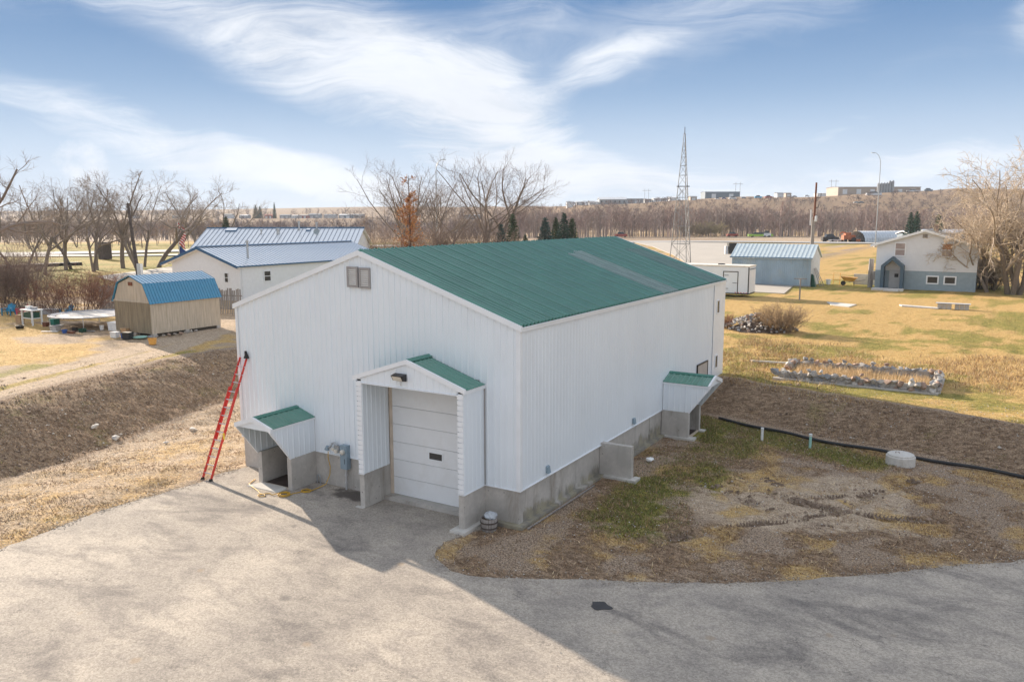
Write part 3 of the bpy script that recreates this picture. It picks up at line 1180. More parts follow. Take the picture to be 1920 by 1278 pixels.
# front wall -------------------------------------------------
# back panel behind the sheets keeps the wall solid
fwall = MB()
fwall.prism([(-W_, 0.012, ZB), (-5.2, 0.012, ZB), (-5.2, 0.012, 4.5), (-1.45, 0.012, 4.5), (-1.45, 0.012, ZB), (0, 0.012, ZB), (0, 0.012, roof_z(0) - 0.05),
             (XM, 0.012, RZ - 0.05), (-W_, 0.012, roof_z(-W_) - 0.05)], (0, 0.12, 0))
front_wall = fwall.build('front_wall', M['white'], bld)
n_sh = 13
wsh = W_ / n_sh
for i in range(n_sh):
    x0 = -W_ + i * wsh

    def lo(t, x0=x0):
        x = x0 + t
        return 4.45 if -5.25 < x < -1.40 else ZB - 0.03

    rib_sheet('siding_sheet', (x0 + 0.028, 0, 0), (1, 0, 0), (0, 0, 1), (0, -1, 0), wsh - (0.0 if i < n_sh - 1 else 0.03), lo,
              lambda t, x0=x0: roof_z(x0 + t) - 0.08, M['white'], front_wall, h=0.022)
# right wall
rw = MB()
rw.box(-0.13, -0.012, 0.13, L_, ZB, roof_z(0) - 0.06)
right_wall = rw.build('side_wall', M['white'], bld)
n_sd = 23
wsd = L_ / n_sd
for i in range(n_sd):
    rib_sheet('siding_sheet', (0, i * wsd + 0.028, 0), (0, 1, 0), (0, 0, 1), (1, 0, 0), wsd - (0.0 if i < n_sd - 1 else 0.03), ZB - 0.03, roof_z(0) - 0.08, M['white'], right_wall, h=0.009)
lw = MB()
lw.box(-W_, -W_ + 0.12, 0.13, L_, ZB, roof_z(0) - 0.06)
lw.build('side_wall', M['white'], bld)
bw = MB()
bw.prism([(-W_ + 0.12, L_, ZB), (-0.13, L_, ZB), (-0.13, L_, roof_z(0) - 0.1), (XM, L_, RZ - 0.1), (-W_ + 0.12, L_, roof_z(0) - 0.1)], (0, -0.12, 0))
bw.build('back_wall', M['white'], bld)
# corner trims and base trim
ct = MB()
ct.box(-0.11, 0.028, -0.028, -0.020, ZB - 0.03, roof_z(0) - 0.1)
ct.box(0.020, 0.028, -0.020, 0.11, ZB - 0.03, roof_z(0) - 0.1)
ct.build('corner_trim', M['white_trim'], bld)
ct = MB()
ct.box(-W_ - 0.028, -W_ + 0.11, -0.028, -0.020, ZB - 0.03, roof_z(0) - 0.1)
ct.box(-W_ - 0.028, -W_ - 0.020, -0.020, 0.13, ZB - 0.03, roof_z(0) - 0.1)
ct.build('corner_trim', M['white_trim'], bld)
ct = MB()
ct.box(0.020, 0.030, 18.98, L_ + 0.02, ZB - 0.02, roof_z(0) - 0.12)
ct.build('corner_trim', M['white_trim'], bld)
for q in ((-W_, -10.12, -0.035, 0.0), (-8.40, -5.45, -0.035, 0.0), (-1.22, 0.035, -0.035, 0.0), (0.0, 0.035, 0.0, 12.05)):
    bt = MB()
    bt.box(*q, ZB - 0.05, ZB - 0.025)
    bt.build('base_trim', M['white_trim'], bld)


def rake(mb, xa, za, xb, zb_, y0, y1, h=0.17):
    mb.hexa([(xa, y0, za - h), (xb, y0, zb_ - h), (xb, y1, zb_ - h), (xa, y1, za - h), (xa, y0, za), (xb, y0, zb_), (xb, y1, zb_), (xa, y1, za)])


YF = -0.07
rk = MB()
rake(rk, -W_ - 0.09, roof_z(-W_ - 0.09) + 0.035, XM, RZ + 0.035, YF - 0.012, 0.0)
rk.build('rake_trim', M['white_trim'], bld)
rk = MB()
rake(rk, XM + 0.001, RZ + 0.0347, 0.09, roof_z(0.09) + 0.035, YF - 0.012, 0.0)
rk.build('rake_trim', M['white_trim'], bld)
rk = MB()
rake(rk, XM, RZ + 0.045, 0.09, roof_z(0.09) + 0.045, L_ + 0.02, L_ + 0.09)
rk.build('rake_trim', M['white_trim'], bld)
et = MB()
et.box(0.03, 0.075, 0.0, L_ + 0.02, roof_z(0) - 0.17, roof_z(0) - 0.035)
et.box(0.075, 0.10, 0.0, L_ + 0.02, roof_z(0) - 0.075, roof_z(0) - 0.045)
et.build('eave_trim', M['white_trim'], bld)
# roof --------------------------------------------------------
sl = math.hypot(1, SL)
dR = Vector((1, 0, -SL)) / sl
nR = Vector((SL, 0, 1)) / sl
dL = Vector((-1, 0, -SL)) / sl
nL = Vector((-SL, 0, 1)) / sl
slen = (W_ / 2 + 0.08) * sl
rm = MB()
rm.prism([(XM, 0, RZ - 0.02), (0.05, 0, roof_z(0.05) - 0.02), (0.05, 0, roof_z(0.05) - 0.06), (XM, 0, RZ - 0.06)], (0, L_, 0))
roof = rm.build('roof', M['green'], bld)
rm = MB()
rm.prism([(XM, 0, RZ - 0.02), (-W_ - 0.05, 0, roof_z(0.05) - 0.02), (-W_ - 0.05, 0, roof_z(0.05) - 0.06), (XM, 0, RZ - 0.06)], (0, L_, 0))
rm.build('roof_underlay', M['green'], roof)
for i in range(n_sd):
    y0 = i * wsd
    base = (XM, y0 + 0.028 - 0.0, RZ)
    if i in (14, 21, 22) or i == 13:
        pass
    m1 = M['green']
    rs = rib_sheet('roof_sheet', (XM, y0 + 0.028, RZ), (0, 1, 0), dR, nR, wsd, 0.0, slen, m1, roof, h=0.072)
    rs = rib_sheet('roof_sheet', (XM, y0 + wsd - 0.028, RZ), (0, -1, 0), dL, nL, wsd, 0.0, slen, M['green'], roof, h=0.072)
for i, v0, mm in ((14, 1.55, 'fiberglass'), (13, 1.75, 'fiberglass'), (20, 1.8, 'fiberglass_green'), (21, 1.9, 'fiberglass_green')):
    if mm == 'fiberglass_green' and mm not in M:
        M[mm] = mat('greened_fibreglass_panel', (0.13, 0.225, 0.205), 0.42, var=0.15, scale=2.5, stretch=(0.4, 2, 1))
    rib_sheet('skylight_sheet', Vector((XM, i * wsd + 0.028, RZ)) + nR * 0.006, (0, 1, 0), dR, nR, wsd, v0, slen + 0.004, M[mm], roof, h=0.074)
rc = MB()
rc.prism([(XM - 0.17, YF, RZ - 0.025), (XM, YF, RZ + 0.045), (XM + 0.17, YF, RZ - 0.025), (XM, YF, RZ - 0.02)], (0, L_ - YF + 0.06, 0))
rc.build('ridge_cap', M['green_trim'], roof)

# louvred gable vents
M['louver_frame'] = mat('grey_louver_frame', (0.33, 0.31, 0.30), 0.6, var=0.1)
M['louver'] = mat('pale_louver_slat', (0.62, 0.60, 0.57), 0.6, var=0.08)
for xa, xb, za, zb_ in ((-6.62, -6.15, 7.08, 7.76), (-6.08, -5.62, 7.06, 7.74)):
    v = MB()
    for q in ((xa, xa + 0.065, za, zb_), (xb - 0.065, xb, za, zb_), (xa + 0.065, xb - 0.065, za, za + 0.06), (xa + 0.065, xb - 0.065, zb_ - 0.06, zb_)):
        v.box(q[0], q[1], -0.085, -0.02, q[2], q[3])
    v.box(xa + 0.06, xb - 0.06, -0.032, -0.022, za + 0.05, zb_ - 0.05, 1)
    vent = v.build('louver_vent', [M['louver_frame'], M['dark']], bld)
    for j in range(8):
        z = za + 0.085 + j * (zb_ - za - 0.13) / 8
        s = MB()
        s.hexa([(xa + 0.066, -0.078, z - 0.012), (xb - 0.066, -0.078, z - 0.012), (xb - 0.066, -0.036, z + 0.042), (xa + 0.066, -0.036, z + 0.042),
                (xa + 0.066, -0.078, z + 0.012), (xb - 0.066, -0.078, z + 0.012), (xb - 0.066, -0.036, z + 0.062), (xa + 0.066, -0.036, z + 0.062)])
        s.build('louver_slat', M['louver'], vent)

# overhead door ----------------------------------------------
YD = 0.20
dm = MB()
dm.box(-5.05, -1.40, YD + 0.05, YD + 0.09, 0.14, 4.4)
door = dm.build('overhead_door', M['white_door'], bld)
zs = [0.14 + 0.608 * i for i in range(8)]
for i in range(7):
    s = MB()
    z0, z1 = zs[i] + 0.0015, zs[i + 1] - 0.0015
    s.hexa([(-5.05, YD, z0 + 0.006), (-1.40, YD, z0 + 0.006), (-1.40, YD + 0.05, z0), (-5.05, YD + 0.05, z0), (-5.05, YD, z1 - 0.006), (-1.40, YD, z1 - 0.006), (-1.40, YD + 0.05, z1), (-5.05, YD + 0.05, z1)])
    s.build('door_section', M['white_door'], door)
s = MB()
for q in ((-3.57, -2.99, 1.55, 1.585), (-3.57, -2.99, 1.80, 1.835), (-3.57, -3.535, 1.585, 1.80), (-3.025, -2.99, 1.585, 1.80)):
    s.box(q[0], q[1], YD - 0.02, YD - 0.002, q[2], q[3])
wf = s.build('door_window_frame', M['white_trim'], door)
s = MB()
s.box(-3.535, -3.025, YD - 0.012, YD - 0.003, 1.585, 1.80)
s.build('door_window_pane', M['glass'], door)
s = MB()
s.box(-5.17, -5.05, YD - 0.03, YD + 0.02, 0.10, 4.5)
M['jamb'] = mat('cream_door_jamb', (0.60, 0.50, 0.40), 0.7, var=0.12)
s.build('door_jamb', M['jamb'], door)
s = MB()
s.box(-1.40, -1.30, YD - 0.03, YD + 0.02, 0.10, 4.5)
s.build('door_jamb', M['jamb'], door)
s = MB()
s.box(-5.17, -1.45, -0.18, 0.5, -0.2, 0.135)
s.build('door_sill', M['concrete'], bld)

# door portal ------------------------------------------------
YP = -1.14
pb = MB()
pb.box(-5.36, -5.17, YP, 0.02, -0.3, ZB)
portal = pb.build('door_portal', M['concrete'], bld)
pb = MB()
pb.box(-1.46, -1.26, YP, 0.02, -0.3, ZB)
pb.build('pier_wall', M['concrete'], portal)
pb = MB()
pb.box(-1.62, -1.09, YP - 0.27, -0.19, -0.3, 0.10)
pb.build('pier_footing', M['concrete_pale'], portal)
pb = MB()
pb.box(-5.50, -5.17, YP - 0.10, YP + 0.02, -0.3, 0.05)
pb.build('pier_footing', M['concrete_pale'], portal)
PM = -3.335
PZ = 5.06
PSL = 0.325


def pz(x):
    return PZ - PSL * abs(x - PM)


for xs, sgn in ((-5.36, -1), (-1.26, 1)):
    k = MB()
    k.box(xs - 0.19 if sgn > 0 else xs, xs if sgn > 0 else xs + 0.19, YP + 0.02, 0.0, ZB, 4.28)
    sw = k.build('portal_side_wall', M['white'], portal)
    for (xo, nn) in ((xs + sgn * 0.004, sgn), (xs - sgn * 0.194, -sgn)):
        L2 = 1.12 if nn == sgn else 1.30
        if nn == sgn:
            rib_sheet('siding_sheet', (xo, YP + 0.02, 0), (0, 1, 0), (0, 0, 1), (nn, 0, 0), L2, ZB - 0.03, 4.26, M['white'], sw, h=0.014)
        else:
            rib_sheet('siding_sheet', (xo, YP + 0.02, 0), (0, 1, 0), (0, 0, 1), (nn, 0, 0), L2, ZB - 0.03, 4.24, M['white'], sw, h=0.016)
    # the stacked trim on the end of the wall
    e = MB()
    xa, xb = (xs - 0.01, xs + 0.20) if sgn < 0 else (xs - 0.20, xs + 0.01)
    nz = 19
    for j in range(nz):
        z0 = ZB - 0.03 + j * (4.22 - ZB + 0.03) / nz
        z1 = z0 + (4.22 - ZB + 0.03) / nz
        ii = 0.012 if j % 2 else 0.0
        e.box(xa + 0.004, xb - 0.004, YP - 0.03, YP + 0.019, z0 + 0.014, z1 - 0.014)
        e.box(xa + 0.02, xb - 0.02, YP - 0.004, YP + 0.019, z1 - 0.014, z1 + 0.0139)
    e.build('end_trim', M['white_trim'], sw)
    b2 = MB()
    b2.box(min(xs + sgn * 0.001, xs + sgn * 0.03), max(xs + sgn * 0.001, xs + sgn * 0.03), YP, 0.0, ZB - 0.05, ZB - 0.025)
    b2.build('base_trim', M['white_trim'], sw)
    b2 = MB()
    b2.box(xs - 0.20 if sgn > 0 else xs - 0.02, xs + 0.02 if sgn > 0 else xs + 0.20, YP - 0.035, YP + 0.0, ZB - 0.05, ZB - 0.028)
    b2.build('base_trim', M['white_trim'], sw)
# header gable
hg = MB()
hg.prism([(-5.38, YP + 0.02, 4.20), (-1.24, YP + 0.02, 4.20), (-1.24, YP + 0.02, pz(-1.24) - 0.06), (PM, YP + 0.02, PZ - 0.05), (-5.38, YP + 0.02, pz(-5.38) - 0.06)], (0, 0.10, 0))
header = hg.build('header_gable', M['white'], portal)
for i in range(4):
    x0 = -5.2 + i * 0.935

    rib_sheet('siding_sheet', (x0 + 0.03, YP + 0.012, 0), (1, 0, 0), (0, 0, 1), (0, -1, 0), 0.935 - (0.03 if i == 3 else 0), 4.195, lambda t, x0=x0: max(4.20, pz(x0 + t) - 0.12), M['white'], header, h=0.014)
k = MB()
k.box(-5.18, -1.44, YP - 0.025, YP + 0.02, 4.165, 4.193)
k.build('header_trim', M['white_trim'], header)
k = MB()
rake(k, -5.50, pz(-5.50) + 0.03, PM, PZ + 0.03, YP - 0.05, YP + 0.03, 0.145)
k.build('rake_trim', M['white_trim'], portal)
k = MB()
rake(k, PM + 0.001, PZ + 0.0297, -1.17, pz(-1.17) + 0.03, YP - 0.05, YP + 0.03, 0.145)
k.build('rake_trim', M['white_trim'], portal)
psl = math.hypot(1, PSL)
k = MB()
k.prism([(-5.45, 0, pz(-5.45) - 0.03), (PM, 0, PZ - 0.03), (-1.22, 0, pz(-1.22) - 0.03), (-1.22, 0, pz(-1.22) - 0.07), (PM, 0, PZ - 0.08), (-5.45, 0, pz(-5.45) - 0.07)], (0, YP + 0.04, 0))
prf = k.build('portal_roof', M['green'], portal)
rib_sheet('roof_sheet', (PM, YP + 0.06, PZ - 0.01), (0, 1, 0), Vector((1, 0, -PSL)) / psl, Vector((PSL, 0, 1)) / psl, 1.06, 0, (PM + 1.20) * -psl + 0.03, M['green'], prf, h=0.02)
rib_sheet('roof_sheet', (PM, -0.01, PZ - 0.01), (0, -1, 0), Vector((-1, 0, -PSL)) / psl, Vector((-PSL, 0, 1)) / psl, 1.06, 0, 2.17 * psl, M['green'], prf, h=0.02)
k = MB()
k.prism([(PM - 0.15, YP + 0.02, PZ - 0.025), (PM, YP + 0.02, PZ + 0.05), (PM + 0.15, YP + 0.02, PZ - 0.025), (PM, YP + 0.02, PZ - 0.02)], (0, 1.12, 0))
k.build('ridge_cap', M['green_trim'], prf)
k = MB()
k.box(-1.245, -1.20, YP + 0.03, 0.0, pz(-1.2) - 0.14, pz(-1.2) - 0.03)
k.build('eave_trim', M['white_trim'], portal)

# dark caulked joints where the portal meets the wall
for xj in (-1.235, -5.385):
    k = MB()
    k.box(xj - 0.018, xj + 0.018, -0.036, -0.024, ZB - 0.02, 4.3)
    k.build('joint_strip', M['louver_frame'], portal)
# flood light above the door
M['bronze'] = mat('dark_bronze_metal', (0.03, 0.028, 0.03), 0.4, 0.3)
M['lens'] = mat('milky_lens', (0.66, 0.62, 0.54), 0.25, var=0.05)
k = MB()
k.hexa([(-3.77, YP - 0.02, 4.41), (-3.33, YP - 0.02, 4.41), (-3.33, YP - 0.14, 4.43), (-3.77, YP - 0.14, 4.43),
        (-3.77, YP - 0.02, 4.64), (-3.33, YP - 0.02, 4.64), (-3.33, YP - 0.24, 4.60), (-3.77, YP - 0.24, 4.60)])
fl = k.build('flood_light', M['bronze'], bld)
k = MB()
k.hexa([(-3.74, YP - 0.142, 4.435), (-3.40, YP - 0.142, 4.435), (-3.40, YP - 0.152, 4.435), (-3.74, YP - 0.152, 4.435),
        (-3.74, YP - 0.226, 4.575), (-3.40, YP - 0.226, 4.575), (-3.40, YP - 0.238, 4.575), (-3.74, YP - 0.238, 4.575)])
k.build('lens', M['lens'], fl)
k = MB()
k.tube([(-3.55, YP - 0.05, 4.42), (-3.55, YP - 0.06, 4.33), (-3.54, YP - 0.04, 4.27)], 0.016, 6)
k.build('conduit', M['alu'], fl)

# stairwell canopies ------------------------------------------


def canopy(org, across, out, side, conc, nm='entry_canopy'):
    A = Vector(across)
    O = Vector(out)
    o0 = Vector(org)

    def P(a, o, z):
        q = o0 + A * a + O * o
        return (q.x, q.y, z)

    def bx(mb, a0, a1, p0, p1, z0, z1):
        mb.hexa([P(a0, p0, z0), P(a1, p0, z0), P(a1, p1, z0), P(a0, p1, z0), P(a0, p0, z1), P(a1, p0, z1), P(a1, p1, z1), P(a0, p1, z1)])

    w = 1.66
    zt = 2.42
    rz = 2.69
    s = (rz - zt) / (w / 2)
    mb = MB()
    bx(mb, 0, 0.2, -0.02, 1.17, -0.3, ZB)
    root = mb.build(nm, conc, bld)
    mb = MB()
    bx(mb, w - 0.2, w, -0.02, 1.17, -0.3, ZB)
    mb.build('concrete_cheek', conc, root)
    for a, sg in ((0.0, -1), (w, 1)):
        mb = MB()
        ai = a + (0.05 if sg < 0 else -0.05)
        mb.prism([P(a, 0, ZB), P(a, 1.17, ZB), P(a, 2.0, zt - 0.08), P(a, 2.0, zt), P(a, 0, zt)], tuple(A * (0.05 * -sg)))
        sw = mb.build('canopy_side', M['white'], root)
        for q in range(2):
            def lo(t, q=q):
                oo = q * 1.0 + t
                return ZB - 0.03 if oo < 1.17 else ZB - 0.03 + (oo - 1.17) * (zt - 0.08 - ZB) / 0.83
            rib_sheet('siding_sheet', Vector(P(a + sg * 0.004, q * 1.0 + 0.03, 0)), O, (0, 0, 1), A * sg, 0.97, lo, zt - 0.02, M['white'], sw, h=0.013, brk=(1.14 - q * 1.0,))
            rib_sheet('siding_sheet', Vector(P(a - sg * 0.054, q * 1.0 + 0.03, 0)), O, (0, 0, 1), A * -sg, 0.97, lo, zt - 0.02, M['white'], sw, h=0.013, brk=(1.14 - q * 1.0,))
        mb = MB()
        mb.beam(P(a - sg * 0.02, 1.15, ZB - 0.03), P(a - sg * 0.02, 2.03, zt - 0.10), 0.10, 0.05, up=tuple(A))
        mb.build('slant_trim', M['white_trim'], sw)
    # front gable and fascia
    mb = MB()
    mb.prism([P(0.0, 1.97, zt - 0.125), P(w, 1.97, zt - 0.125), P(w, 1.97, zt - 0.03), P(w / 2, 1.97, rz - 0.03), P(0, 1.97, zt - 0.03)], tuple(O * 0.03))
    mb.build('canopy_gable', M['white'], root)
    for a0, z0, a1, z1 in ((-0.06, zt - s * 0.06, w / 2, rz), (w / 2 + 0.001, rz - 0.0003, w + 0.06, zt - s * 0.06)):
        mb = MB()
        mb.hexa([P(a0, 1.98, z0 - 0.13), P(a1, 1.98, z1 - 0.13), P(a1, 2.07, z1 - 0.13), P(a0, 2.07, z0 - 0.13), P(a0, 1.98, z0 + 0.03), P(a1, 1.98, z1 + 0.03), P(a1, 2.07, z1 + 0.03), P(a0, 2.07, z0 + 0.03)])
        mb.build('rake_trim', M['white_trim'], root)
    mb = MB()
    mb.prism([P(-0.03, 0, zt - 0.012), P(w / 2, 0, rz - 0.012), P(w + 0.03, 0, zt - 0.012), P(w + 0.03, 0, zt - 0.05), P(w / 2, 0, rz - 0.05), P(-0.03, 0, zt - 0.05)], tuple(O * 1.97))
    rf = mb.build('canopy_roof', M['green'], root)
    ls = math.hypot(1, s)
    for sg in (-1, 1):
        d = (A * sg - Vector((0, 0, s))) / ls
        n = (A * sg * s + Vector((0, 0, 1))) / ls
        rib_sheet('roof_sheet', Vector(P(w / 2, 0.03, rz)), O, d, n, 0.97, 0.0, (w / 2 + 0.05) * ls, M['green'], rf, h=0.018)
        rib_sheet('roof_sheet', Vector(P(w / 2, 1.0, rz)), O, d, n, 0.97, 0.0, (w / 2 + 0.05) * ls, M['green'], rf, h=0.018)
        mb = MB()
        aa = w + 0.01 if sg > 0 else -0.01
        mb.hexa([P(aa, 0, zt - 0.10), P(aa + sg * 0.03, 0, zt - 0.10), P(aa + sg * 0.03, 1.98, zt - 0.10), P(aa, 1.98, zt - 0.10), P(aa, 0, zt - 0.03), P(aa + sg * 0.03, 0, zt - 0.03), P(aa + sg * 0.03, 1.98, zt - 0.03), P(aa, 1.98, zt - 0.03)])
        mb.build('eave_trim', M['white_trim'], root)
    mb = MB()
    mb.prism([P(w / 2 - 0.13, -0.0, rz - 0.02), P(w / 2, 0, rz + 0.045), P(w / 2 + 0.13, 0, rz - 0.02), P(w / 2, 0, rz - 0.01)], tuple(O * 1.99))
    mb.build('ridge_cap', M['green_trim'], rf)
    for aj in (-0.012, w + 0.012):
        mb = MB()
        mb.hexa([P(aj - 0.012, 0.022, ZB - 0.02), P(aj + 0.012, 0.022, ZB - 0.02), P(aj + 0.012, 0.034, ZB - 0.02), P(aj - 0.012, 0.034, ZB - 0.02), P(aj - 0.012, 0.022, zt - 0.03), P(aj + 0.012, 0.022, zt - 0.03), P(aj + 0.012, 0.034, zt - 0.03), P(aj - 0.012, 0.034, zt - 0.03)])
        mb.build('joint_strip', M['louver_frame'], root)
    # door and deck inside
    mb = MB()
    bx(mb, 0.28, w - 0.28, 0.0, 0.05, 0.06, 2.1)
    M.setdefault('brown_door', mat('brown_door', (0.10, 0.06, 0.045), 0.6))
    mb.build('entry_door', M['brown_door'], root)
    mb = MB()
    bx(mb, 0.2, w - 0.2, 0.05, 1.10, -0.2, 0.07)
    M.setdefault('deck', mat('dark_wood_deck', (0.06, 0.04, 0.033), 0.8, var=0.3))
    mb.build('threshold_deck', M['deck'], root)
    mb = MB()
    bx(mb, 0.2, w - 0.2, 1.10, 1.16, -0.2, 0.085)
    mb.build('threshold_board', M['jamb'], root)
    return root


canopy((-10.10, 0, 0), (1, 0, 0), (0, -1, 0), 1, M['concrete'])
canopy((0, 12.10, 0), (0, 1, 0), (1, 0, 0), 1, M['concrete'])
k = MB()
k.box(0.0, 1.45, 12.0, 12.1, -0.3, 0.075)
k.box(1.17, 1.45, 12.1, 12.42, -0.3, 0.075)
k.box(1.17, 1.42, 13.5, 13.86, -0.3, 0.075)
k.build('canopy_footing', M['concrete_pale'], bld)
# concrete wing wall on the side
k = MB()
k.box(-0.04, 1.20, 5.80, 6.02, -0.3, ZB + 0.06)
wing = k.build('concrete_wing_wall', M['concrete'], bld)
k = MB()
k.box(0.16, 1.42, 5.66, 5.80, -0.3, 0.085)
k.box(1.20, 1.42, 5.80, 6.16, -0.3, 0.085)
k.build('wing_footing', M['concrete_pale'], wing)

# small things fixed to the walls
for y in (1.69, 8.84):
    k = MB()
    k.hexa([(0.012, y - 0.09, 1.30), (0.012, y + 0.09, 1.30), (0.11, y + 0.09, 1.28), (0.11, y - 0.09, 1.28), (0.012, y - 0.09, 1.52), (0.012, y + 0.09, 1.52), (0.07, y + 0.09, 1.50), (0.07, y - 0.09, 1.50)])
    k.build('wall_vent_hood', M['grey_paint'], bld)
M['tan_door'] = mat('tan_board_door', (0.50, 0.44, 0.38), 0.7, var=0.06)
k = MB()
k.box(0.014, 0.05, 16.66, 18.16, 1.0, 2.34)
bd = k.build('side_door', M['tan_door'], bld)
k = MB()
k.box(0.014, 0.07, 16.60, 16.66, 1.0, 2.40)
k.box(0.014, 0.07, 18.16, 18.22, 1.0, 2.40)
k.box(0.014, 0.07, 16.66, 18.16, 2.34, 2.40)
k.build('door_casing', M['bronze'], bd)
for (ya, yb, za, zb_, g) in ((19.42, 19.86, 4.55, 5.25, 0.05), (19.42, 19.86, 1.75, 2.45, 0.05)):
    k = MB()
    for q in ((ya, ya + g, za, zb_), (yb - g, yb, za, zb_), (ya + g, yb - g, za, za + g), (ya + g, yb - g, zb_ - g, zb_)):
        k.box(0.031, 0.062, q[0], q[1], q[2], q[3])
    wn_o = k.build('narrow_window', M['white_trim'], bld)
    k = MB()
    k.box(0.031, 0.042, ya + g, yb - g, za + g, zb_ - g)
    k.build('pane', M['glass'], wn_o)

# electric meter box with meter and conduit
k = MB()
k.box(-7.08, -6.78, -0.21, -0.02, 0.78, 1.62)
me_b = k.build('meter_box', M['grey_paint'], bld)
k = MB()
k.box(-7.05, -6.81, -0.218, -0.211, 0.82, 1.22)
k.box(-6.88, -6.865, -0.228, -0.219, 0.98, 1.16, 1)
k.build('meter_box_cover', [M['grey_paint'], M['black']], me_b)
k = MB()
k.tube([(-6.93, -0.21, 1.40), (-6.93, -0.30, 1.40)], [0.085, 0.085], 14)
k.tube([(-6.93, -0.30, 1.40), (-6.93, -0.33, 1.40)], [0.085, 0.05], 14)
k.build('meter', M['lens'], me_b, smooth=False)
k = MB()
k.tube([(-6.93, -0.10, 0.78), (-6.93, -0.10, 0.0)], 0.035, 8)
for z in (0.28, 0.55):
    k.tube([(-6.93, -0.10, z - 0.02), (-6.93, -0.10, z + 0.02)], 0.048, 8)
k.build('conduit', M['alu'], me_b)
# gas regulator and outlet cluster
k = MB()
k.box(-7.42, -7.20, -0.14, -0.02, 1.30, 1.55)
gc = k.build('gas_meter', M['galv'], bld)
k = MB()
k.tube([(-7.72, -0.20, 1.42), (-7.60, -0.2, 1.45), (-7.5, -0.2, 1.52), (-7.46, -0.18, 1.62), (-7.36, -0.16, 1.66), (-7.28, -0.15, 1.56)], 0.035, 8)
k.build('pipe', M['galv'], gc)
k = MB()
k.tube([(-7.70, -0.20, 1.37), (-7.66, -0.2, 1.50)], [0.09, 0.06], 10)
k.build('regulator', M['grey_paint'], gc)
k = MB()
k.tube([(-7.31, -0.14, 1.36), (-7.31, -0.20, 1.36)], 0.075, 12)
k.tube([(-7.42, -0.14, 1.42), (-7.42, -0.22, 1.42)], 0.055, 12)
k.build('outlet_cover', M['lens'], gc)
# small pipe loop in the corner by the canopy
k = MB()
k.tube([(-8.32, -0.10, 0.0), (-8.32, -0.10, 0.28), (-8.27, -0.10, 0.34), (-8.22, -0.10, 0.34), (-8.17, -0.10, 0.28), (-8.17, -0.10, 0.0)], 0.022, 6)
k.build('pipe_stub', M['galv'], bld)

# ------------------------------------------------------------------ things round the building
# red extension ladder against the front wall
lad = thing('extension_ladder', 'red fibreglass extension ladder leaning on the white wall beside the small canopy', 'ladder', (-11.95, -1.93, 0.02))
LA = (Vector((-12.18, -1.93, 0.05)), Vector((-12.08, -0.14, 4.20)))
LB = (Vector((-11.74, -1.93, 0.05)), Vector((-11.67, -0.14, 4.20)))
for a, b in (LA, LB):
    k = MB()
    k.beam(a, a + (b - a) * 0.76, 0.032, 0.085, up=(0, -1, 0.4))
    k.build('base_rail', M['red'], lad)
    k = MB()
    off = Vector((0, 0.07, 0.03))
    inn = Vector((0.03 if a.x < -12 else -0.03, 0, 0))
    k.beam(a + (b - a) * 0.30 + off + inn, b + off + inn, 0.030, 0.075, up=(0, -1, 0.4))
    k.build('fly_rail', M['red'], lad)
    k = MB()
    k.hexa([a + Vector((-0.04, -0.07, -0.045)), a + Vector((0.04, -0.07, -0.045)), a + Vector((0.04, 0.07, -0.045)), a + Vector((-0.04, 0.07, -0.045)),
            a + Vector((-0.03, -0.05, 0.06)), a + Vector((0.03, -0.05, 0.06)), a + Vector((0.03, 0.05, 0.06)), a + Vector((-0.03, 0.05, 0.06))])
    k.build('foot', M['black'], lad)
for i in range(14):
    t = 0.05 + i * 0.0672
    a = LA[0].lerp(LA[1], t)
    b = LB[0].lerp(LB[1], t)
    off = Vector((0, 0.07, 0.03)) if t > 0.76 else Vector((0, 0, 0))
    k = MB()
    k.tube([a + off, b + off], 0.021, 8)
    k.build('rung', M['alu'], lad)
k = MB()
p = LB[1] + Vector((-0.03, 0.06, 0.02))
k.hexa([p + Vector((-0.09, -0.06, 0)), p + Vector((0.09, -0.06, 0)), p + Vector((0.09, 0.05, 0)), p + Vector((-0.09, 0.05, 0)),
        p + Vector((-0.05, -0.06, 0.10)), p + Vector((0.05, -0.06, 0.10)), p + Vector((0.05, 0.05, 0.10)), p + Vector((-0.05, 0.05, 0.10))])
k.hexa([p + Vector((-0.04, -0.05, 0.10)), p + Vector((0.05, -0.05, 0.10)), p + Vector((0.05, 0.04, 0.10)), p + Vector((-0.04, 0.04, 0.10)),
        p + Vector((-0.04, -0.05, 0.28)), p + Vector((-0.0, -0.05, 0.28)), p + Vector((-0.0, 0.02, 0.28)), p + Vector((-0.04, 0.02, 0.28))])
k.build('end_mitt', M['black'], lad)
k = MB()
_a = LB[0].lerp(LB[1], 0.36)
k.beam(_a + Vector((0.03, -0.02, -0.12)), _a + Vector((0.03, -0.02, 0.12)), 0.02, 0.07, up=(0, 1, 0))
M['yellow_label'] = mat('yellow_sticker', (0.75, 0.50, 0.05), 0.5)
k.build('warning_sticker', M['yellow_label'], lad)

# ramp sheet in front of the small canopy
k = MB()
k.hexa([(-10.25, -1.62, 0.03), (-8.72, -1.58, 0.03), (-8.70, -1.18, 0.03), (-9.95, -1.18, 0.03), (-10.2, -1.60, 0.045), (-8.74, -1.56, 0.045), (-8.72, -1.18, 0.10), (-9.93, -1.18, 0.10)])
solo('ramp_slab', k, M['concrete_pale'], 'thin pale ramp slab before the small stairwell canopy', 'ramp')


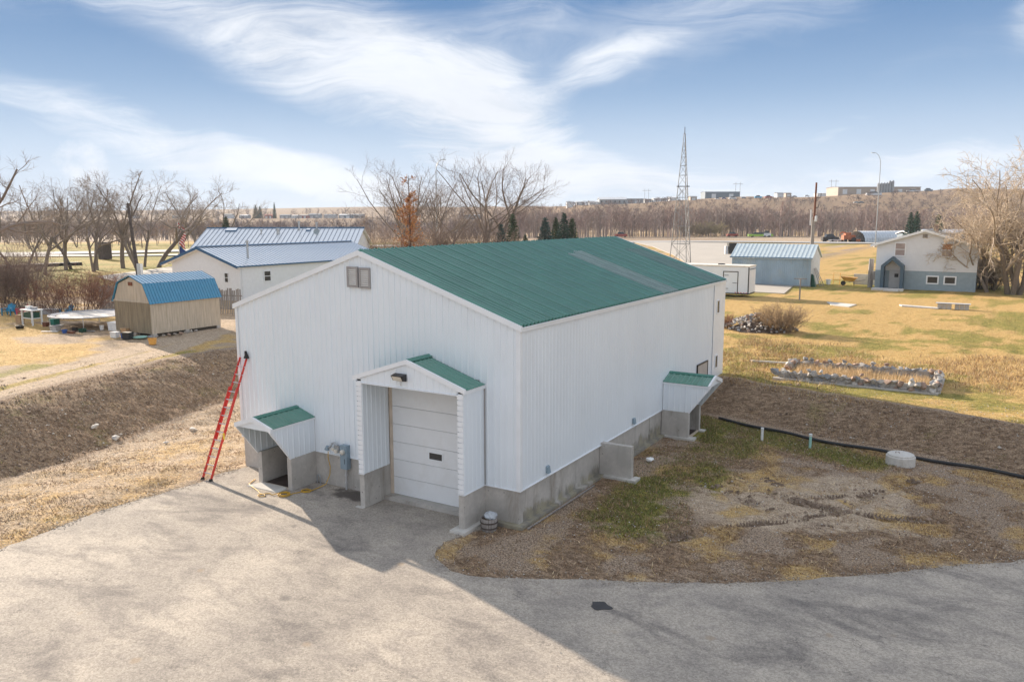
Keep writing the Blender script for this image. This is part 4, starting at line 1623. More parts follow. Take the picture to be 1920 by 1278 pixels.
def coil(cx, cy, r, turns, z0, seed, squash=0.55):
    rr = random.Random(seed)
    pts = []
    n = int(turns * 18)
    for i in range(n):
        a = 2 * math.pi * i / 18
        q = r * (1 + 0.10 * math.sin(i * 0.37 + seed)) * (0.82 + 0.18 * math.sin(i * 0.11))
        pts.append((cx + q * math.cos(a) + 0.03 * rr.uniform(-1, 1), cy + q * math.sin(a) * 0.9 + 0.02 * rr.uniform(-1, 1), z0 + 0.012 * (i // 18) + 0.004 * rr.random()))
    return pts


# yellow extension cord
pts = []
pts += [(-7.62, -0.22, 1.32), (-7.66, -0.20, 1.1), (-7.63, -0.14, 0.75), (-7.68, -0.12, 0.45), (-7.76, -0.25, 0.12), (-7.86, -0.5, 0.05)]
pts += coil(-8.0, -0.95, 0.18, 2.2, 0.045, 3)
pts += [(-8.1, -1.2, 0.045), (-8.2, -1.38, 0.045)]
pts += coil(-8.35, -1.62, 0.21, 4.5, 0.045, 9)
pts += [(-8.7, -1.85, 0.045), (-8.9, -1.78, 0.045), (-9.05, -1.92, 0.045), (-9.12, -2.1, 0.045), (-8.95, -2.2, 0.045), (-8.82, -2.05, 0.045), (-8.95, -1.95, 0.05), (-9.2, -1.95, 0.045), (-9.45, -1.80, 0.045), (-9.9, -1.65, 0.06), (-10.3, -1.45, 0.045), (-10.5, -1.0, 0.05)]
k = MB()
k.tube(pts, 0.014, 6)
solo('power_cable', k, M['yellow_rub'], 'yellow extension cord coiled on the asphalt before the canopy', 'cord', smooth=True)

# half-barrel planter by the portal pier
pl = thing('barrel_planter', 'weathered half barrel planter with dark hoops at the building corner', 'planter', (-0.72, -0.62, 0.0))
ns = 18
for i in range(ns):
    a0 = 2 * math.pi * i / ns
    a1 = 2 * math.pi * (i + 0.86) / ns
    k = MB()
    ring = []
    for z, r in ((0.0, 0.215), (0.12, 0.245), (0.28, 0.262), (0.40, 0.255)):
        ring.append([(-0.72 + rr * math.cos(a), -0.62 + rr * math.sin(a), z + 0.01) for a, rr in ((a0, r), (a1, r), (a1, r - 0.025), (a0, r - 0.025))])
    for r0, r1 in zip(ring[:-1], ring[1:]):
        k.hexa(r0 + r1)
    k.build('stave', M['wood_grey'], pl)
for z, r in ((0.10, 0.246), (0.27, 0.268)):
    k = MB()
    n = 24
    vs = []
    for zz, rr in ((z, r - 0.01), (z, r + 0.006), (z + 0.045, r + 0.010), (z + 0.045, r - 0.01)):
        vs += [(-0.72 + rr * math.cos(2 * math.pi * j / n), -0.62 + rr * math.sin(2 * math.pi * j / n), zz) for j in range(n)]
    k.add(vs, [(a * n + j, a * n + (j + 1) % n, ((a + 1) % 4) * n + (j + 1) % n, ((a + 1) % 4) * n + j) for a in range(4) for j in range(n)])
    k.build('hoop', M['bark_dark'], pl)
k = MB()
k.lathe((-0.72, -0.62, 0), [(0.05, 0.10), (0.236, 0.12), (0.236, 0.36), (0.12, 0.40), (0.02, 0.41)], 16)
M['soil'] = mat('planter_soil', (0.10, 0.07, 0.05), 0.95, var=0.4)
k.build('soil', M['soil'], pl)
# crumpled plastic bag and dead stalks in the planter
bm = bmesh.new()
bmesh.ops.create_icosphere(bm, subdivisions=3, radius=0.2)
for v in bm.verts:
    n = mnoise.noise(v.co * 9) * 0.05 + mnoise.noise(v.co * 22) * 0.025
    v.co = Vector((v.co.x * 1.05, v.co.y * 0.9, v.co.z * 0.75)) * (1 + n * 5)
me = bpy.data.meshes.new('plastic_bag')
bm.to_mesh(me)
bm.free()
M['plastic'] = mat('cloudy_plastic', (0.42, 0.45, 0.48), 0.22, var=0.2)
me.materials.append(M['plastic'])
bag = bpy.data.objects.new('plastic_bag', me)
COL.objects.link(bag)
bag.location = (-0.70, -0.55, 0.44)
tag(bag, 'crumpled cloudy plastic bag stuffed into the half barrel planter', 'plastic bag')

# black pipe across the right yard
HOSE = [(1.35, 16.0), (2.4, 15.65), (3.9, 15.15), (5.6, 14.6), (7.4, 14.25), (9.4, 13.95), (11.2, 13.6), (13.4, 13.2), (16.5, 12.7), (20, 11.9)]
hp = []
for a, b in zip(HOSE[:-1], HOSE[1:]):
    for j in range(6):
        t = j / 6
        x = a[0] + (b[0] - a[0]) * t
        y = a[1] + (b[1] - a[1]) * t
        hp.append((x, y, gz(x, y) + 0.10 + 0.03 * math.sin(x * 1.7)))
k = MB()
k.tube(hp, 0.065, 10)
solo('drain_pipe', k, M['black'], 'long black plastic pipe lying along the foot of the right bank', 'pipe', smooth=True)
# two white stand pipes
M['pvc'] = mat('white_pvc', (0.78, 0.79, 0.78), 0.4)
M['pvc_green'] = mat('pale_green_pvc', (0.36, 0.62, 0.55), 0.4)
for x, y, mm, lb in ((3.89, 13.68, 'pvc', 'white plastic stand pipe in the grass nearest the side canopy'), (5.84, 13.70, 'pvc_green', 'pale green plastic stand pipe with white cap in the grass')):
    r_ = thing('stand_pipe', lb, 'pipe', (x, y, gz(x, y)), 'stand pipes in the right yard')
    k = MB()
    k.tube([(x, y, -0.2), (x, y, 0.45)], 0.055, 12)
    k.build('pipe', M[mm], r_)
    k = MB()
    k.tube([(x, y, 0.44), (x, y, 0.53)], 0.066, 12)
    k.build('cap', M['pvc'], r_)
# concrete well ring
cr = thing('well_ring', 'round pale concrete well ring with a lid lying in the right yard', 'concrete ring', (9.28, 12.9, 0.0))
k = MB()
k.lathe((9.28, 12.9, 0), [(0.52, -0.2), (0.52, 0.34), (0.49, 0.37)], 28)
k.build('ring', M['concrete_pale'], cr)
k = MB()
k.lathe((9.28, 12.9, 0), [(0.47, 0.36), (0.47, 0.41), (0.43, 0.43)], 28)
k.build('lid', M['concrete_pale'], cr)
k = MB()
k.tube([(9.1, 12.9, 0.42), (9.1, 12.9, 0.48), (9.22, 12.9, 0.48), (9.22, 12.9, 0.42)], 0.014, 6)
k.build('handle', M['rust'], cr)


# stones ------------------------------------------------------
def stone_mesh(seed, name='stone'):
    rr = random.Random(seed)
    bm = bmesh.new()
    for i in range(15):
        a = rr.uniform(0, 2 * math.pi)
        z = rr.uniform(-1, 1)
        q = math.sqrt(1 - z * z)
        s = rr.uniform(0.82, 1.08)
        bm.verts.new((q * math.cos(a) * s, q * math.sin(a) * s * 0.85, z * s * 0.75))
    bmesh.ops.convex_hull(bm, input=bm.verts[:])
    for v in [v for v in bm.verts if not v.link_faces]:
        bm.verts.remove(v)
    me = bpy.data.meshes.new(name)
    bm.to_mesh(me)
    bm.free()
    return me


STONE_ME = []
for i in range(20):
    me = stone_mesh(i + 3)
    me.materials.append(STONES[i % 5])
    STONE_ME.append(me)


def put_stone(x, y, z, s, parent=None, name='stone', flat=1.0, rr=rng, me=None):
    o = bpy.data.objects.new(name, me or rr.choice(STONE_ME))
    COL.objects.link(o)
    if parent is not None:
        off = OFF[parent.name]
        o.parent = parent
        o.location = (x - off[0], y - off[1], z - off[2])
    else:
        o.location = (x, y, z)
    o.rotation_euler = (rr.uniform(-.4, .4), rr.uniform(-.4, .4), rr.uniform(0, 6.28))
    o.scale = (s * rr.uniform(0.8, 1.25), s * rr.uniform(0.8, 1.2), s * flat * rr.uniform(0.8, 1.2))
    return o


# stone-walled garden bed
gb = thing('stone_garden_bed', 'rectangular garden bed walled with mixed field stones on a concrete curb', 'garden bed', (6.3, 22.7, 1.3))
rs = random.Random(5)
WALLS = [((2.85, 21.0), (9.9, 20.9), 0.0), ((9.9, 20.9), (9.82, 24.7), 0.0), ((9.82, 24.75), (2.95, 24.4), 0.0), ((2.95, 24.4), (2.9, 23.5), 0.0), ((3.05, 21.0), (3.0, 21.35), 0)]
for (a, b, _) in WALLS:
    L = math.hypot(b[0] - a[0], b[1] - a[1])
    k = MB()
    k.beam((a[0], a[1], 1.40), (b[0], b[1], 1.40), 0.16, 0.50)
    k.build('mortar_core', M['stone'], gb)
    d = 0.0
    ux, uy = (b[0] - a[0]) / L, (b[1] - a[1]) / L
    while d < L:
        s = rs.uniform(0.17, 0.25)
        d += s
        x, y = a[0] + ux * d, a[1] + uy * d
        zz = gz(x, y)
        for row, (hz_, sc_) in enumerate(((0.12, 1.1), (0.34, 1.05), (0.53, 0.75))):
            if row == 2 and rs.random() < 0.75:
                continue
            put_stone(x + ux * rs.uniform(-.08, .08) + uy * rs.uniform(-.02, .12), y + uy * rs.uniform(-.08, .08) - ux * rs.uniform(-.02, .12), zz + hz_ + rs.uniform(-.02, .03), s * sc_, gb, rr=rs)
        d += s * 0.45
for q in ((2.65, 10.05, 20.62, 20.95), (9.95, 10.12, 20.95, 24.8), (2.8, 9.9, 24.55, 24.85)):
    k = MB()
    z0 = gz((q[0] + q[1]) / 2, (q[2] + q[3]) / 2)
    k.box(*q, z0 - 0.2, z0 + 0.07)
    k.build('curb', M['concrete'], gb)
# two stones at the bed's open corner
put_stone(2.75, 21.0, 1.62, 0.32, gb, rr=rs, me=STONE_ME[1])

# rock pile
rp = thing('rock_pile', 'heap of mixed field stones in the lawn near the back corner of the building', 'rock pile', (-3.0, 38.0, 1.3))
rs = random.Random(8)
for i in range(230):
    a = rs.uniform(0, 2 * math.pi)
    q = math.sqrt(rs.random())
    x = -2.6 + 2.9 * q * math.cos(a)
    y = 38.4 + 1.9 * q * math.sin(a)
    h = 1.15 * (1 - q) ** 0.75
    s = rs.uniform(0.09, 0.22) * (1.15 - 0.4 * q)
    put_stone(x, y, 1.32 + h, s, rp, rr=rs)
k = MB()
k.lathe((-2.6, 38.4, 1.1), [(2.6, 0.0), (1.9, 0.28), (1.1, 0.62), (0.4, 0.95), (0.05, 1.05)], 16)
k.build('rubble_core', M['soil'], rp)

# loose stones on the left slope
for x, y, s, lb in ((-19.5, 3.2, 0.30, 'pale boulder on the left slope, largest of the loose stones by the ladder'),
                    (-18.6, 1.2, 0.17, 'small pale stone on the left slope nearest the ladder'),
                    (-21.0, 0.4, 0.22, 'flat pale stone in the swale below the left bank, right of its twin'),
                    (-22.3, 0.3, 0.24, 'flat grey stone in the swale below the left bank')):
    o = put_stone(x, y, gz(x, y) + 0.06, s, None, 'boulder', 0.7, me=STONE_ME[3])
    tag(o, lb, 'boulder', 'loose stones on the left slope')
# white rag by the footing
bm = bmesh.new()
bmesh.ops.create_icosphere(bm, subdivisions=2, radius=0.15)
for v in bm.verts:
    v.co *= 1 + mnoise.noise(v.co * 14) * 0.5
    v.co.z *= 0.6
me = bpy.data.meshes.new('white_rag')
bm.to_mesh(me)
bm.free()
me.materials.append(M['pvc'])
o = bpy.data.objects.new('white_rag', me)
COL.objects.link(o)
o.location = (0.95, 8.3, 0.12)
tag(o, 'crumpled white rag on the ground beside the mossy wall footing', 'rag')
k = MB()
k.beam((0.30, -0.05, 0.06), (0.32, 4.6, 0.05), 0.05, 0.03)
solo('edging_strip', k, M['wood_grey'], 'thin grey edging strip along the side wall footing', 'edging')
# long pale timber lying behind the building corner
k = MB()
k.beam((0.4, 24.9, 1.36), (3.9, 23.6 + 1.9, 1.36), 0.12, 0.08)
solo('timber', k, M['concrete_pale'], 'long pale timber lying in the grass behind the building corner', 'timber')

# ------------------------------------------------------------------ left yard
GRD = 1.3


def seam_sheets(parent, o, u, v, n, total, length, step, material, rib=0.035, rw=0.03, name='roof_sheet', seam=None):
    """standing-seam sheets side by side along u"""
    cnt = int(round(total / step))
    w = total / cnt
    o, u, v, n = Vector(o), Vector(u), Vector(v), Vector(n)
    for i in range(cnt):
        mb = MB()
        prof = [(0.0, rib), (rw, rib), (rw * 1.3, 0.0), (w - rw * 0.3, 0.0), (w - 0.002, rib * 0.98)]
        a = [o + u * (i * w + t) + n * h for t, h in prof]
        b = [p + v * length for p in a]
        kk = len(prof)
        for j in range(kk - 1):
            mb.add([a[j], a[j + 1], b[j + 1], b[j]], [(0, 1, 2, 3)], 0 if (seam is None or j == 2) else 1)
        mb.build(name, material if seam is None else [material, seam], parent)


# gambrel shed
M['sky_sheet'] = mat('pale_blue_sheet', (0.42, 0.56, 0.66), 0.3, var=0.05)  # upper roof slopes get a paler blue sheet than the lower ones
sh = thing('gambrel_shed', 'plywood gambrel shed with a bright blue metal roof beside the trampoline', 'shed', (-39.25, 16.5, GRD))
SX0, SX1, SY0, SY1 = -41.3, -37.25, 13.7, 19.4
SW = SX1 - SX0
sc = (SX0 + SX1) / 2
z0 = GRD + 0.22
prof = [(SX0, z0), (SX1, z0), (SX1, z0 + 2.15), (SX1 - 0.62, z0 + 3.35), (sc, z0 + 3.85), (SX0 + 0.62, z0 + 3.35), (SX0, z0 + 2.15)]
k = MB()
k.prism([(x, SY0, z) for x, z in prof], (0, SY1 - SY0, 0))
wall = k.build('wall', M['wood_tan'], sh)
# grooved siding boards on the two walls in view
nb = 28
for i in range(nb):
    y = SY0 + (SY1 - SY0) * i / nb
    k = MB()
    k.box(SX1 + 0.002, SX1 + 0.012, y + 0.008, y + (SY1 - SY0) / nb - 0.005, z0, z0 + 2.05)
    k.build('siding_board', M['wood_tan'], wall)
M['wood_band'] = mat('raw_wood_band', (0.50, 0.33, 0.17), 0.8, var=0.15)
k = MB()
k.box(SX1 + 0.002, SX1 + 0.03, SY0, SY1, z0 + 2.05, z0 + 2.15)
k.build('frieze_board', M['wood_band'], sh)
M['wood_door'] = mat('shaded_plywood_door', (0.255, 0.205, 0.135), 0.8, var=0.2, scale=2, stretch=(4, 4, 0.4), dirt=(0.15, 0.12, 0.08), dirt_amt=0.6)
for a, b in ((SX0 + 0.05, sc - 0.01), (sc + 0.01, SX1 - 0.05)):
    k = MB()
    k.box(a, b, SY0 - 0.04, SY0 - 0.002, z0 + 0.04, z0 + 2.12)
    k.build('shed_door', M['wood_door'], sh)
k = MB()
k.box(SX0 - 0.02, SX1 + 0.02, SY0 - 0.05, SY0 - 0.002, z0 + 2.12, z0 + 2.20)
k.build('door_head_trim', M['wood_tan'], sh)
k = MB()
k.box(sc - 0.22, sc + 0.22, SY0 - 0.05, SY0 - 0.003, z0 + 3.25, z0 + 3.50)
k.build('gable_vent', M['rust'], sh)
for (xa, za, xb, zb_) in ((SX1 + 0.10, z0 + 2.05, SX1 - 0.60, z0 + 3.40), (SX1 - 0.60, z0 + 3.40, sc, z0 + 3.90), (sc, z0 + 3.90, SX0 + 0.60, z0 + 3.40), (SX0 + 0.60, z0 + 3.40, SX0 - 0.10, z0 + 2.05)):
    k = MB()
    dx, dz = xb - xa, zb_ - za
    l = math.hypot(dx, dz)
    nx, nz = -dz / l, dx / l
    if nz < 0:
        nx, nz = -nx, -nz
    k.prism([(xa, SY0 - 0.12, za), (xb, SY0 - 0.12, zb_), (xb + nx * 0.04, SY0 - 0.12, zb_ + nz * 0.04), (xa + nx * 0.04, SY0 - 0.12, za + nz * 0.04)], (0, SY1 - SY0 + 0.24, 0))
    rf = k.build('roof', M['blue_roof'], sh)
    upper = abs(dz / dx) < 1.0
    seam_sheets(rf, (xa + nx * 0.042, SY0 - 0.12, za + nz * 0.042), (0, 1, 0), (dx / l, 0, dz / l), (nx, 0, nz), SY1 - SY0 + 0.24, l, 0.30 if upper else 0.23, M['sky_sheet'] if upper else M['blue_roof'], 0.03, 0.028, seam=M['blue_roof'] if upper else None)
for i, (x, y) in enumerate([(SX0 + .1, SY0 + .2), (SX1 - .1, SY0 + .2), (SX0 + .1, SY1 - .2), (SX1 - .1, SY1 - .2), (sc, SY0 + .2), (SX1 - .1, 16.5)]):
    k = MB()
    k.box(x - 0.15, x + 0.15, y - 0.15, y + 0.15, GRD - 0.1, z0)
    k.build('block', M['concrete'], sh)
M['skid'] = mat('dark_skid', (0.05, 0.04, 0.03), 0.9)
k = MB()
k.box(SX0 + 0.1, SX1 - 0.06, SY0 + 0.5, SY1 - 0.3, GRD - 0.05, z0 - 0.002)
k.build('floor_skid', M['skid'], sh)

# stones along the shed
rs = random.Random(3)
for i in range(9):
    y = 13.4 + i * 0.45
    x = -36.95 + rs.uniform(-.1, .1)
    o = put_stone(x, y, GRD + 0.10, rs.uniform(0.13, 0.22), None, 'edging_stone', 0.8, rs)
    tag(o, ['first', 'second', 'third', 'fourth', 'fifth', 'sixth', 'seventh', 'eighth', 'last'][i] + ' pale stone from the near corner in the row along the shed', 'stone', 'stones along the shed')

# weathered board fence
fe = thing('board_fence', 'weathered grey vertical board fence behind the shed', 'fence', (-49, 23.6, GRD))
fx0, fx1 = -57.2, -42.2
nbf = 88
for i in range(nbf):
    x = fx0 + (fx1 - fx0) * i / nbf
    y = 22.4 + (x - fx0) / (fx1 - fx0) * 3.2
    k = MB()
    h = 2.15 + rng.uniform(-0.14, 0.10)
    tl = rng.uniform(-0.03, 0.03)
    w = (fx1 - fx0) / nbf - 0.02
    k.hexa([(x, y, GRD - 0.1), (x + w, y, GRD - 0.1), (x + w, y + 0.025, GRD - 0.1), (x, y + 0.025, GRD - 0.1), (x + tl, y, GRD + h), (x + w + tl, y, GRD + h), (x + w + tl, y + 0.025, GRD + h), (x + tl, y + 0.025, GRD + h)])
    k.build('board', M['wood_grey'], fe)
for z in (0.5, 1.6):
    k = MB()
    k.beam((fx0, 22.46, GRD + z), (fx1, 25.66, GRD + z), 0.05, 0.10)
    k.build('rail', M['wood_grey'], fe)

# white garage with seamed roof -----------------------------------


def window(parent, P, u, n, w, h, glass=None, fr=0.07, bar=True, frame=None, name='window'):
    """P: lower corner; u: horizontal direction; n: outward normal"""
    P, u, n = Vector(P), Vector(u), Vector(n)
    zz = Vector((0, 0, 1))
    glass = glass or M['glass']
    frame = frame or M['white_trim']
    k = MB()

    def pc(a0, a1, b0, b1, d0, d1):
        c = [P + u * a + zz * b + n * d for d in (d0, d1) for a, b in ((a0, b0), (a1, b0), (a1, b1), (a0, b1))]
        k.hexa(c)

    for q in ((0, fr, 0, h), (w - fr, w, 0, h), (fr, w - fr, 0, fr), (fr, w - fr, h - fr, h)):
        pc(*q, 0.003, 0.06)
    if bar:
        pc(fr, w - fr, h / 2 - fr * 0.3, h / 2 + fr * 0.3, 0.003, 0.05)
    o = k.build(name, frame, parent)
    k = MB()
    c = [P + u * a + zz * b + n * d for d in (0.003, 0.02) for a, b in ((fr, fr), (w - fr, fr), (w - fr, h - fr), (fr, h - fr))]
    k.hexa(c)
    k.build('pane', glass, o)
    return o


def lap_siding(parent, P, u, n, w, z0, topf, step, material, name='lap_board'):
    """overlapping horizontal boards up a wall; topf(z) gives (a0, a1) the extent at height z"""
    P, u, n = Vector(P), Vector(u), Vector(n)
    z = z0
    i = 0
    while True:
        e = topf(z + step * 0.5)
        if e is None:
            break
        a0, a1 = e
        e2 = topf(z + step) or e
        b0, b1 = e2
        k = MB()
        zz = Vector((0, 0, 1))
        c0 = [P + u * a0 + zz * z + n * 0.022, P + u * a1 + zz * z + n * 0.022, P + u * b1 + zz * (z + step) + n * 0.004, P + u * b0 + zz * (z + step) + n * 0.004]
        c1 = [P + u * a0 + zz * z + n * -0.01, P + u * a1 + zz * z + n * -0.01, P + u * b1 + zz * (z + step) + n * -0.01, P + u * b0 + zz * (z + step) + n * -0.01]
        k.hexa(c0 + c1)
        k.build(name, material, parent)
        z += step
        i += 1
        if i > 60:
            break


ga = thing('white_garage', 'white clad garage with a pale blue seamed roof and blue edges behind the shed', 'garage', (-57, 44, GRD))
GX0, GX1, GY0, GY1 = -61.6, -51.3, 33.3, 55.0
GC = -57.0
GE, GP = 4.72, 6.50
gsl = (GP - GE) / 5.9
k = MB()
k.prism([(GX0, GY0, GRD - 0.2), (GX1, GY0, GRD - 0.2), (GX1, GY0, GP - gsl * (GX1 - GC) - 0.08), (GC, GY0, GP - 0.1), (GX0, GY0, GP - gsl * (GC - GX0) - 0.08)], (0, GY1 - GY0, 0))
gw = k.build('wall', M['white_lap'], ga)


def g_ext(z):
    if z > GP - 0.2:
        return None
    t = (GP - 0.1 - z) / gsl
    return (max(GX0, GC - t) - GX0, min(GX1, GC + t) - GX0)


lap_siding(gw, (GX0, GY0, 0), (1, 0, 0), (0, -1, 0), 0, GRD, g_ext, 0.25, M['white_lap'])
lap_siding(gw, (GX1, GY0, 0), (0, 1, 0), (1, 0, 0), 0, GRD, lambda z: None if z > 4.5 else (0, GY1 - GY0), 0.25, M['white_lap'])
gl = math.hypot(1, gsl)
for sg in (1, -1):
    xe = GC + sg * 5.9
    k = MB()
    k.prism([(GC, GY0 - 0.45, GP), (xe, GY0 - 0.45, GE), (xe, GY0 - 0.45, GE - 0.06), (GC, GY0 - 0.45, GP - 0.06)], (0, GY1 - GY0 + 0.9, 0))
    grf = k.build('roof', M['pale_roof'], ga)
    seam_sheets(grf, (GC, GY0 - 0.45, GP + 0.004), (0, 1, 0), Vector((sg, 0, -gsl)) / gl, Vector((sg * gsl, 0, 1)) / gl, GY1 - GY0 + 0.9, 5.9 * gl, 0.5, M['pale_roof'], 0.03, 0.022, seam=M['blue_trim'])
    k = MB()
    k.hexa([(GC, GY0 - 0.50, GP - 0.22), (xe, GY0 - 0.50, GE - 0.22), (xe, GY0 - 0.451, GE - 0.22), (GC, GY0 - 0.451, GP - 0.22), (GC, GY0 - 0.50, GP + 0.06), (xe, GY0 - 0.50, GE + 0.06), (xe, GY0 - 0.451, GE + 0.06), (GC, GY0 - 0.451, GP + 0.06)])
    k.build('rake_trim', M['blue_trim'], ga)
    k = MB()
    xa = xe + sg * 0.02
    k.box(min(xe + sg * 0.001, xe + sg * 0.05), max(xe + sg * 0.001, xe + sg * 0.05), GY0 - 0.45, GY1 + 0.45, GE - 0.10, GE + 0.04)
    k.build('eave_trim', M['blue_trim'], ga)
    k = MB()
    k.hexa([(GC, GY0 - 0.45, GP - 0.25), (xe - sg * 0.1, GY0 - 0.45, GE - 0.23), (xe - sg * 0.1, GY0 - 0.01, GE - 0.23), (GC, GY0 - 0.01, GP - 0.25), (GC, GY0 - 0.45, GP - 0.075), (xe - sg * 0.1, GY0 - 0.45, GE - 0.065), (xe - sg * 0.1, GY0 - 0.01, GE - 0.065), (GC, GY0 - 0.01, GP - 0.075)])
    k.build('soffit', M['white_trim'], ga)
k = MB()
k.prism([(GC - 0.25, GY0 - 0.5, GP + 0.03), (GC, GY0 - 0.5, GP + 0.11), (GC + 0.25, GY0 - 0.5, GP + 0.03), (GC, GY0 - 0.5, GP + 0.01)], (0, GY1 - GY0 + 1.0, 0))
k.build('ridge_cap', M['blue_trim'], ga)
window(ga, (-53.55, GY0 - 0.02, 3.05), (1, 0, 0), (0, -1, 0), 0.62, 1.0)
window(ga, (GX1 + 0.02, 36.2, 3.0), (0, 1, 0), (1, 0, 0), 1.0, 1.15, fr=0.10)
k = MB()
k.tube([(-53.2, 36.0, 5.0), (-53.2, 36.0, 7.0)], 0.11, 12)
k.tube([(-53.2, 36.0, 6.95), (-53.2, 36.0, 7.15)], 0.15, 12)
k.build('flue_pipe', M['galv'], ga)
k = MB()
k.tube([(-51.15, GY0 + 0.25, GE - 0.2), (-51.22, GY0 + 0.2, GE - 0.6), (-51.22, GY0 + 0.2, GRD)], 0.05, 8)
k.build('downspout', M['white_trim'], ga)

# long white-roofed house behind the garage
M['seam_grey'] = mat('grey_seam', (0.30, 0.33, 0.38), 0.5)
ho = thing('long_house', 'long low house with a pale seamed roof, skylights and a dish behind the garage', 'house', (-72, 60, GRD))
HA = Vector((-83.2, 55.0, 0))
HB = Vector((-64.3, 66.4, 0))
hu = (HB - HA).normalized()
hn = Vector((hu.y, -hu.x, 0))            # towards the camera
hl = (HB - HA).length
RZH = 8.0
run, drop = 6.6, 2.6
k = MB()
poly = [HA + Vector((0, 0, RZH)), HA + hn * run + Vector((0, 0, RZH - drop)), HA + hn * run + Vector((0, 0, RZH - drop - 0.08)), HA + Vector((0, 0, RZH - 0.08)),
        HA - hn * run + Vector((0, 0, RZH - drop - 0.08)), HA - hn * run + Vector((0, 0, RZH - drop))]
k.prism([tuple(p) for p in poly], tuple(hu * hl))
hr = k.build('roof', M['pale_roof'], ho)
dl = math.hypot(run, drop)
hd = (hn * run - Vector((0, 0, drop))) / dl
hno = (hn * drop + Vector((0, 0, run))) / dl
seam_sheets(hr, HA + Vector((0, 0, RZH)) + hno * 0.01, hu, hd, hno, hl, dl, 0.62, M['pale_roof'], 0.07, 0.06, seam=M['seam_grey'])
k = MB()
k.beam(HA + Vector((0, 0, RZH + 0.05)), HB + Vector((0, 0, RZH + 0.05)), 0.4, 0.14)
k.build('ridge_cap', M['blue_trim'], ho)
k = MB()
q0 = HA + hu * 0.4 + hn * (run - 0.6)
q1 = HA + hu * 0.4 - hn * (run - 0.6)
k.prism([tuple(q0 + Vector((0, 0, GRD - 0.2))), tuple(q1 + Vector((0, 0, GRD - 0.2))), tuple(q1 + Vector((0, 0, RZH - drop + 0.05))), tuple(HA + hu * 0.4 + Vector((0, 0, RZH - 0.2))), tuple(q0 + Vector((0, 0, RZH - drop + 0.05)))], tuple(hu * (hl - 0.8)))
k.build('wall', M['white_lap'], ho)


def roof_pt(t, s, h=0.0):
    return HA + hu * t + Vector((0, 0, RZH)) + hd * s + hno * h


for t, s, w, l in ((2.9, 0.35, 1.55, 1.0), (14.1, 0.55, 0.6, 0.65)):
    k = MB()
    k.hexa([roof_pt(t, s, 0.02), roof_pt(t + w, s, 0.02), roof_pt(t + w, s + l, 0.02), roof_pt(t, s + l, 0.02), roof_pt(t, s, 0.16), roof_pt(t + w, s, 0.16), roof_pt(t + w, s + l, 0.18), roof_pt(t, s + l, 0.18)])
    so = k.build('roof_hatch', M['blue_trim'], ho)
    k = MB()
    k.hexa([roof_pt(t + .05, s + .05, 0.162), roof_pt(t + w - .05, s + .05, 0.162), roof_pt(t + w - .05, s + l - .1, 0.182), roof_pt(t + .05, s + l - .1, 0.182), roof_pt(t + .05, s + .05, 0.20), roof_pt(t + w - .05, s + .05, 0.20), roof_pt(t + w - .05, s + l - .1, 0.22), roof_pt(t + .05, s + l - .1, 0.22)])
    k.build('hatch_cover', M['pale_roof'], so)
for t, s, hgt, r in ((8.2, 2.3, 0.5, 0.09), (10.5, 2.2, 0.65, 0.22), (13.1, 0.9, 1.1, 0.12), (15.4, 0.2, 0.7, 0.12)):
    p = roof_pt(t, s)
    k = MB()
    k.tube([p, p + Vector((0, 0, hgt))], r, 10)
    k.tube([p + Vector((0, 0, hgt - 0.05)), p + Vector((0, 0, hgt + 0.18))], r * 1.5, 10)
    k.build('roof_vent', M['galv'], ho)
k = MB()
p = roof_pt(15.9, 2.5, 0.5)
n = 20
dv = (hn * 0.85 + Vector((0, 0, 0.4))).normalized()
ss_ = dv.cross(Vector((0, 0, 1))).normalized()
tt = ss_.cross(dv)
vs = [p - dv * 0.10]
for ring, dd in ((0.25, -0.06), (0.42, 0.0)):
    for j in range(n):
        a = 2 * math.pi * j / n
        vs.append(p + (ss_ * math.cos(a) + tt * math.sin(a)) * ring + dv * dd)
fs = [(0, 1 + j, 1 + (j + 1) % n) for j in range(n)] + [(1 + j, 1 + n + j, 1 + n + (j + 1) % n, 1 + (j + 1) % n) for j in range(n)]
k.add(vs, fs)
k.tube([p - dv * 0.1, roof_pt(15.9, 2.6)], 0.04, 6)
M['dish'] = mat('grey_dish', (0.25, 0.29, 0.31), 0.5)
k.build('dish', M['dish'], ho)

# trampoline ---------------------------------------------------
tr_o = thing('trampoline', 'round trampoline with a pale worn mat beside the gambrel shed', 'trampoline', (-46.4, 15.0, GRD))
TC = (-46.4, 15.0)
TR = 2.85
k = MB()
n = 36
k.tube([(TC[0] + TR * math.cos(2 * math.pi * j / n), TC[1] + TR * math.sin(2 * math.pi * j / n), GRD + 0.95) for j in range(n + 1)], 0.035, 6, cap=False)
k.build('frame_ring', M['galv'], tr_o)
k = MB()
vs = [(TC[0], TC[1], GRD + 0.90)] + [(TC[0] + (TR - 0.55) * math.cos(2 * math.pi * j / n), TC[1] + (TR - 0.55) * math.sin(2 * math.pi * j / n), GRD + 0.93) for j in range(n)]
k.add(vs, [(0, 1 + j, 1 + (j + 1) % n) for j in range(n)])
M['tmat'] = mat('worn_pale_mat', (0.50, 0.47, 0.44), 0.8, var=0.25, scale=0.8, dirt=(0.28, 0.29, 0.33), dirt_amt=0.7, dirt_scale=0.6)
k.build('mat', M['tmat'], tr_o)
k = MB()
vs = []
for rr_, z in ((TR - 0.5, 0.94), (TR - 0.03, 0.955)):
    vs += [(TC[0] + rr_ * math.cos(2 * math.pi * j / n), TC[1] + rr_ * math.sin(2 * math.pi * j / n), GRD + z) for j in range(n)]
k.add(vs, [(j, (j + 1) % n, n + (j + 1) % n, n + j) for j in range(n)])
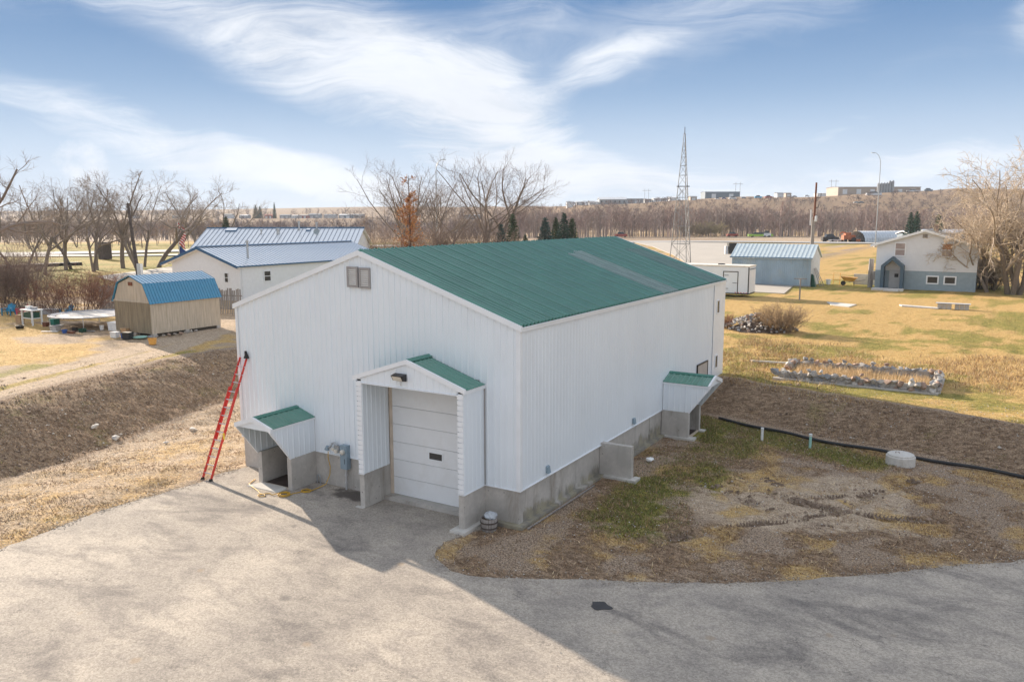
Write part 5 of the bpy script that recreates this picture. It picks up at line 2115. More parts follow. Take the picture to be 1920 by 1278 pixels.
M['tpad'] = mat('grey_spring_pad', (0.20, 0.21, 0.25), 0.8, var=0.3, scale=2)
k.build('spring_pad', M['tpad'], tr_o)
for j in range(6):
    a = 2 * math.pi * (j + 0.3) / 6
    x, y = TC[0] + TR * math.cos(a), TC[1] + TR * math.sin(a)
    k = MB()
    k.tube([(x, y, GRD + 0.93), (x, y, GRD)], 0.03, 6)
    k.build('leg', M['galv'], tr_o)


# garden chairs -------------------------------------------------
def adirondack(x, y, rz, col, lb):
    t = thing('garden_chair', lb, 'chair', (x, y, GRD), 'plastic garden chairs by the bushes')
    t.rotation_euler = (0, 0, rz)
    m = M[col]

    def L(mb, nm):
        return mb.build(nm, m, t, local=True)

    for i in range(5):
        k = MB()
        a = -0.25 + i * 0.125
        hgt = 0.98 - 0.06 * abs(i - 2)
        k.hexa([(a - 0.055, 0.22, 0.30), (a + 0.055, 0.22, 0.30), (a + 0.055, 0.25, 0.30), (a - 0.055, 0.25, 0.30), (a * 1.1 - 0.055, 0.50, hgt), (a * 1.1 + 0.055, 0.50, hgt), (a * 1.1 + 0.055, 0.53, hgt), (a * 1.1 - 0.055, 0.53, hgt)])
        L(k, 'back_slat')
    k = MB()
    k.hexa([(-0.30, -0.35, 0.38), (0.30, -0.35, 0.38), (0.30, 0.28, 0.28), (-0.30, 0.28, 0.28), (-0.30, -0.35, 0.42), (0.30, -0.35, 0.42), (0.30, 0.28, 0.32), (-0.30, 0.28, 0.32)])
    L(k, 'seat')
    for s in (-1, 1):
        k = MB()
        k.box(s * 0.38 - 0.06, s * 0.38 + 0.06, -0.42, 0.35, 0.58, 0.61)
        L(k, 'armrest')
        k = MB()
        k.box(s * 0.36 - 0.02, s * 0.36 + 0.02, -0.38, -0.26, 0, 0.58)
        L(k, 'leg')
        k = MB()
        k.hexa([(s * 0.34 - 0.02, 0.30, 0), (s * 0.34 + 0.02, 0.30, 0), (s * 0.34 + 0.02, 0.42, 0), (s * 0.34 - 0.02, 0.42, 0), (s * 0.34 - 0.02, 0.18, 0.58), (s * 0.34 + 0.02, 0.18, 0.58), (s * 0.34 + 0.02, 0.30, 0.58), (s * 0.34 - 0.02, 0.30, 0.58)])
        L(k, 'leg')
    return t


M['blue_pl'] = mat('bright_blue_plastic', (0.03, 0.30, 0.52), 0.5)
M['pink_pl'] = mat('pink_red_plastic', (0.55, 0.09, 0.13), 0.5)
adirondack(-59.3, 15.6, 0.5, 'blue_pl', 'bright blue plastic garden chair at the left edge, left of the pink one')
adirondack(-57.9, 15.9, -0.5, 'pink_pl', 'pink plastic garden chair in front of the dark bushes')
adirondack(-54.2, 17.6, 0.1, 'blue_pl', 'bright blue plastic garden chair behind the white bench frame')

# white bench frame with shelf
wb = thing('potting_bench', 'white framed potting bench with a dark green shelf box and clutter', 'bench', (-51.3, 13.25, GRD))
bx0, bx1, by0, by1 = -52.0, -50.6, 12.9, 13.6
for x, y in ((bx0, by0), (bx1, by0), (bx0, by1), (bx1, by1)):
    k = MB()
    k.box(x - 0.05, x + 0.05, y - 0.05, y + 0.05, GRD - 0.02, GRD + 1.12)
    k.build('leg', M['pvc'], wb)
k = MB()
k.box(bx0 - 0.1, bx1 + 0.1, by0 - 0.1, by1 + 0.1, GRD + 1.12, GRD + 1.20)
k.build('bench_top', M['pvc'], wb)
k = MB()
k.box(bx0 + 0.06, bx1 - 0.06, by0, by1, GRD + 0.50, GRD + 0.56)
k.build('shelf', M['pvc'], wb)
M['dkgreen'] = mat('dark_green_plastic', (0.012, 0.07, 0.045), 0.5)
k = MB()
k.box(bx0 + 0.12, bx1 - 0.12, by0 + 0.05, by1 - 0.05, GRD + 0.56, GRD + 0.98)
k.build('shelf_box', M['dkgreen'], wb)

# assorted clutter: each piece is a thing
M['tan_pl'] = mat('tan_cardboard', (0.42, 0.28, 0.16), 0.85)
M['mint'] = mat('mint_plastic', (0.33, 0.58, 0.50), 0.5)
M['navy'] = mat('blue_plastic', (0.03, 0.10, 0.34), 0.45)
M['orange'] = mat('orange_plastic', (0.70, 0.36, 0.08), 0.5)
M['teal'] = mat('teal_plastic', (0.02, 0.22, 0.18), 0.5)
M['greytarp'] = mat('grey_tarp', (0.36, 0.36, 0.37), 0.7, var=0.2)


def crate(x, y, w, d, h, col, lb, cat='box', z=GRD, rz=0.2, nm='storage_box'):
    t = thing(nm, lb, cat, (x, y, z))
    t.rotation_euler = (0, 0, rz)
    k = MB()
    b = 0.93
    k.hexa([(-w / 2 * b, -d / 2 * b, 0), (w / 2 * b, -d / 2 * b, 0), (w / 2 * b, d / 2 * b, 0), (-w / 2 * b, d / 2 * b, 0), (-w / 2, -d / 2, h * 0.9), (w / 2, -d / 2, h * 0.9), (w / 2, d / 2, h * 0.9), (-w / 2, d / 2, h * 0.9)])
    k.build('body', M[col], t, local=True)
    k = MB()
    k.box(-w / 2 - 0.02, w / 2 + 0.02, -d / 2 - 0.02, d / 2 + 0.02, h * 0.9 + 0.001, h)
    k.build('lid', M[col], t, local=True)
    return t


def bucket(x, y, r, h, col, lb, z=GRD, cat='bucket'):
    k = MB()
    k.lathe((x, y, z), [(r * 0.78, 0), (r * 0.97, h * 0.9), (r * 1.06, h * 0.9), (r * 1.06, h), (r * 0.92, h), (r * 0.75, 0.05)], 14)
    return solo('bucket', k, M[col], lb, cat)


def at(px, py, z=GRD):
    dpt = (CAM_POS[2] - z) * 1497.0 / (py - 409.5)
    lat = (px - 960) / 1497.0 * dpt
    return (CAM_POS[0] + math.sin(YAW) * dpt + math.cos(YAW) * lat, CAM_POS[1] + math.cos(YAW) * dpt - math.sin(YAW) * lat)


crate(*at(211, 618), 0.85, 0.7, 0.62, 'pvc', 'white utility tub against the shed, behind the small white box', 'tub')
crate(*at(208, 632), 0.5, 0.4, 0.40, 'pvc', 'small white box in the clutter in front of the shed')
crate(*at(229, 627), 0.5, 0.45, 0.5, 'tan_pl', 'tan cardboard box in the clutter in front of the shed')
crate(*at(232, 635), 0.6, 0.45, 0.48, 'black', 'black plastic bin beside the tan cardboard box', 'bin')
bucket(*at(222, 633), 0.13, 0.32, 'navy', 'blue bucket between the white box and the black bin')
bucket(*at(278, 645), 0.27, 0.40, 'orange', 'orange yellow plant pot at the shed corner', cat='plant pot')
_x, _y = at(255, 634)
k = MB()
k.lathe((_x, _y, GRD), [(0.12, 0.02), (0.45, 0.08), (0.48, 0.14), (0.42, 0.12), (0.1, 0.06)], 18)
solo('basin', k, M['mint'], 'shallow mint green basin lying by the shed corner', 'basin')
bucket(*at(113, 623), 0.19, 0.24, 'navy', 'dark blue tub on the ground under the trampoline edge', cat='tub')
crate(*at(126, 624), 0.5, 0.3, 0.16, 'rust', 'rust red tray on the ground under the trampoline edge', 'tray')
crate(*at(147, 621), 0.4, 0.35, 0.25, 'dkgreen', 'dark green tray under the trampoline edge', 'tray')
crate(*at(96, 619), 0.6, 0.45, 0.4, 'greytarp', 'grey folded tarp bundle under the left side of the trampoline', 'tarp')
crate(*at(95, 609), 0.5, 0.5, 0.55, 'teal', 'teal storage bin under the left side of the trampoline', 'bin')
crate(*at(79, 611), 0.35, 0.35, 0.35, 'rust', 'dark red bin between the bench and the trampoline', 'bin')
bucket(*at(184, 617), 0.16, 0.32, 'pvc', 'white pail lying under the right side of the trampoline')
crate(*at(90, 588), 1.6, 0.7, 0.5, 'greytarp', 'pale grey wrapped bundle behind the white bench', 'bundle', rz=0.4)
crate(-51.7, 13.3, 0.4, 0.3, 0.22, 'pvc', 'white box on top of the potting bench', z=GRD + 1.20)
crate(-51.0, 13.3, 0.4, 0.3, 0.18, 'greytarp', 'grey box on top of the potting bench', z=GRD + 1.20)
bucket(*at(29, 615), 0.30, 0.26, 'black', 'black tyre-like tub at the left foot of the potting bench', cat='tub')
crate(*at(31, 605), 0.5, 0.4, 0.7, 'tan_pl', 'brown carton standing left of the potting bench', 'carton')
crate(*at(105, 612), 0.45, 0.3, 0.2, 'pvc', 'low white tray under the middle of the trampoline', 'tray')
crate(*at(133, 619), 0.3, 0.3, 0.25, 'black', 'small black box under the trampoline beside the red tray')
for i, (x, y, a, c, lb) in enumerate(((-46.0, 11.6, 0.5, 'pvc', 'white board lying on the ground left of the blue tub'), (-43.0, 12.0, -0.2, 'wood_raw', 'tan board lying in front of the trampoline'), (-43.9, 13.2, 0.15, 'galv', 'grey metal bar lying under the trampoline'))):
    k = MB()
    k.beam((x - math.cos(a) * 0.6, y - math.sin(a) * 0.6, GRD + 0.06), (x + math.cos(a) * 0.6, y + math.sin(a) * 0.6, GRD + 0.05), 0.16, 0.05)
    solo('scrap_board', k, M[c], lb, 'board')

# left utility pole with meter box
up = thing('utility_pole', 'weathered wooden utility pole with a grey meter box behind the shed', 'utility pole', (-88.5, 47.5, GRD))
pb_ = Vector((-88.5, 47.5, GRD - 0.3))
pt_ = Vector((-90.3, 47.9, 11.4))
k = MB()
k.tube([pb_, pb_.lerp(pt_, 0.5), pt_], [0.26, 0.22, 0.17], 10)
k.build('pole', M['bark_dark'], up)
k = MB()
k.box(-88.2, -87.4, 47.1, 47.5, GRD + 0.4, GRD + 2.0)
k.build('meter_box', M['alu'], up)
# flag pole with two flags
M['flag_red'] = mat('flag_red', (0.45, 0.03, 0.05), 0.8)
M['flag_white'] = mat('flag_white', (0.75, 0.74, 0.74), 0.8)
M['flag_blue'] = mat('flag_blue', (0.02, 0.06, 0.25), 0.8)
fp = thing('flag_pole', 'flag pole with a striped flag above a plain blue one beyond the garage roof', 'flag pole', (-118, 76, GRD))
k = MB()
fb = Vector((-118, 76, GRD - 0.2))
k.tube([fb, fb + Vector((0, 0, 7.6))], [0.08, 0.05], 8)
k.build('pole', M['alu'], fp)
fu = Vector((0.80, 0.55, 0)).normalized()
for i in range(13):
    k = MB()
    z1 = GRD + 7.3 - i * 0.30
    a = [fb + fu * (0.08 + 0.55 * t + 0.12 * math.sin(i * 0.5 + t * 3)) for t in (0, 0.5, 1, 1.5, 2)]
    # a limp flag hanging in folds: stripes slant down
    vs = []
    for t, p in zip((0, 0.5, 1, 1.5, 2), a):
        q = p + fu.cross(Vector((0, 0, 1))) * 0.12 * math.sin(t * 3 + i)
        vs += [(q.x, q.y, z1 - t * 0.55), (q.x, q.y, z1 - t * 0.55 - 0.30)]
    k.add(vs, [(2 * j, 2 * j + 2, 2 * j + 3, 2 * j + 1) for j in range(4)])
    k.build('flag_stripe', M['flag_red'] if i % 2 == 0 else M['flag_white'], fp)
k = MB()
vs = []
for j in range(5):
    q = fb + fu * (0.08 + 0.32 * j) + fu.cross(Vector((0, 0, 1))) * 0.12 * math.sin(j * 1.6)
    vs += [(q.x, q.y, GRD + 3.1 - j * 0.3), (q.x, q.y, GRD + 0.7 - j * 0.05)]
k.add(vs, [(2 * j, 2 * j + 2, 2 * j + 3, 2 * j + 1) for j in range(4)])
k.build('blue_flag', M['flag_blue'], fp)
# red hydrant-like post and dark bin by the far road
k = MB()
k.lathe((-142, 100, GRD), [(0.35, 0), (0.35, 0.2), (0.24, 0.25), (0.24, 2.0), (0.42, 2.05), (0.42, 2.3), (0.15, 2.7)], 12)
solo('red_standpipe', k, M['pink_pl'], 'red stand post by the far left road next to the flags', 'post')
k = MB()
k.box(-142.5, -140.5, 75.3, 77.0, GRD, GRD + 3.2)
k.box(-142.7, -140.3, 75.1, 77.2, GRD + 3.2, GRD + 3.45)
solo('dark_kiosk', k, M['bark_dark'], 'dark square hut between the left trees by the far road', 'hut')
# long low dark trailer bed and hedge block on the left lawn
lt = thing('flatbed', 'long low dark flatbed parked on the lawn under the left trees', 'flatbed trailer', (-119, 44.5, GRD))
fa = Vector((-121, 36, GRD + 0.8))
fb2 = Vector((-116.5, 56, GRD + 0.8))
k = MB()
k.beam(fa, fb2, 2.2, 0.5)
k.build('deck', M['dark'], lt)
for t in (0.25, 0.33, 0.7):
    p = fa.lerp(fb2, t)
    k = MB()
    k.tube([p + Vector((-1.1, 0.3, -0.45)), p + Vector((1.1, -0.3, -0.45))], 0.42, 12)
    k.build('axle_wheels', M['black'], lt)

# ------------------------------------------------------------------ right yard
# enclosed cargo trailer
trl = thing('cargo_trailer', 'white enclosed cargo trailer with a side door in front of the blue garage', 'trailer', (-13.5, 62.9, GRD))
TX0, TX1, TY0, TY1 = -18.6, -9.3, 61.4, 64.1
k = MB()
k.box(TX0, TX1, TY0, TY1, GRD + 0.42, GRD + 3.05)
body = k.build('body', M['white'], trl)
k = MB()
k.box(TX0 - 0.03, TX1 + 0.03, TY0 - 0.03, TY1 + 0.03, GRD + 3.05, GRD + 3.20)
M['cream'] = mat('cream_roof_sheet', (0.72, 0.68, 0.60), 0.6)
k.build('roof', M['cream'], trl)
k = MB()
k.box(-12.8, -12.2, 62.5, 63.0, GRD + 3.20, GRD + 3.30)
k.build('roof_vent', M['bronze'], trl)
for i in range(7):
    x = TX0 + (TX1 - TX0) * i / 7
    k = MB()
    k.box(x + 0.01, x + (TX1 - TX0) / 7 - 0.01, TY0 - 0.012, TY0 - 0.001, GRD + 0.55, GRD + 3.0)
    k.build('side_panel', M['white'], trl)
k = MB()
for q in ((-11.9, -11.82, 0.42, 2.62), (-10.42, -10.34, 0.42, 2.62), (-11.82, -10.42, 2.54, 2.62)):
    k.box(q[0], q[1], TY0 - 0.035, TY0 - 0.013, GRD + q[2], GRD + q[3])
dr = k.build('side_door', M['bronze'], trl)
for z, xx in ((2.2, -11.75), (1.45, -10.9), (0.85, -11.75)):
    k = MB()
    k.box(xx, xx + 0.42, TY0 - 0.045, TY0 - 0.013, GRD + z - 0.02, GRD + z + 0.02)
    k.build('hinge', M['bronze'], dr)
k = MB()
k.box(TX1 - 0.05, TX1 + 0.045, TY0 - 0.045, TY0 + 0.03, GRD + 0.40, GRD + 3.05)
k.build('corner_post', M['bronze'], trl)
k = MB()
k.box(TX1 + 0.001, TX1 + 0.03, TY0 + 0.2, TY1 - 0.2, GRD + 0.5, GRD + 2.75)
k.build('ramp_door', M['white_trim'], trl)
k = MB()
k.tube([(TX1 + 0.06, TY0 + 0.25, GRD + 2.85), (TX1 + 0.06, TY1 - 0.2, GRD + 2.85)], 0.035, 8)
k.build('door_spring', M['bronze'], trl)
for i in range(5):
    k = MB()
    k.box(-10.65 + i * 0.28, -10.65 + i * 0.28 + 0.15, TY0 - 0.03, TY0 - 0.013, GRD + 0.44, GRD + 0.50)
    k.build('reflector', M['pink_pl'], trl)
for x in (-14.8, -13.9):
    for y in (TY0 - 0.02, TY1 + 0.02):
        k = MB()
        s = 0.22 if y < 63 else -0.22
        k.tube([(x, y, GRD + 0.36), (x, y + s, GRD + 0.36)], 0.36, 16)
        wl = k.build('wheel', M['black'], trl)
        k = MB()
        k.tube([(x, y - 0.01 * (1 if s > 0 else -1), GRD + 0.36), (x, y + s * 0.3, GRD + 0.36)], 0.19, 12)
        k.build('rim', M['alu'], wl)
k = MB()
k.box(TX0, TX1, TY0 + 0.1, TY1 - 0.1, GRD + 0.28, GRD + 0.419)
k.build('chassis', M['black'], trl)

# faded blue garage
bg_ = thing('blue_garage', 'faded blue metal garage with a pale roof behind the cargo trailer', 'garage', (-11, 80.4, GRD))
BX0, BX1, BY0, BY1 = -15.6, -6.4, 77.6, 83.2
BE, BP = 4.70, 6.15
M['blue_corr'] = mat('faded_blue_steel', (0.29, 0.38, 0.45), 0.5, var=0.15, scale=0.5, stretch=(1, 1, 0.6), dirt=(0.40, 0.41, 0.37), dirt_amt=0.45, dirt_scale=0.7)
M['pale_blue_roof'] = mat('pale_blue_steel_roof', (0.56, 0.64, 0.67), 0.4, var=0.06, dirt=(0.38, 0.44, 0.47), dirt_amt=0.4)
bc = (BY0 + BY1) / 2
k = MB()
k.prism([(BX0, BY0, GRD), (BX0, BY1, GRD), (BX0, BY1, BE), (BX0, bc, BP - 0.06), (BX0, BY0, BE)], (BX1 - BX0, 0, 0))
bwl = k.build('wall', M['blue_corr'], bg_)
for i in range(10):
    rib_sheet('wall_sheet', (BX0 + i * 0.92 + 0.03, BY0 - 0.004, 0), (1, 0, 0), (0, 0, 1), (0, -1, 0), 0.92, GRD + 0.12, BE - 0.05, M['blue_corr'], bwl, h=0.03, pitch=0.23)
k = MB()
k.prism([(BX1 + 0.004, BY0 + 0.1, GRD), (BX1 + 0.004, BY1 - 0.1, GRD), (BX1 + 0.004, BY1 - 0.1, BE - 0.05), (BX1 + 0.004, bc, BP - 0.15), (BX1 + 0.004, BY0 + 0.1, BE - 0.05)], (0.02, 0, 0))
M['grey_gable'] = mat('grey_white_gable', (0.52, 0.53, 0.54), 0.6, var=0.08)
k.build('gable_panel', M['grey_gable'], bg_)
bsl = math.hypot(bc - BY0 + 0.25, BP - BE)
for sg in (-1, 1):
    ye = bc + sg * (bc - BY0 + 0.25)
    ze = BP - (BP - BE) * 1.09
    k = MB()
    k.prism([(BX0 - 0.2, bc, BP), (BX0 - 0.2, ye, ze), (BX0 - 0.2, ye, ze - 0.07), (BX0 - 0.2, bc, BP - 0.07)], (BX1 - BX0 + 0.4, 0, 0))
    rfo = k.build('roof', M['pale_blue_roof'], bg_)
    d = Vector((0, ye - bc, ze - BP))
    ln = d.length
    d.normalize()
    n = Vector((0, sg * (BP - ze), abs(ye - bc))).normalized()
    seam_sheets(rfo, Vector((BX0 - 0.2, bc, BP)) + n * 0.004, (1, 0, 0), d, n, BX1 - BX0 + 0.4, ln, 0.48, M['pale_blue_roof'], 0.03, 0.05)
k = MB()
k.box(BX0 - 0.22, BX1 + 0.22, BY0 - 0.30, BY0 - 0.26, BE - 0.12, BE - 0.02)
k.build('eave_trim', M['blue_trim'], bg_)
k = MB()
k.box(BX0 - 0.02, BX1 + 0.02, BY0 - 0.04, BY0 - 0.035, GRD + 0.02, GRD + 0.12)
k.build('sill', M['wood_grey'], bg_)
# boards and green tarp leaning on the garage end
k = MB()
k.hexa([(-6.35, 77.9, GRD), (-5.8, 77.7, GRD), (-5.8, 78.5, GRD), (-6.35, 78.6, GRD), (-6.36, 78.0, GRD + 1.5), (-6.1, 77.9, GRD + 1.4), (-6.1, 78.3, GRD + 1.3), (-6.36, 78.4, GRD + 1.5)])
solo('green_tarp_roll', k, M['dkgreen'], 'dark green tarp bundle leaning on the end of the blue garage', 'tarp')
for i in range(3):
    k = MB()
    k.beam((-5.5 + i * 0.12, 79 + i * 0.6, GRD), (-6.3, 79.1 + i * 0.6, GRD + 2.1), 0.15, 0.04)
    solo('leaning_board', k, M['wood_grey'], ['dark board leaning on the end of the blue garage, nearest the tarp', 'dark board leaning on the blue garage end, middle of three', 'dark board leaning on the blue garage end, farthest from the tarp'][i], 'board', 'boards leaning on the garage')
# concrete slabs and a low concrete wall
k = MB()
k.box(-2.6, 0.55, 84.2, 84.5, GRD - 0.2, GRD + 1.25)
solo('low_concrete_wall', k, M['concrete'], 'low concrete wall between the blue garage and the white house', 'wall')
k = MB()
k.prism([(-1.6, 60.5, GRD - 0.02), (1.2, 59.4, GRD - 0.02), (0.9, 56.9, GRD - 0.02), (-0.8, 58.0, GRD - 0.02)], (0, 0, 0.10))
solo('concrete_slab', k, M['concrete_pale'], 'pale concrete slab lying in the lawn right of the trailer', 'slab')
k = MB()
k.prism([(4.6, 61.2, GRD - 0.02), (7.9, 60.2, GRD - 0.02), (7.9, 59.4, GRD - 0.02), (4.9, 60.2, GRD - 0.02)], (0, 0, 0.12))
solo('board_slab', k, M['concrete_pale'], 'long thin pale slab in the lawn beside the block stacks', 'slab')
for i, x in enumerate((7.8, 9.15)):
    t = thing('block_stack', ['stack of grey concrete blocks in the lawn, the left of two', 'stack of grey concrete blocks in the lawn, the right of two'][i], 'blocks', (x + 0.55, 59.9, GRD), 'stacks of concrete blocks')
    for j in range(2):
        for q in range(3):
            k = MB()
            k.box(x + q * 0.37, x + q * 0.37 + 0.34, 59.7, 60.2, GRD + j * 0.23 + 0.02, GRD + j * 0.23 + 0.23)
            k.build('block', M['concrete'], t)
    k = MB()
    k.box(x - 0.15, x + 1.2, 59.6, 60.3, GRD + 0.49, GRD + 0.54)
    k.build('cap_board', M['grey_gable'], t)
# clothesline posts
k = MB()
k.tube([(-4.35, 61.8, GRD - 0.2), (-4.35, 61.8, GRD + 2.1)], 0.07, 8)
k.tube([(-4.95, 61.7, GRD + 2.08), (-3.75, 61.9, GRD + 2.08)], 0.045, 8)
solo('clothesline_post', k, M['wood_grey'], 'short wooden T post standing in the lawn before the blue garage', 'post')

# wheelbarrow
wbw = thing('wheelbarrow', 'yellow wheelbarrow standing before the low concrete wall', 'wheelbarrow', (-2.6, 82.2, GRD))
k = MB()
k.hexa([(-3.3, 81.8, GRD + 0.55), (-2.3, 81.8, GRD + 0.50), (-2.3, 82.5, GRD + 0.50), (-3.3, 82.5, GRD + 0.55), (-3.7, 81.55, GRD + 1.08), (-1.9, 81.55, GRD + 0.95), (-1.9, 82.75, GRD + 0.95), (-3.7, 82.75, GRD + 1.08)])
k.build('tray', M['orange'], wbw)
k = MB()
k.tube([(-3.45, 82.05, GRD + 0.27), (-3.45, 82.25, GRD + 0.27)], 0.27, 14)
k.build('wheel', M['black'], wbw)
for y in (81.75, 82.55):
    k = MB()
    k.tube([(-3.45, 82.15, GRD + 0.3), (-2.3, y, GRD + 0.5), (-1.0, y, GRD + 0.72)], 0.03, 6)
    k.build('handle', M['wood_grey'], wbw)
    k = MB()
    k.tube([(-2.3, y, GRD + 0.5), (-2.2, y, GRD)], 0.025, 6)
    k.build('leg', M['bronze'], wbw)
bucket(-5.2, 82.6, 0.3, 0.6, 'pvc', 'white bucket between the blue garage and the wheelbarrow')
k = MB()
k.tube([(-4.8, 83.4, GRD), (-4.75, 83.4, GRD + 1.35), (-4.0, 83.4, GRD + 1.35), (-4.05, 83.4, GRD)], 0.035, 6)
k.tube([(-4.8, 83.4, GRD + 0.5), (-4.05, 83.4, GRD + 0.5)], 0.03, 6)
solo('hand_truck_frame', k, M['orange'], 'tan tubular frame standing left of the yellow wheelbarrow', 'frame')

# two-storey white house -------------------------------------------
hs = thing('white_house', 'white sided house with a blue grey base and small peaked entry', 'house', (5.2, 85, GRD))
QX0, QX1, QY0, QY1 = 0.3, 10.3, 79.5, 91.0
QC, QP = 5.1, 7.95
qs = 1.62 / 5.2
M['house_lap'] = mat('pale_house_lap', (0.70, 0.715, 0.74), 0.55, var=0.03)
M['slate_blue'] = mat('slate_blue_paint', (0.30, 0.37, 0.41), 0.7, var=0.08)
M['shingle'] = mat('grey_shingle', (0.27, 0.27, 0.26), 0.9, var=0.2, scale=3)
k = MB()
k.box(QX0, QX1, QY0, QY1, GRD - 0.2, 3.42)
k.build('foundation', M['slate_blue'], hs)
k = MB()
k.prism([(QX0, QY0, 3.42), (QX1, QY0, 3.42), (QX1, QY0, QP - qs * (QX1 - QC) - 0.1), (QC, QY0, QP - 0.1), (QX0, QY0, QP - qs * (QC - QX0) - 0.1)], (0, QY1 - QY0, 0))
hw = k.build('wall', M['house_lap'], hs)


def q_ext(z):
    if z > QP - 0.25:
        return None
    t = (QP - 0.12 - z) / qs
    return (max(QX0, QC - t) - QX0, min(QX1, QC + t) - QX0)


lap_siding(hw, (QX0, QY0, 0), (1, 0, 0), (0, -1, 0), 0, 3.40, q_ext, 0.30, M['house_lap'])
for sg in (-1, 1):
    xe = QC + sg * 5.45
    ze = QP - qs * 5.45
    k = MB()
    k.prism([(QC, QY0 - 0.35, QP), (xe, QY0 - 0.35, ze), (xe, QY0 - 0.35, ze - 0.12), (QC, QY0 - 0.35, QP - 0.12)], (0, QY1 - QY0 + 0.7, 0))
    k.build('roof', M['shingle'], hs)
    k = MB()
    k.hexa([(QC, QY0 - 0.42, QP - 0.24), (xe, QY0 - 0.42, ze - 0.24), (xe, QY0 - 0.351, ze - 0.24), (QC, QY0 - 0.351, QP - 0.24), (QC, QY0 - 0.42, QP + 0.02), (xe, QY0 - 0.42, ze + 0.02), (xe, QY0 - 0.351, ze + 0.02), (QC, QY0 - 0.351, QP + 0.02)])
    k.build('rake_board', M['white_trim'], hs)
k = MB()
k.box(4.85, 5.35, QY0 - 0.05, QY0 - 0.022, 7.05, 7.45)
k.build('gable_vent', M['wood_grey'], hs)
k = MB()
k.box(5.6, 6.1, 84, 84.5, 7.4, 8.5)
k.build('chimney', M['stone_c'], hs)
M['curtain'] = mat('curtain_behind_glass', (0.36, 0.29, 0.27), 0.4, var=0.2, scale=1.5)
M['blind'] = mat('wood_blind', (0.40, 0.16, 0.05), 0.5, var=0.15)
for x, top in ((2.12, 'curtain'), (6.77, 'blind')):
    o = window(hs, (x, QY0 - 0.03, 5.0), (1, 0, 0), (0, -1, 0), 1.15, 1.52, M['curtain'], 0.10)
    k = MB()
    k.box(x + 0.10, x + 1.05, QY0 - 0.06, QY0 - 0.052, 5.80, 6.42)
    k.build('upper_pane', M[top], o)
for x in (5.5, 7.2):
    window(hs, (x, QY0 - 0.02, 2.0), (1, 0, 0), (0, -1, 0), 1.25, 0.95, M['glass'], 0.14, False)
# entry porch hood
EX0, EX1, EYF = 1.0, 3.3, 78.0
M['hood'] = mat('dark_slate_hood', (0.06, 0.105, 0.145), 0.5, var=0.1)
pts = [(EX0, GRD), (EX0, 4.0), (2.1, 5.0), (EX1, 4.0), (EX1, GRD)]
inn = [(EX0 + 0.32, GRD), (EX0 + 0.32, 3.85), (2.12, 4.60), (EX1 - 0.32, 3.85), (EX1 - 0.32, GRD)]
for i in range(4):
    k = MB()
    a, b = pts[i], pts[i + 1]
    c, d = inn[i], inn[i + 1]
    k.hexa([(a[0], EYF, a[1]), (b[0], EYF, b[1]), (d[0], EYF, d[1]), (c[0], EYF, c[1]), (a[0], QY0, a[1]), (b[0], QY0, b[1]), (d[0], QY0, d[1]), (c[0], QY0, c[1])])
    k.build('entry_hood', M['hood'], hs)
k = MB()
k.box(1.75, 2.85, QY0 - 0.08, QY0 - 0.03, GRD + 0.15, GRD + 2.15)
ed = k.build('entry_door', M['grey_gable'], hs)
k = MB()
k.box(2.3, 2.7, QY0 - 0.10, QY0 - 0.081, GRD + 1.35, GRD + 1.75)
k.build('door_window', M['dark'], ed)
k = MB()
k.box(0.3, 3.5, 76.6, EYF, GRD, GRD + 0.22)
k.box(1.6, 3.1, 76.1, 76.6, GRD, GRD + 0.10)
solo('entry_step', k, M['concrete_pale'], 'pale wooden step platform before the house entry hood', 'step')
k = MB()
k.tube([(-0.3, 80.5, GRD), (-0.3, 80.5, GRD + 3.3)], 0.28, 10)
k.box(-0.1, 0.28, 80.1, 80.9, GRD + 0.9, GRD + 1.9)
solo('meter_post', k, M['wood_grey'], 'weathered meter post at the left corner of the white house', 'post')

# lattice tower -----------------------------------------------------
M['tower'] = mat('weathered_tower_steel', (0.30, 0.30, 0.30), 0.65, var=0.2)
tw = thing('lattice_tower', 'tall tapering steel lattice tower behind the building', 'tower', (-36.5, 106, GRD))
_tc = Vector((CAM_POS[0] + math.sin(YAW) * 122 + math.cos(YAW) * 316 / 1497 * 122, CAM_POS[1] + math.cos(YAW) * 122 - math.sin(YAW) * 316 / 1497 * 122, GRD))
TH = 20.4
_cx = Vector((math.cos(YAW), -math.sin(YAW), 0))
_cf = Vector((math.sin(YAW), math.cos(YAW), 0))
base_leg = [_cx * -1.75 + _cf * 0.6, _cx * 0.45 + _cf * -1.9, _cx * 1.75 + _cf * 0.8]
top_leg = [b * 0.05 for b in base_leg]


def leg_pt(i, t):
    return _tc + base_leg[i].lerp(top_leg[i], t) + Vector((0, 0, TH * t))


for i in range(3):
    k = MB()
    k.tube([leg_pt(i, 0), leg_pt(i, 0.5), leg_pt(i, 1)], [0.07, 0.06, 0.045], 6)
    k.build('leg', M['tower'], tw)
levels = [0.06, 0.20, 0.33, 0.45, 0.54, 0.62, 0.70, 0.77, 0.83, 0.88, 0.93]
for li, t in enumerate(levels):
    for i in range(3):
        k = MB()
        k.tube([leg_pt(i, t), leg_pt((i + 1) % 3, t)], 0.035, 5)
        k.build('girt', M['tower'], tw)
for t0, t1 in zip(levels[:-1], levels[1:]):
    for i in range(3):
        k = MB()
        k.tube([leg_pt(i, t0), leg_pt((i + 1) % 3, t1)], 0.026, 4)
        k.build('brace', M['tower'], tw)
        if t0 < 0.6:
            k = MB()
            k.tube([leg_pt((i + 1) % 3, t0), leg_pt(i, t1)], 0.026, 4)
            k.build('brace', M['tower'], tw)
k = MB()
c = _tc + Vector((0, 0, TH * 0.62))
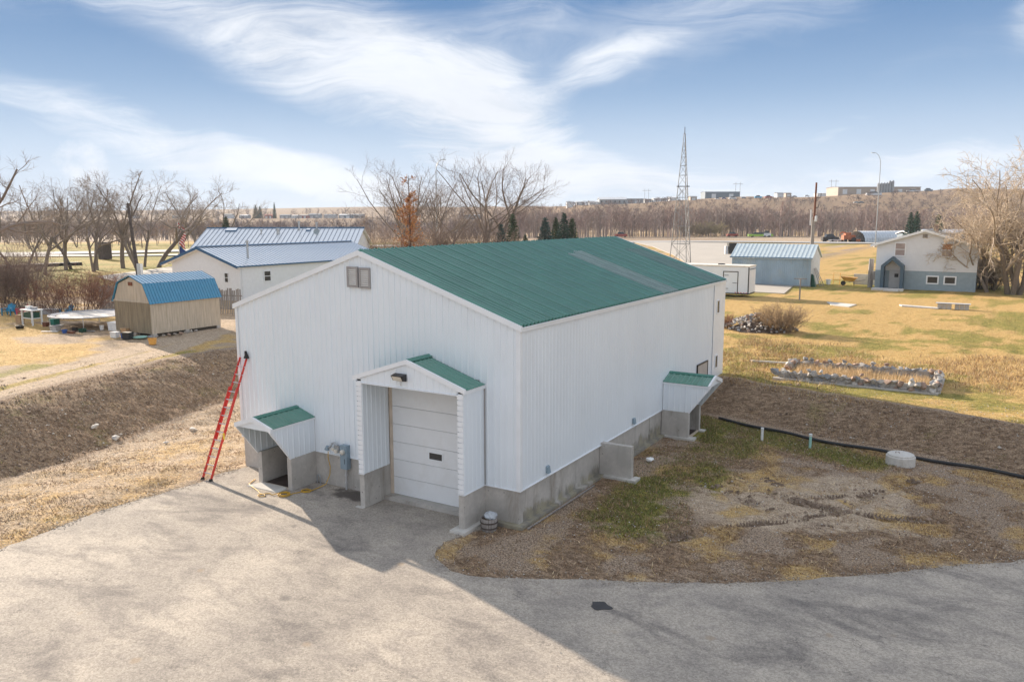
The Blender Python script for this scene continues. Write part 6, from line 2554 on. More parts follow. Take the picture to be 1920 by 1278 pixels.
k.beam(c - _cx * 0.95, c + _cx * 0.95, 0.25, 0.12)
k.build('platform_bar', M['bronze'], tw)
k = MB()
k.tube([_tc + Vector((0, 0, TH - 0.1)), _tc + Vector((0, 0, TH + 0.9))], 0.05, 6)
k.build('mast_tip', M['bronze'], tw)
for s in (-0.18, 0.18):
    k = MB()
    a = leg_pt(0, 0.0).lerp(leg_pt(1, 0.0), 0.5 + s * 0.4)
    b = leg_pt(0, 0.60).lerp(leg_pt(1, 0.60), 0.5 + s)
    k.tube([a, b], 0.03, 4)
    k.build('climbing_rail', M['tower'], tw)

# right utility pole ----------------------------------------------
upr = thing('utility_pole', 'wooden utility pole with a transformer bracket behind the blue garage', 'utility pole', (-10.9, 100, GRD))
k = MB()
k.tube([(-10.85, 101.5, GRD - 0.3), (-10.82, 101.5, 9.4)], [0.27, 0.23], 10)
k.build('pole', M['wood_grey'], upr)
k = MB()
k.tube([(-10.7, 101.3, 9.0), (-10.65, 101.3, 14.2)], [0.15, 0.13], 8)
k.build('pole_extension', M['rust'], upr)
k = MB()
k.tube([(-11.15, 101.2, 8.2), (-11.15, 101.2, 10.4)], 0.10, 8)
k.build('conduit', M['alu'], upr)
k = MB()
k.lathe((-10.4, 101.0, 8.7), [(0.15, 0), (0.18, 0.1), (0.18, 0.75), (0.1, 0.85)], 10)
k.build('transformer_can', M['alu'], upr)
k = MB()
k.tube([(-10.65, 101.3, 12.0), (-10.0, 101.4, 12.1), (-9.95, 101.4, 12.7)], 0.05, 6)
k.tube([(-10.65, 101.3, 10.6), (-10.25, 101.4, 10.7), (-10.2, 101.4, 11.2)], 0.05, 6)
k.build('bracket', M['bronze'], upr)


# street lamps --------------------------------------------------------
def street_lamp(x, y, h, lb, out, r=0.10):
    t = thing('street_lamp', lb, 'street lamp', (x, y, gz(x, y)), 'tall highway street lamps')
    z0 = gz(x, y)
    o = Vector(out).normalized()
    pts = [(x, y, z0), (x, y, z0 + h * 0.5), (x, y, z0 + h * 0.88)]
    for a in (0.25, 0.55, 0.85, 1.0):
        p = Vector((x, y, z0 + h * 0.88)) + o * (h * 0.07 * (1 - math.cos(a * math.pi / 2))) + Vector((0, 0, h * 0.12 * math.sin(a * math.pi / 2)))
        pts.append(tuple(p))
    k = MB()
    k.tube(pts, [r * 1.6, r * 1.2, r, r * 0.8, r * 0.7, r * 0.65, r * 0.6], 8)
    k.build('pole', M['galv'], t)
    p = Vector(pts[-1])
    k = MB()
    q = p + o * 0.9
    k.beam(p, q, 0.35, 0.16)
    k.build('lamp_head', M['galv'], t)
    k = MB()
    k.lathe((x, y, z0 - 0.1), [(0.4, 0), (0.4, 1.0), (0.3, 1.05)], 10)
    k.build('base', M['concrete_pale'], t)
    return t

# ------------------------------------------------------------------ vegetation
def gp(px, dep):
    """ground point seen in the direction of column px (1920-wide) at forward distance dep"""
    lat = (px - 960) / 1497.0 * dep
    x = CAM_POS[0] + math.sin(YAW) * dep + math.cos(YAW) * lat
    y = CAM_POS[1] + math.cos(YAW) * dep - math.sin(YAW) * lat
    return x, y


def dep_of(py, z=1.3):
    return (CAM_POS[2] - z) * 1497.0 / (py - 408.5)


class Branches:
    def __init__(self):
        self.g = {}

    def add(self, pts, rad, n, col):
        self.g.setdefault((len(pts), n), []).append((pts, rad, col))

    def arrays(self):
        V, F, Cc = [], [], []
        base = 0
        for (k, n), lst in self.g.items():
            P = np.array([a[0] for a in lst], np.float32)
            Rr = np.array([a[1] for a in lst], np.float32)
            Co = np.array([a[2] for a in lst], np.float32)
            m = len(lst)
            T = np.gradient(P, axis=1)
            T /= np.linalg.norm(T, axis=2, keepdims=True) + 1e-9
            ref = np.where(np.abs(T[:, :1, 2:3]) > 0.85, np.array([[[1.0, 0, 0]]]), np.array([[[0, 0, 1.0]]]))
            ref = np.broadcast_to(ref, T.shape)
            S = np.cross(T, ref)
            S /= np.linalg.norm(S, axis=2, keepdims=True) + 1e-9
            U = np.cross(S, T)
            ang = np.arange(n) * 2 * np.pi / n
            ring = P[:, :, None, :] + Rr[:, :, None, None] * (S[:, :, None, :] * np.cos(ang)[None, None, :, None] + U[:, :, None, :] * np.sin(ang)[None, None, :, None])
            V.append(ring.reshape(-1, 3))
            Cc.append(np.repeat(Co, k * n, axis=0))
            i = np.arange(m)[:, None, None] * (k * n)
            j = np.arange(k - 1)[None, :, None] * n
            a = np.arange(n)[None, None, :]
            b = (a + 1) % n
            q = np.stack([i + j + a, i + j + b, i + j + n + b, i + j + n + a], -1).reshape(-1, 4) + base
            F.append(q)
            base += m * k * n
        return np.concatenate(V), np.concatenate(F), np.concatenate(Cc)


def grow(B, rr, p, d, L, r, lev, S):
    segs = S['segs'][lev]
    pts = [tuple(p)]
    rad = [r]
    tip = S['tip'][lev]
    p = Vector(p)
    d = Vector(d).normalized()
    dirs = [d.copy()]
    for i in range(segs):
        w = S['wob'][lev]
        d = d + Vector((rr.gauss(0, w), rr.gauss(0, w), rr.gauss(0, w) + S['trop'][lev]))
        d.normalize()
        p = p + d * (L / segs)
        pts.append(tuple(p))
        dirs.append(d.copy())
        rad.append(r * (1 - (1 - tip) * (i + 1) / segs))
    c = S['cols'][min(lev, len(S['cols']) - 1)]
    v = rr.uniform(0.8, 1.2)
    B.add(pts, rad, S['sides'][lev], (c[0] * v, c[1] * v, c[2] * v, 1))
    if lev + 1 >= len(S['segs']):
        return
    nc = S['n'][lev]
    nc = max(1, int(round(nc * rr.uniform(0.75, 1.25))))
    t0 = S['t0'][lev]
    ph = rr.uniform(0, 6.28)
    for i in range(nc):
        t = t0 + (1 - t0) * (i + rr.uniform(0.1, 0.9)) / nc
        f = t * segs
        k = min(int(f), segs - 1)
        q = Vector(pts[k]).lerp(Vector(pts[k + 1]), f - k)
        dd = dirs[k + 1]
        ax = dd.cross(Vector((0, 0, 1)))
        if ax.length < 0.05:
            ax = dd.cross(Vector((1, 0, 0)))
        ax.normalize()
        ph += 2.399 + rr.uniform(-0.5, 0.5)
        ang = math.radians(S['ang'][lev] * rr.uniform(0.65, 1.3))
        nd = Matrix.Rotation(ph, 3, dd) @ (Matrix.Rotation(ang, 3, ax) @ dd)
        rl = rad[k] * (1 - (f - k)) + rad[k + 1] * (f - k)
        grow(B, rr, q, nd, L * S['ratio'][lev] * rr.uniform(0.7, 1.2) * (1.15 - 0.45 * t), max(rl * S['rr'][lev], S['rmin']), lev + 1, S)


ELM = dict(segs=[5, 6, 4, 3, 2], tip=[0.75, 0.35, 0.35, 0.4, 0.3], wob=[0.10, 0.16, 0.20, 0.22, 0.2], trop=[0.03, 0.05, 0.05, 0.06, 0.08], sides=[8, 6, 4, 3, 3],
           n=[4, 6, 6, 6, 0], t0=[0.55, 0.25, 0.2, 0.15, 0], ang=[36, 42, 42, 40, 30], ratio=[1.75, 0.46, 0.55, 0.55, 0.5], rr=[0.62, 0.45, 0.5, 0.5, 0.5], rmin=0.011,
           cols=[(0.20, 0.165, 0.14), (0.22, 0.18, 0.155), (0.235, 0.195, 0.165), (0.25, 0.205, 0.17), (0.27, 0.215, 0.175)])
COT = dict(ELM)
COT.update(n=[5, 6, 6, 5, 0], ang=[42, 40, 38, 38, 30], trop=[0.03, 0.05, 0.08, 0.10, 0.12], ratio=[1.9, 0.50, 0.55, 0.5, 0.5], wob=[0.05, 0.09, 0.13, 0.18, 0.2],
           cols=[(0.20, 0.165, 0.14), (0.215, 0.175, 0.145), (0.22, 0.18, 0.15), (0.205, 0.16, 0.135), (0.20, 0.15, 0.125)])
PALE = dict(ELM)
PALE.update(n=[5, 7, 6, 6, 0], ang=[34, 44, 46, 45, 40], t0=[0.3, 0.15, 0.12, 0.1, 0], trop=[0.02, 0.03, 0.02, 0.0, 0.0], ratio=[1.25, 0.52, 0.52, 0.5, 0.5], rmin=0.012,
            cols=[(0.19, 0.155, 0.125), (0.32, 0.265, 0.21), (0.42, 0.345, 0.275), (0.50, 0.41, 0.32), (0.55, 0.45, 0.345)])


def bare_tree(name, x, y, h, style, seed, label, lean=(0, 0), trunks=1, r=None, group=None, trunk_frac=0.28, z=None, spread=1.0):
    rr = random.Random(seed)
    t = thing(name, label, 'tree', (x, y, gz(x, y) if z is None else z), group)
    z0 = OFF[t.name][2]
    trunkB, crownB = Branches(), Branches()

    class Split:
        def add(self, pts, rad, n, col):
            (trunkB if n >= 6 else crownB).add(pts, rad, n, col)

    B = Split()
    for i in range(trunks):
        a = rr.uniform(0, 6.28)
        sp = 0.0 if trunks == 1 else 0.45
        d = Vector((lean[0] + sp * math.cos(a) * 0.7, lean[1] + sp * math.sin(a) * 0.7, 1))
        px, py = x + (0 if trunks == 1 else 0.5 * math.cos(a)), y + (0 if trunks == 1 else 0.5 * math.sin(a))
        S = dict(style)
        L0 = h * trunk_frac
        S['ratio'] = [style['ratio'][0] * 0.28 / trunk_frac] + list(style['ratio'][1:])
        grow(B, rr, (px - x, py - y, -0.2), d, L0, (r or h * 0.021) * (1 if trunks == 1 else 0.75), 0, S)
    A1, A2 = trunkB.arrays(), crownB.arrays()
    fs_ = h / max(A1[0][:, 2].max(), A2[0][:, 2].max())
    for nm, (V, F, Cc) in (('trunk', A1), ('crown', A2)):
        V = V * np.array([fs_ * spread, fs_ * spread, fs_])
        me = mesh_np(nm, V, F, M['twig'], smooth=True)
        vcol(me, 'Col', Cc)
        o = bpy.data.objects.new(nm, me)
        COL.objects.link(o)
        o.parent = t
    return t


G1 = 'bare trees in the row on the left lawn'
left_row = [
    # column, base row, top row, lean, style, trunks, label
    (86, 512, 330, (0.10, 0.0), ELM, 1, 'bare tree with a pale foot left of the leaning trunk, on the left lawn'),
    (136, 501, 325, (-0.42, -0.1), ELM, 1, 'strongly leaning bare tree on the left lawn'),
    (126, 503, 335, (-0.05, 0.0), ELM, 1, 'slender upright bare tree beside the strongly leaning trunk'),
    (171, 506, 318, (-0.30, 0.05), ELM, 2, 'bare tree with crossing twin trunks on the left lawn'),
    (184, 503, 322, (0.12, 0.0), ELM, 1, 'upright bare tree touching the crossing twin trunks'),
    (233, 500, 318, (-0.02, 0.0), ELM, 1, 'bare tree with a thick straight trunk just left of the utility pole'),
    (259, 501, 330, (-0.35, 0.0), ELM, 1, 'bare tree leaning left just right of the utility pole'),
    (270, 498, 318, (0.05, 0.0), ELM, 2, 'broad bare tree with the stoutest trunk right of the utility pole'),
    (297, 498, 325, (0.38, 0.1), ELM, 1, 'bare tree with a curved trunk bending right before the flags'),
    (73, 486, 405, (0.0, 0.0), ELM, 1, 'small far bare tree by the road on the left'),
    (338, 484, 335, (0.08, 0), ELM, 1, 'bare tree just behind the flags left of the garage'),
    (375, 478, 322, (0.05, 0), ELM, 1, 'bare tree rising over the garage gable'),
    (412, 470, 345, (0.20, 0), ELM, 1, 'thin bare tree leaning right above the long house roof'),
    (35, 505, 340, (0.1, 0), ELM, 2, 'bushy bare tree near the left edge of the lawn'),
]
for i, (px, py, ty, lean, st, tk, lb) in enumerate(left_row):
    dpt = dep_of(py)
    x, y = gp(px, dpt)
    h = (408.5 - ty) / 1497.0 * dpt + 8.04
    lx, ly = lean[0] * math.cos(YAW), lean[0] * -math.sin(YAW)
    bare_tree('bare_tree', x, y, h * 1.02, st, 40 + i, lb, (lx, ly), tk, group=G1, r=h * 0.0135)
x, y = gp(-22, 84)
bare_tree('bare_tree', x, y, 15.5, ELM, 71, 'tall bare tree cut by the left edge of the picture', (0.1, 0), 1, group=G1)

G2 = 'tall bare cottonwoods behind the green roof'
for i, (px, dpt, ty, lean, tk, lb) in enumerate([
        (745, 150, 285, -0.10, 2, 'tall bare cottonwood left of the orange tree, behind the green roof'),
        (838, 146, 318, -0.03, 2, 'bare forked tree right of the orange tree, behind the green roof'),
        (893, 155, 278, 0.02, 2, 'tallest pale bare cottonwood behind the middle of the green roof'),
        (925, 160, 285, 0.42, 1, 'pale cottonwood leaning right toward the spruces'),
        (760, 160, 300, 0.22, 1, 'bare tree leaning right just behind the orange tree'),
        (812, 175, 335, 0.0, 2, 'bushy bare tree between the orange tree and the forked tree')]):
    x, y = gp(px, dpt)
    h = (408.5 - ty) / 1497.0 * dpt + 8.04
    bare_tree('cottonwood', x, y, h, COT, 100 + i, lb, (lean * math.cos(YAW), -lean * math.sin(YAW)), tk, group=G2, trunk_frac=0.34 if tk == 1 else 0.28, spread=1.15, r=h * 0.014)

G3 = 'pale twiggy trees beside the white house'
for i, (px, py, h, lean, tk, lb) in enumerate([
        (1898, 552, 16.2, -0.03, 3, 'big pale twiggy tree at the right edge beside the white house'),
        (1872, 549, 11.0, -0.12, 3, 'pale spreading tree overlapping the right wall of the white house'),
        (1925, 550, 13.5, 0.1, 2, 'pale twiggy tree cut by the right edge of the picture'),
        (1848, 545, 4.5, -0.1, 4, 'low pale tangled tree against the white house')]):
    dpt = dep_of(py)
    x, y = gp(px, dpt)
    S = PALE
    bare_tree('pale_tree', x, y, h, S, 140 + i, lb, (lean * math.cos(YAW), -lean * math.sin(YAW)), tk, group=G3, trunk_frac=0.24, r=h * 0.0125, spread=1.0)


# many-stemmed shrubs -----------------------------------------------------
def shrub(name, x, y, w, h, seed, label, cols, n=70, group=None, leaves=0, leaf_cols=None, cat='shrub', base=0.25, z=None, rmin=0.008):
    rr = random.Random(seed)
    t = thing(name, label, cat, (x, y, gz(x, y) if z is None else z), group)
    B = Branches()
    S = dict(segs=[4, 3, 2], tip=[0.4, 0.4, 0.3], wob=[0.16, 0.25, 0.25], trop=[0.05, 0.08, 0.08], sides=[4, 3, 3], n=[7, 6, 0], t0=[0.25, 0.2, 0], ang=[32, 38, 30], ratio=[0.42, 0.55, 0.5], rr=[0.55, 0.6, 0.5], rmin=rmin, cols=cols)
    for i in range(n):
        a = rr.uniform(0, 6.28)
        q = math.sqrt(rr.random())
        bx, by = base * w * q * math.cos(a), base * w * q * math.sin(a)
        out = q * rr.uniform(0.5, 1.1) * w / (2 * h)
        d = Vector((out * math.cos(a), out * math.sin(a), 1))
        grow(B, rr, (bx, by, -0.1), d, h * rr.uniform(0.65, 1.05), 0.012 + 0.012 * rr.random(), 0, S)
    V, F, Cc = B.arrays()
    me = mesh_np('stems', V, F, M['twig'])
    vcol(me, 'Col', Cc)
    o = bpy.data.objects.new('stems', me)
    COL.objects.link(o)
    o.parent = t
    if leaves:
        tw = V[nrg.integers(len(V) // 3, len(V), leaves)]
        LV, LF, LC = leaf_quads(tw + nrg.normal(0, 0.05, tw.shape), 0.05, leaf_cols)
        me = mesh_np('leaves', LV, LF, M['blade'])
        vcol(me, 'Col', LC)
        o = bpy.data.objects.new('leaves', me)
        COL.objects.link(o)
        o.parent = t
    return t


def leaf_quads(C, s, cols):
    n = len(C)
    a = nrg.normal(size=(n, 3))
    a /= np.linalg.norm(a, axis=1)[:, None]
    b = np.cross(a, nrg.normal(size=(n, 3)))
    b /= np.linalg.norm(b, axis=1)[:, None]
    sz = s * nrg.uniform(0.6, 1.4, (n, 1))
    V = np.stack([C - a * sz, C + b * sz * 0.7, C + a * sz], 1).reshape(-1, 3)
    F = np.arange(n * 3).reshape(-1, 3)
    c = np.array(cols)[nrg.integers(0, len(cols), n)] * nrg.uniform(0.75, 1.25, (n, 1))
    return V, F, np.repeat(np.column_stack([c, np.ones(n)]), 3, axis=0)


RUST_T = [(0.13, 0.088, 0.07), (0.18, 0.108, 0.08), (0.25, 0.13, 0.09)]
DARK_T = [(0.13, 0.10, 0.088), (0.16, 0.122, 0.105), (0.19, 0.135, 0.11)]
BROWN = [(0.19, 0.148, 0.125), (0.24, 0.185, 0.155), (0.28, 0.21, 0.17)]
ORG = [(0.40, 0.15, 0.03), (0.48, 0.21, 0.05), (0.33, 0.12, 0.03)]
x, y = gp(140, dep_of(592))
shrub('lilac_bush', x, y, 6.2, 3.7, 1, 'reddish brown bare lilac bush behind the trampoline', RUST_T, 70, 'bare bushes along the left yard', 2600, [(0.20, 0.075, 0.04), (0.16, 0.07, 0.045), (0.25, 0.12, 0.06)])
x, y = gp(55, dep_of(582))
shrub('lilac_bush', x, y, 6.5, 4.3, 2, 'dark bare bush behind the garden chairs', DARK_T, 78, 'bare bushes along the left yard', 1500, [(0.20, 0.09, 0.06), (0.15, 0.09, 0.07)])
x, y = gp(-10, dep_of(580))
shrub('lilac_bush', x, y, 6.5, 4.6, 3, 'dark bare bush cut by the left edge of the picture', DARK_T, 78, 'bare bushes along the left yard', 800, [(0.20, 0.09, 0.06), (0.15, 0.09, 0.07)])
x, y = gp(25, dep_of(560))
shrub('lilac_bush', x, y, 7.5, 5.6, 4, 'tall grey brown thicket behind the dark bushes on the left', BROWN, 75, 'bare bushes along the left yard')
x, y = gp(195, dep_of(572))
shrub('lilac_bush', x, y, 3.6, 2.9, 5, 'small reddish bush in front of the board fence', RUST_T, 60, 'bare bushes along the left yard', 900, [(0.22, 0.08, 0.04), (0.25, 0.12, 0.06)])

G4 = 'brown shrubs behind the green roof'
k_ = 0
SH_L = ['brown shrub behind the green roof by the long house', 'brown shrub under the left cottonwood', 'dense shrub at the foot of the orange tree', 'brown shrub right of the orange tree', 'dark brown shrub under the forked tree',
        'brown shrub between the forked tree and the tallest cottonwood', 'dark shrub under the tallest cottonwood', 'brown shrub left of the first spruce', 'grey brown shrub behind the left cottonwood', 'grey brown shrub behind the tallest cottonwood', 'twiggy shrub beyond the right end of the long house']
for px, dpt, w, h in ((700, 120, 7, 6.0), (735, 126, 7, 6.5), (775, 128, 7, 7), (812, 132, 8, 7), (850, 134, 7, 6.5), (880, 138, 8, 7.5), (915, 140, 8, 6.5), (945, 142, 6, 5.5), (720, 150, 10, 8), (900, 165, 11, 8), (686, 128, 5, 6.5)):
    x, y = gp(px, dpt)
    shrub('brown_shrub', x, y, w, h, 20 + k_, SH_L[k_], DARK_T if k_ in (4, 6) else BROWN, 20, G4, rmin=0.013)
    k_ += 1

# orange larch: trunk with whorled feathery branches
x, y = gp(770, 119)
lt_ = thing('orange_larch', 'slender tree still holding orange needles behind the green roof', 'tree', (x, y, 1.3))
B = Branches()
B.add([(0, 0, 0), (0.1, 0, 7), (0, 0, 14.2)], [0.18, 0.12, 0.03], 6, (0.12, 0.08, 0.06, 1))
rr = random.Random(4)
LC_ = []
for i in range(150):
    z = rr.uniform(1.5, 13.8)
    a = rr.uniform(0, 6.28)
    l = (3.1 * (1 - z / 15.5) + 0.3) * rr.uniform(0.4, 1.15)
    B.add([(0, 0, z), (l * 0.5 * math.cos(a), l * 0.5 * math.sin(a), z + 0.25 * l), (l * math.cos(a), l * math.sin(a), z + 0.55 * l)], [0.03, 0.02, 0.01], 3, (0.16, 0.09, 0.06, 1))
    for j in range(34):
        t = rr.uniform(0.15, 1.05)
        LC_.append((l * t * math.cos(a) + rr.gauss(0, 0.14), l * t * math.sin(a) + rr.gauss(0, 0.14), z + 0.5 * l * t + rr.gauss(0, 0.14)))
LC_ = np.array(LC_)
keep = fbm(LC_[:, 0] + LC_[:, 1], LC_[:, 2], 1.6, 2, 31) > 0.30
V, F, Cc = B.arrays()
me = mesh_np('trunk', V, F, M['twig'])
vcol(me, 'Col', Cc)
o = bpy.data.objects.new('trunk', me)
COL.objects.link(o)
o.parent = lt_
LV, LF, LCc = leaf_quads(LC_[keep], 0.14, [(0.46, 0.20, 0.065), (0.52, 0.27, 0.10), (0.38, 0.16, 0.06)])
me = mesh_np('crown', LV, LF, M['blade'])
vcol(me, 'Col', LCc)
o = bpy.data.objects.new('crown', me)
COL.objects.link(o)
o.parent = lt_
for i, (px, dpt, w, h, lb) in enumerate(((800, 136, 7, 6.2, 'orange leaved shrub right of the orange larch'), (826, 137, 5, 5.0, 'rusty shrub with orange leaves near the forked tree'))):
    x, y = gp(px, dpt)
    shrub('orange_shrub', x, y, w, h, 60 + i, lb, BROWN, 45, 'orange shrubs behind the green roof', 2600, ORG + [(0.30, 0.14, 0.06)], rmin=0.012)


# spruces -------------------------------------------------------------------
def spruce_mesh(seed, hue):
    rr = random.Random(seed)
    B = Branches()
    B.add([(0, 0, 0), (0, 0, 0.5), (0, 0, 1.0)], [0.02, 0.014, 0.003], 6, (0.08, 0.06, 0.05, 1))
    C = []
    dirs = []
    z = 0.04
    while z < 0.99:
        nb = int(9 * (1 - z) + 4)
        rad = 0.235 * (1 - z) ** 0.85 + 0.008
        a0 = rr.uniform(0, 6.28)
        for i in range(nb):
            a = a0 + 6.283 * i / nb + rr.uniform(-.25, .25)
            l = rad * rr.uniform(0.72, 1.12)
            for j in range(int(26 * l / 0.2) + 5):
                t = rr.uniform(0.1, 1.0)
                w = 0.05 * (1 - t) * l / 0.2 + 0.008
                C.append((l * t * math.cos(a) + rr.gauss(0, w), l * t * math.sin(a) + rr.gauss(0, w), z - 0.05 * t * l / 0.2 + 0.03 * t * t + rr.gauss(0, 0.006)))
                dirs.append((math.cos(a), math.sin(a), -0.25 + 0.5 * t))
        z += 0.040 * (1.05 - 0.5 * z)
    C = np.array(C)
    D = np.array(dirs) + nrg.normal(0, 0.45, (len(dirs), 3))
    D /= np.linalg.norm(D, axis=1)[:, None]
    up = np.cross(D, nrg.normal(size=D.shape))
    up /= np.linalg.norm(up, axis=1)[:, None]
    s = 0.030 * nrg.uniform(0.6, 1.3, (len(C), 1))
    LV = np.stack([C - D * s * 0.4, C + D * s, C - D * s * 0.2 + up * s * 0.5], 1).reshape(-1, 3)
    LF = np.arange(len(C) * 3).reshape(-1, 3)
    c = np.array(hue) * nrg.uniform(0.6, 1.5, (len(C), 1))
    LC2 = np.repeat(np.column_stack([c, np.ones(len(C))]), 3, axis=0)
    V, F, Cc = B.arrays()
    m1 = mesh_np('trunk', V, F, M['twig'])
    vcol(m1, 'Col', Cc)
    m2 = mesh_np('crown', LV, LF, M['blade'])
    vcol(m2, 'Col', LC2)
    return m1, m2


SPR = [spruce_mesh(1, (0.055, 0.10, 0.075)), spruce_mesh(2, (0.075, 0.11, 0.055)), spruce_mesh(3, (0.065, 0.115, 0.10))]


def spruce(px, dpt, ty, kind, lb, group='spruces behind the green roof', wide=1.0, zc=None):
    x, y = gp(px, dpt)
    z = gz(x, y) if zc is None else zc
    h = (408.5 - ty) / 1497.0 * dpt + CAM_POS[2] - z
    t = thing('spruce', lb, 'tree', (x, y, z), group)
    for nm, me in zip(('trunk', 'crown'), SPR[kind]):
        o = bpy.data.objects.new(nm, me)
        COL.objects.link(o)
        o.parent = t
    t.scale = (h * wide * 1.22, h * wide * 1.22, h)
    t.rotation_euler = (0, 0, px)
    return t


spruce(940, 150, 420, 2, 'short bluish spruce, leftmost behind the green roof', wide=1.15)
spruce(962, 150, 402, 1, 'green spruce right next to the short bluish one', wide=0.95)
spruce(1022, 155, 408, 2, 'wide bluish spruce, left of the close group of four', wide=1.15)
spruce(1042, 160, 408, 1, 'slim green spruce in the gap of the group of four', wide=0.9)
spruce(1057, 155, 400, 0, 'tallest dark spruce of the group of four')
spruce(1072, 157, 410, 1, 'yellowish green spruce, right of the group of four')
spruce(985, 152, 440, 1, 'tiny young spruce between the pair and the group of four', wide=1.2)
spruce(1700, 200, 400, 0, 'dark spruce standing behind the white house ridge', 'spruces behind the white house', 0.9)
spruce(1711, 205, 398, 0, 'dark spruce close beside its twin behind the white house', 'spruces behind the white house', 0.8)
spruce(1752, 205, 404, 1, 'brownish green spruce right of the house peak', 'spruces behind the white house')
spruce(430, 190, 405, 1, 'small spruce over the ridge of the long house', 'far spruces on the left')
spruce(486, 900, 384, 0, 'far dark spruce on the left skyline, left of two', 'far spruces on the left')
spruce(494, 905, 386, 0, 'far dark spruce on the left skyline, right of two', 'far spruces on the left')
spruce(521, 900, 379, 0, 'narrow far spire-like spruce on the left skyline', 'far spruces on the left', 0.5)

# weeds and brush at the rock pile, dark bush by the house, field bushes
shrub('dry_weeds', -0.9, 37.9, 3.2, 1.9, 81, 'tall dry weeds growing behind the rock pile', [(0.25, 0.18, 0.12), (0.32, 0.23, 0.15), (0.38, 0.28, 0.18)], 90, None, 0, None, 'weeds')
shrub('dry_weeds', -4.9, 38.0, 1.6, 1.1, 82, 'reddish dry weeds at the left end of the rock pile', [(0.20, 0.11, 0.07), (0.28, 0.15, 0.09)], 40, None, 0, None, 'weeds')
x, y = gp(1832, dep_of(541))
shrub('dark_bush', x, y, 3.6, 2.6, 83, 'dark brown bare bush against the right corner of the white house', [(0.10, 0.075, 0.062), (0.13, 0.092, 0.075)], 66, None, 500, [(0.12, 0.06, 0.04)])
x, y = gp(1860, dep_of(543))
shrub('dark_bush', x, y, 3.4, 2.4, 84, 'dark brown bare bush under the pale trees', [(0.10, 0.075, 0.062), (0.13, 0.092, 0.075)], 56, None, 300, [(0.12, 0.06, 0.04)])
for i, (px, py, w, h, lb) in enumerate(((1302, 438, 14, 5.5, 'rounded grey bush at the field edge, left of the pale one'), (1328, 438, 13, 6.0, 'rounded pale bush at the field edge below the far wood'))):
    x, y = gp(px, 330)
    shrub('field_bush', x, y, w, h, 90 + i, lb, [(0.30, 0.25, 0.16), (0.36, 0.30, 0.19)] if i else [(0.24, 0.20, 0.155), (0.28, 0.23, 0.17)], 46, 'round bushes at the field edge', rmin=0.05)

# ------------------------------------------------------------------ far wood (one mass)
def far_proto(seed, kind):
    rr = random.Random(seed)
    B = Branches()
    h = 1.0
    tri_v, tri_c = [], []
    tc = (0.24, 0.205, 0.198, 1) if kind == 0 else (0.15, 0.13, 0.128, 1)
    stems = 1 if kind == 0 else 2
    pts_c = []
    for s in range(stems):
        a = rr.uniform(0, 6.28)
        lx, ly = 0.10 * math.cos(a) * (stems > 1), 0.10 * math.sin(a) * (stems > 1)
        top = (lx * 2 + rr.uniform(-.05, .05), ly * 2 + rr.uniform(-.05, .05), 0.9)
        B.add([(0, 0, -0.02), (lx, ly, 0.4), top], [0.016, 0.011, 0.003], 3, tc)
        for i in range(9):
            z = rr.uniform(0.22, 0.8)
            a = rr.uniform(0, 6.28)
            l = rr.uniform(0.15, 0.34) * (1.1 - 0.6 * z)
            p0 = (lx * z * 2, ly * z * 2, z)
            p1 = (p0[0] + l * math.cos(a), p0[1] + l * math.sin(a), z + l * rr.uniform(0.7, 1.5))
            B.add([p0, p1], [0.006, 0.002], 3, tc)
            for j in range(14 if kind == 0 else 6):
                t = rr.uniform(0.2, 1.0)
                pts_c.append([p0[q] + (p1[q] - p0[q]) * t for q in range(3)])
    V, F, Cc = B.arrays()
    C = np.array(pts_c)
    n = len(C)
    D = nrg.normal(0, 0.5, (n, 3)) + np.array([0, 0, 0.8]) + np.column_stack([C[:, :2] * 2.0, np.zeros(n)])
    D /= np.linalg.norm(D, axis=1)[:, None]
    sd_ = np.cross(D, nrg.normal(size=(n, 3)))
    sd_ /= np.linalg.norm(sd_, axis=1)[:, None]
    ln = nrg.uniform(0.08, 0.19, (n, 1))
    w = 0.0042 if kind == 0 else 0.0085
    TV = np.stack([C - sd_ * w, C + sd_ * w, C + D * ln], 1).reshape(-1, 3)
    TC_ = np.tile(np.array([[tc[0] * 1.12, tc[1] * 1.05, tc[2] * 1.0, 1]]), (n * 3, 1))
    F3 = np.concatenate([F[:, [0, 1, 2]], F[:, [0, 2, 3]]])
    F3 = np.concatenate([F3, np.arange(n * 3).reshape(-1, 3) + len(V)])
    return np.concatenate([V, TV]), F3, np.concatenate([Cc, TC_])


PROTO = [far_proto(300 + i, 0) for i in range(5)] + [far_proto(400 + i, 1) for i in range(3)]


def wood(name, label, cat, spots):
    """spots: x, y, z, height, proto, tint"""
    Vs, Fs, Cs = [], [], []
    b = 0
    for (x, y, z, h, pi, tint, wd) in spots:
        V, F, Cc = PROTO[pi]
        a = rng.uniform(0, 6.28)
        c, s = math.cos(a), math.sin(a)
        X = (V[:, 0] * c - V[:, 1] * s) * h * wd + x
        Y = (V[:, 0] * s + V[:, 1] * c) * h * wd + y
        Z = V[:, 2] * h + z
        Vs.append(np.stack([X, Y, Z], -1))
        Fs.append(F + b)
        Cs.append(Cc * np.array([tint[0], tint[1], tint[2], 1]))
        b += len(V)
    me = mesh_np(name, np.concatenate(Vs), np.concatenate(Fs), M['twig'])
    vcol(me, 'Col', np.concatenate(Cs))
    o = bpy.data.objects.new(name, me)
    COL.objects.link(o)
    o['kind'] = 'stuff'
    o['label'] = label
    o['category'] = cat
    return o


sp = []
rw_ = random.Random(77)
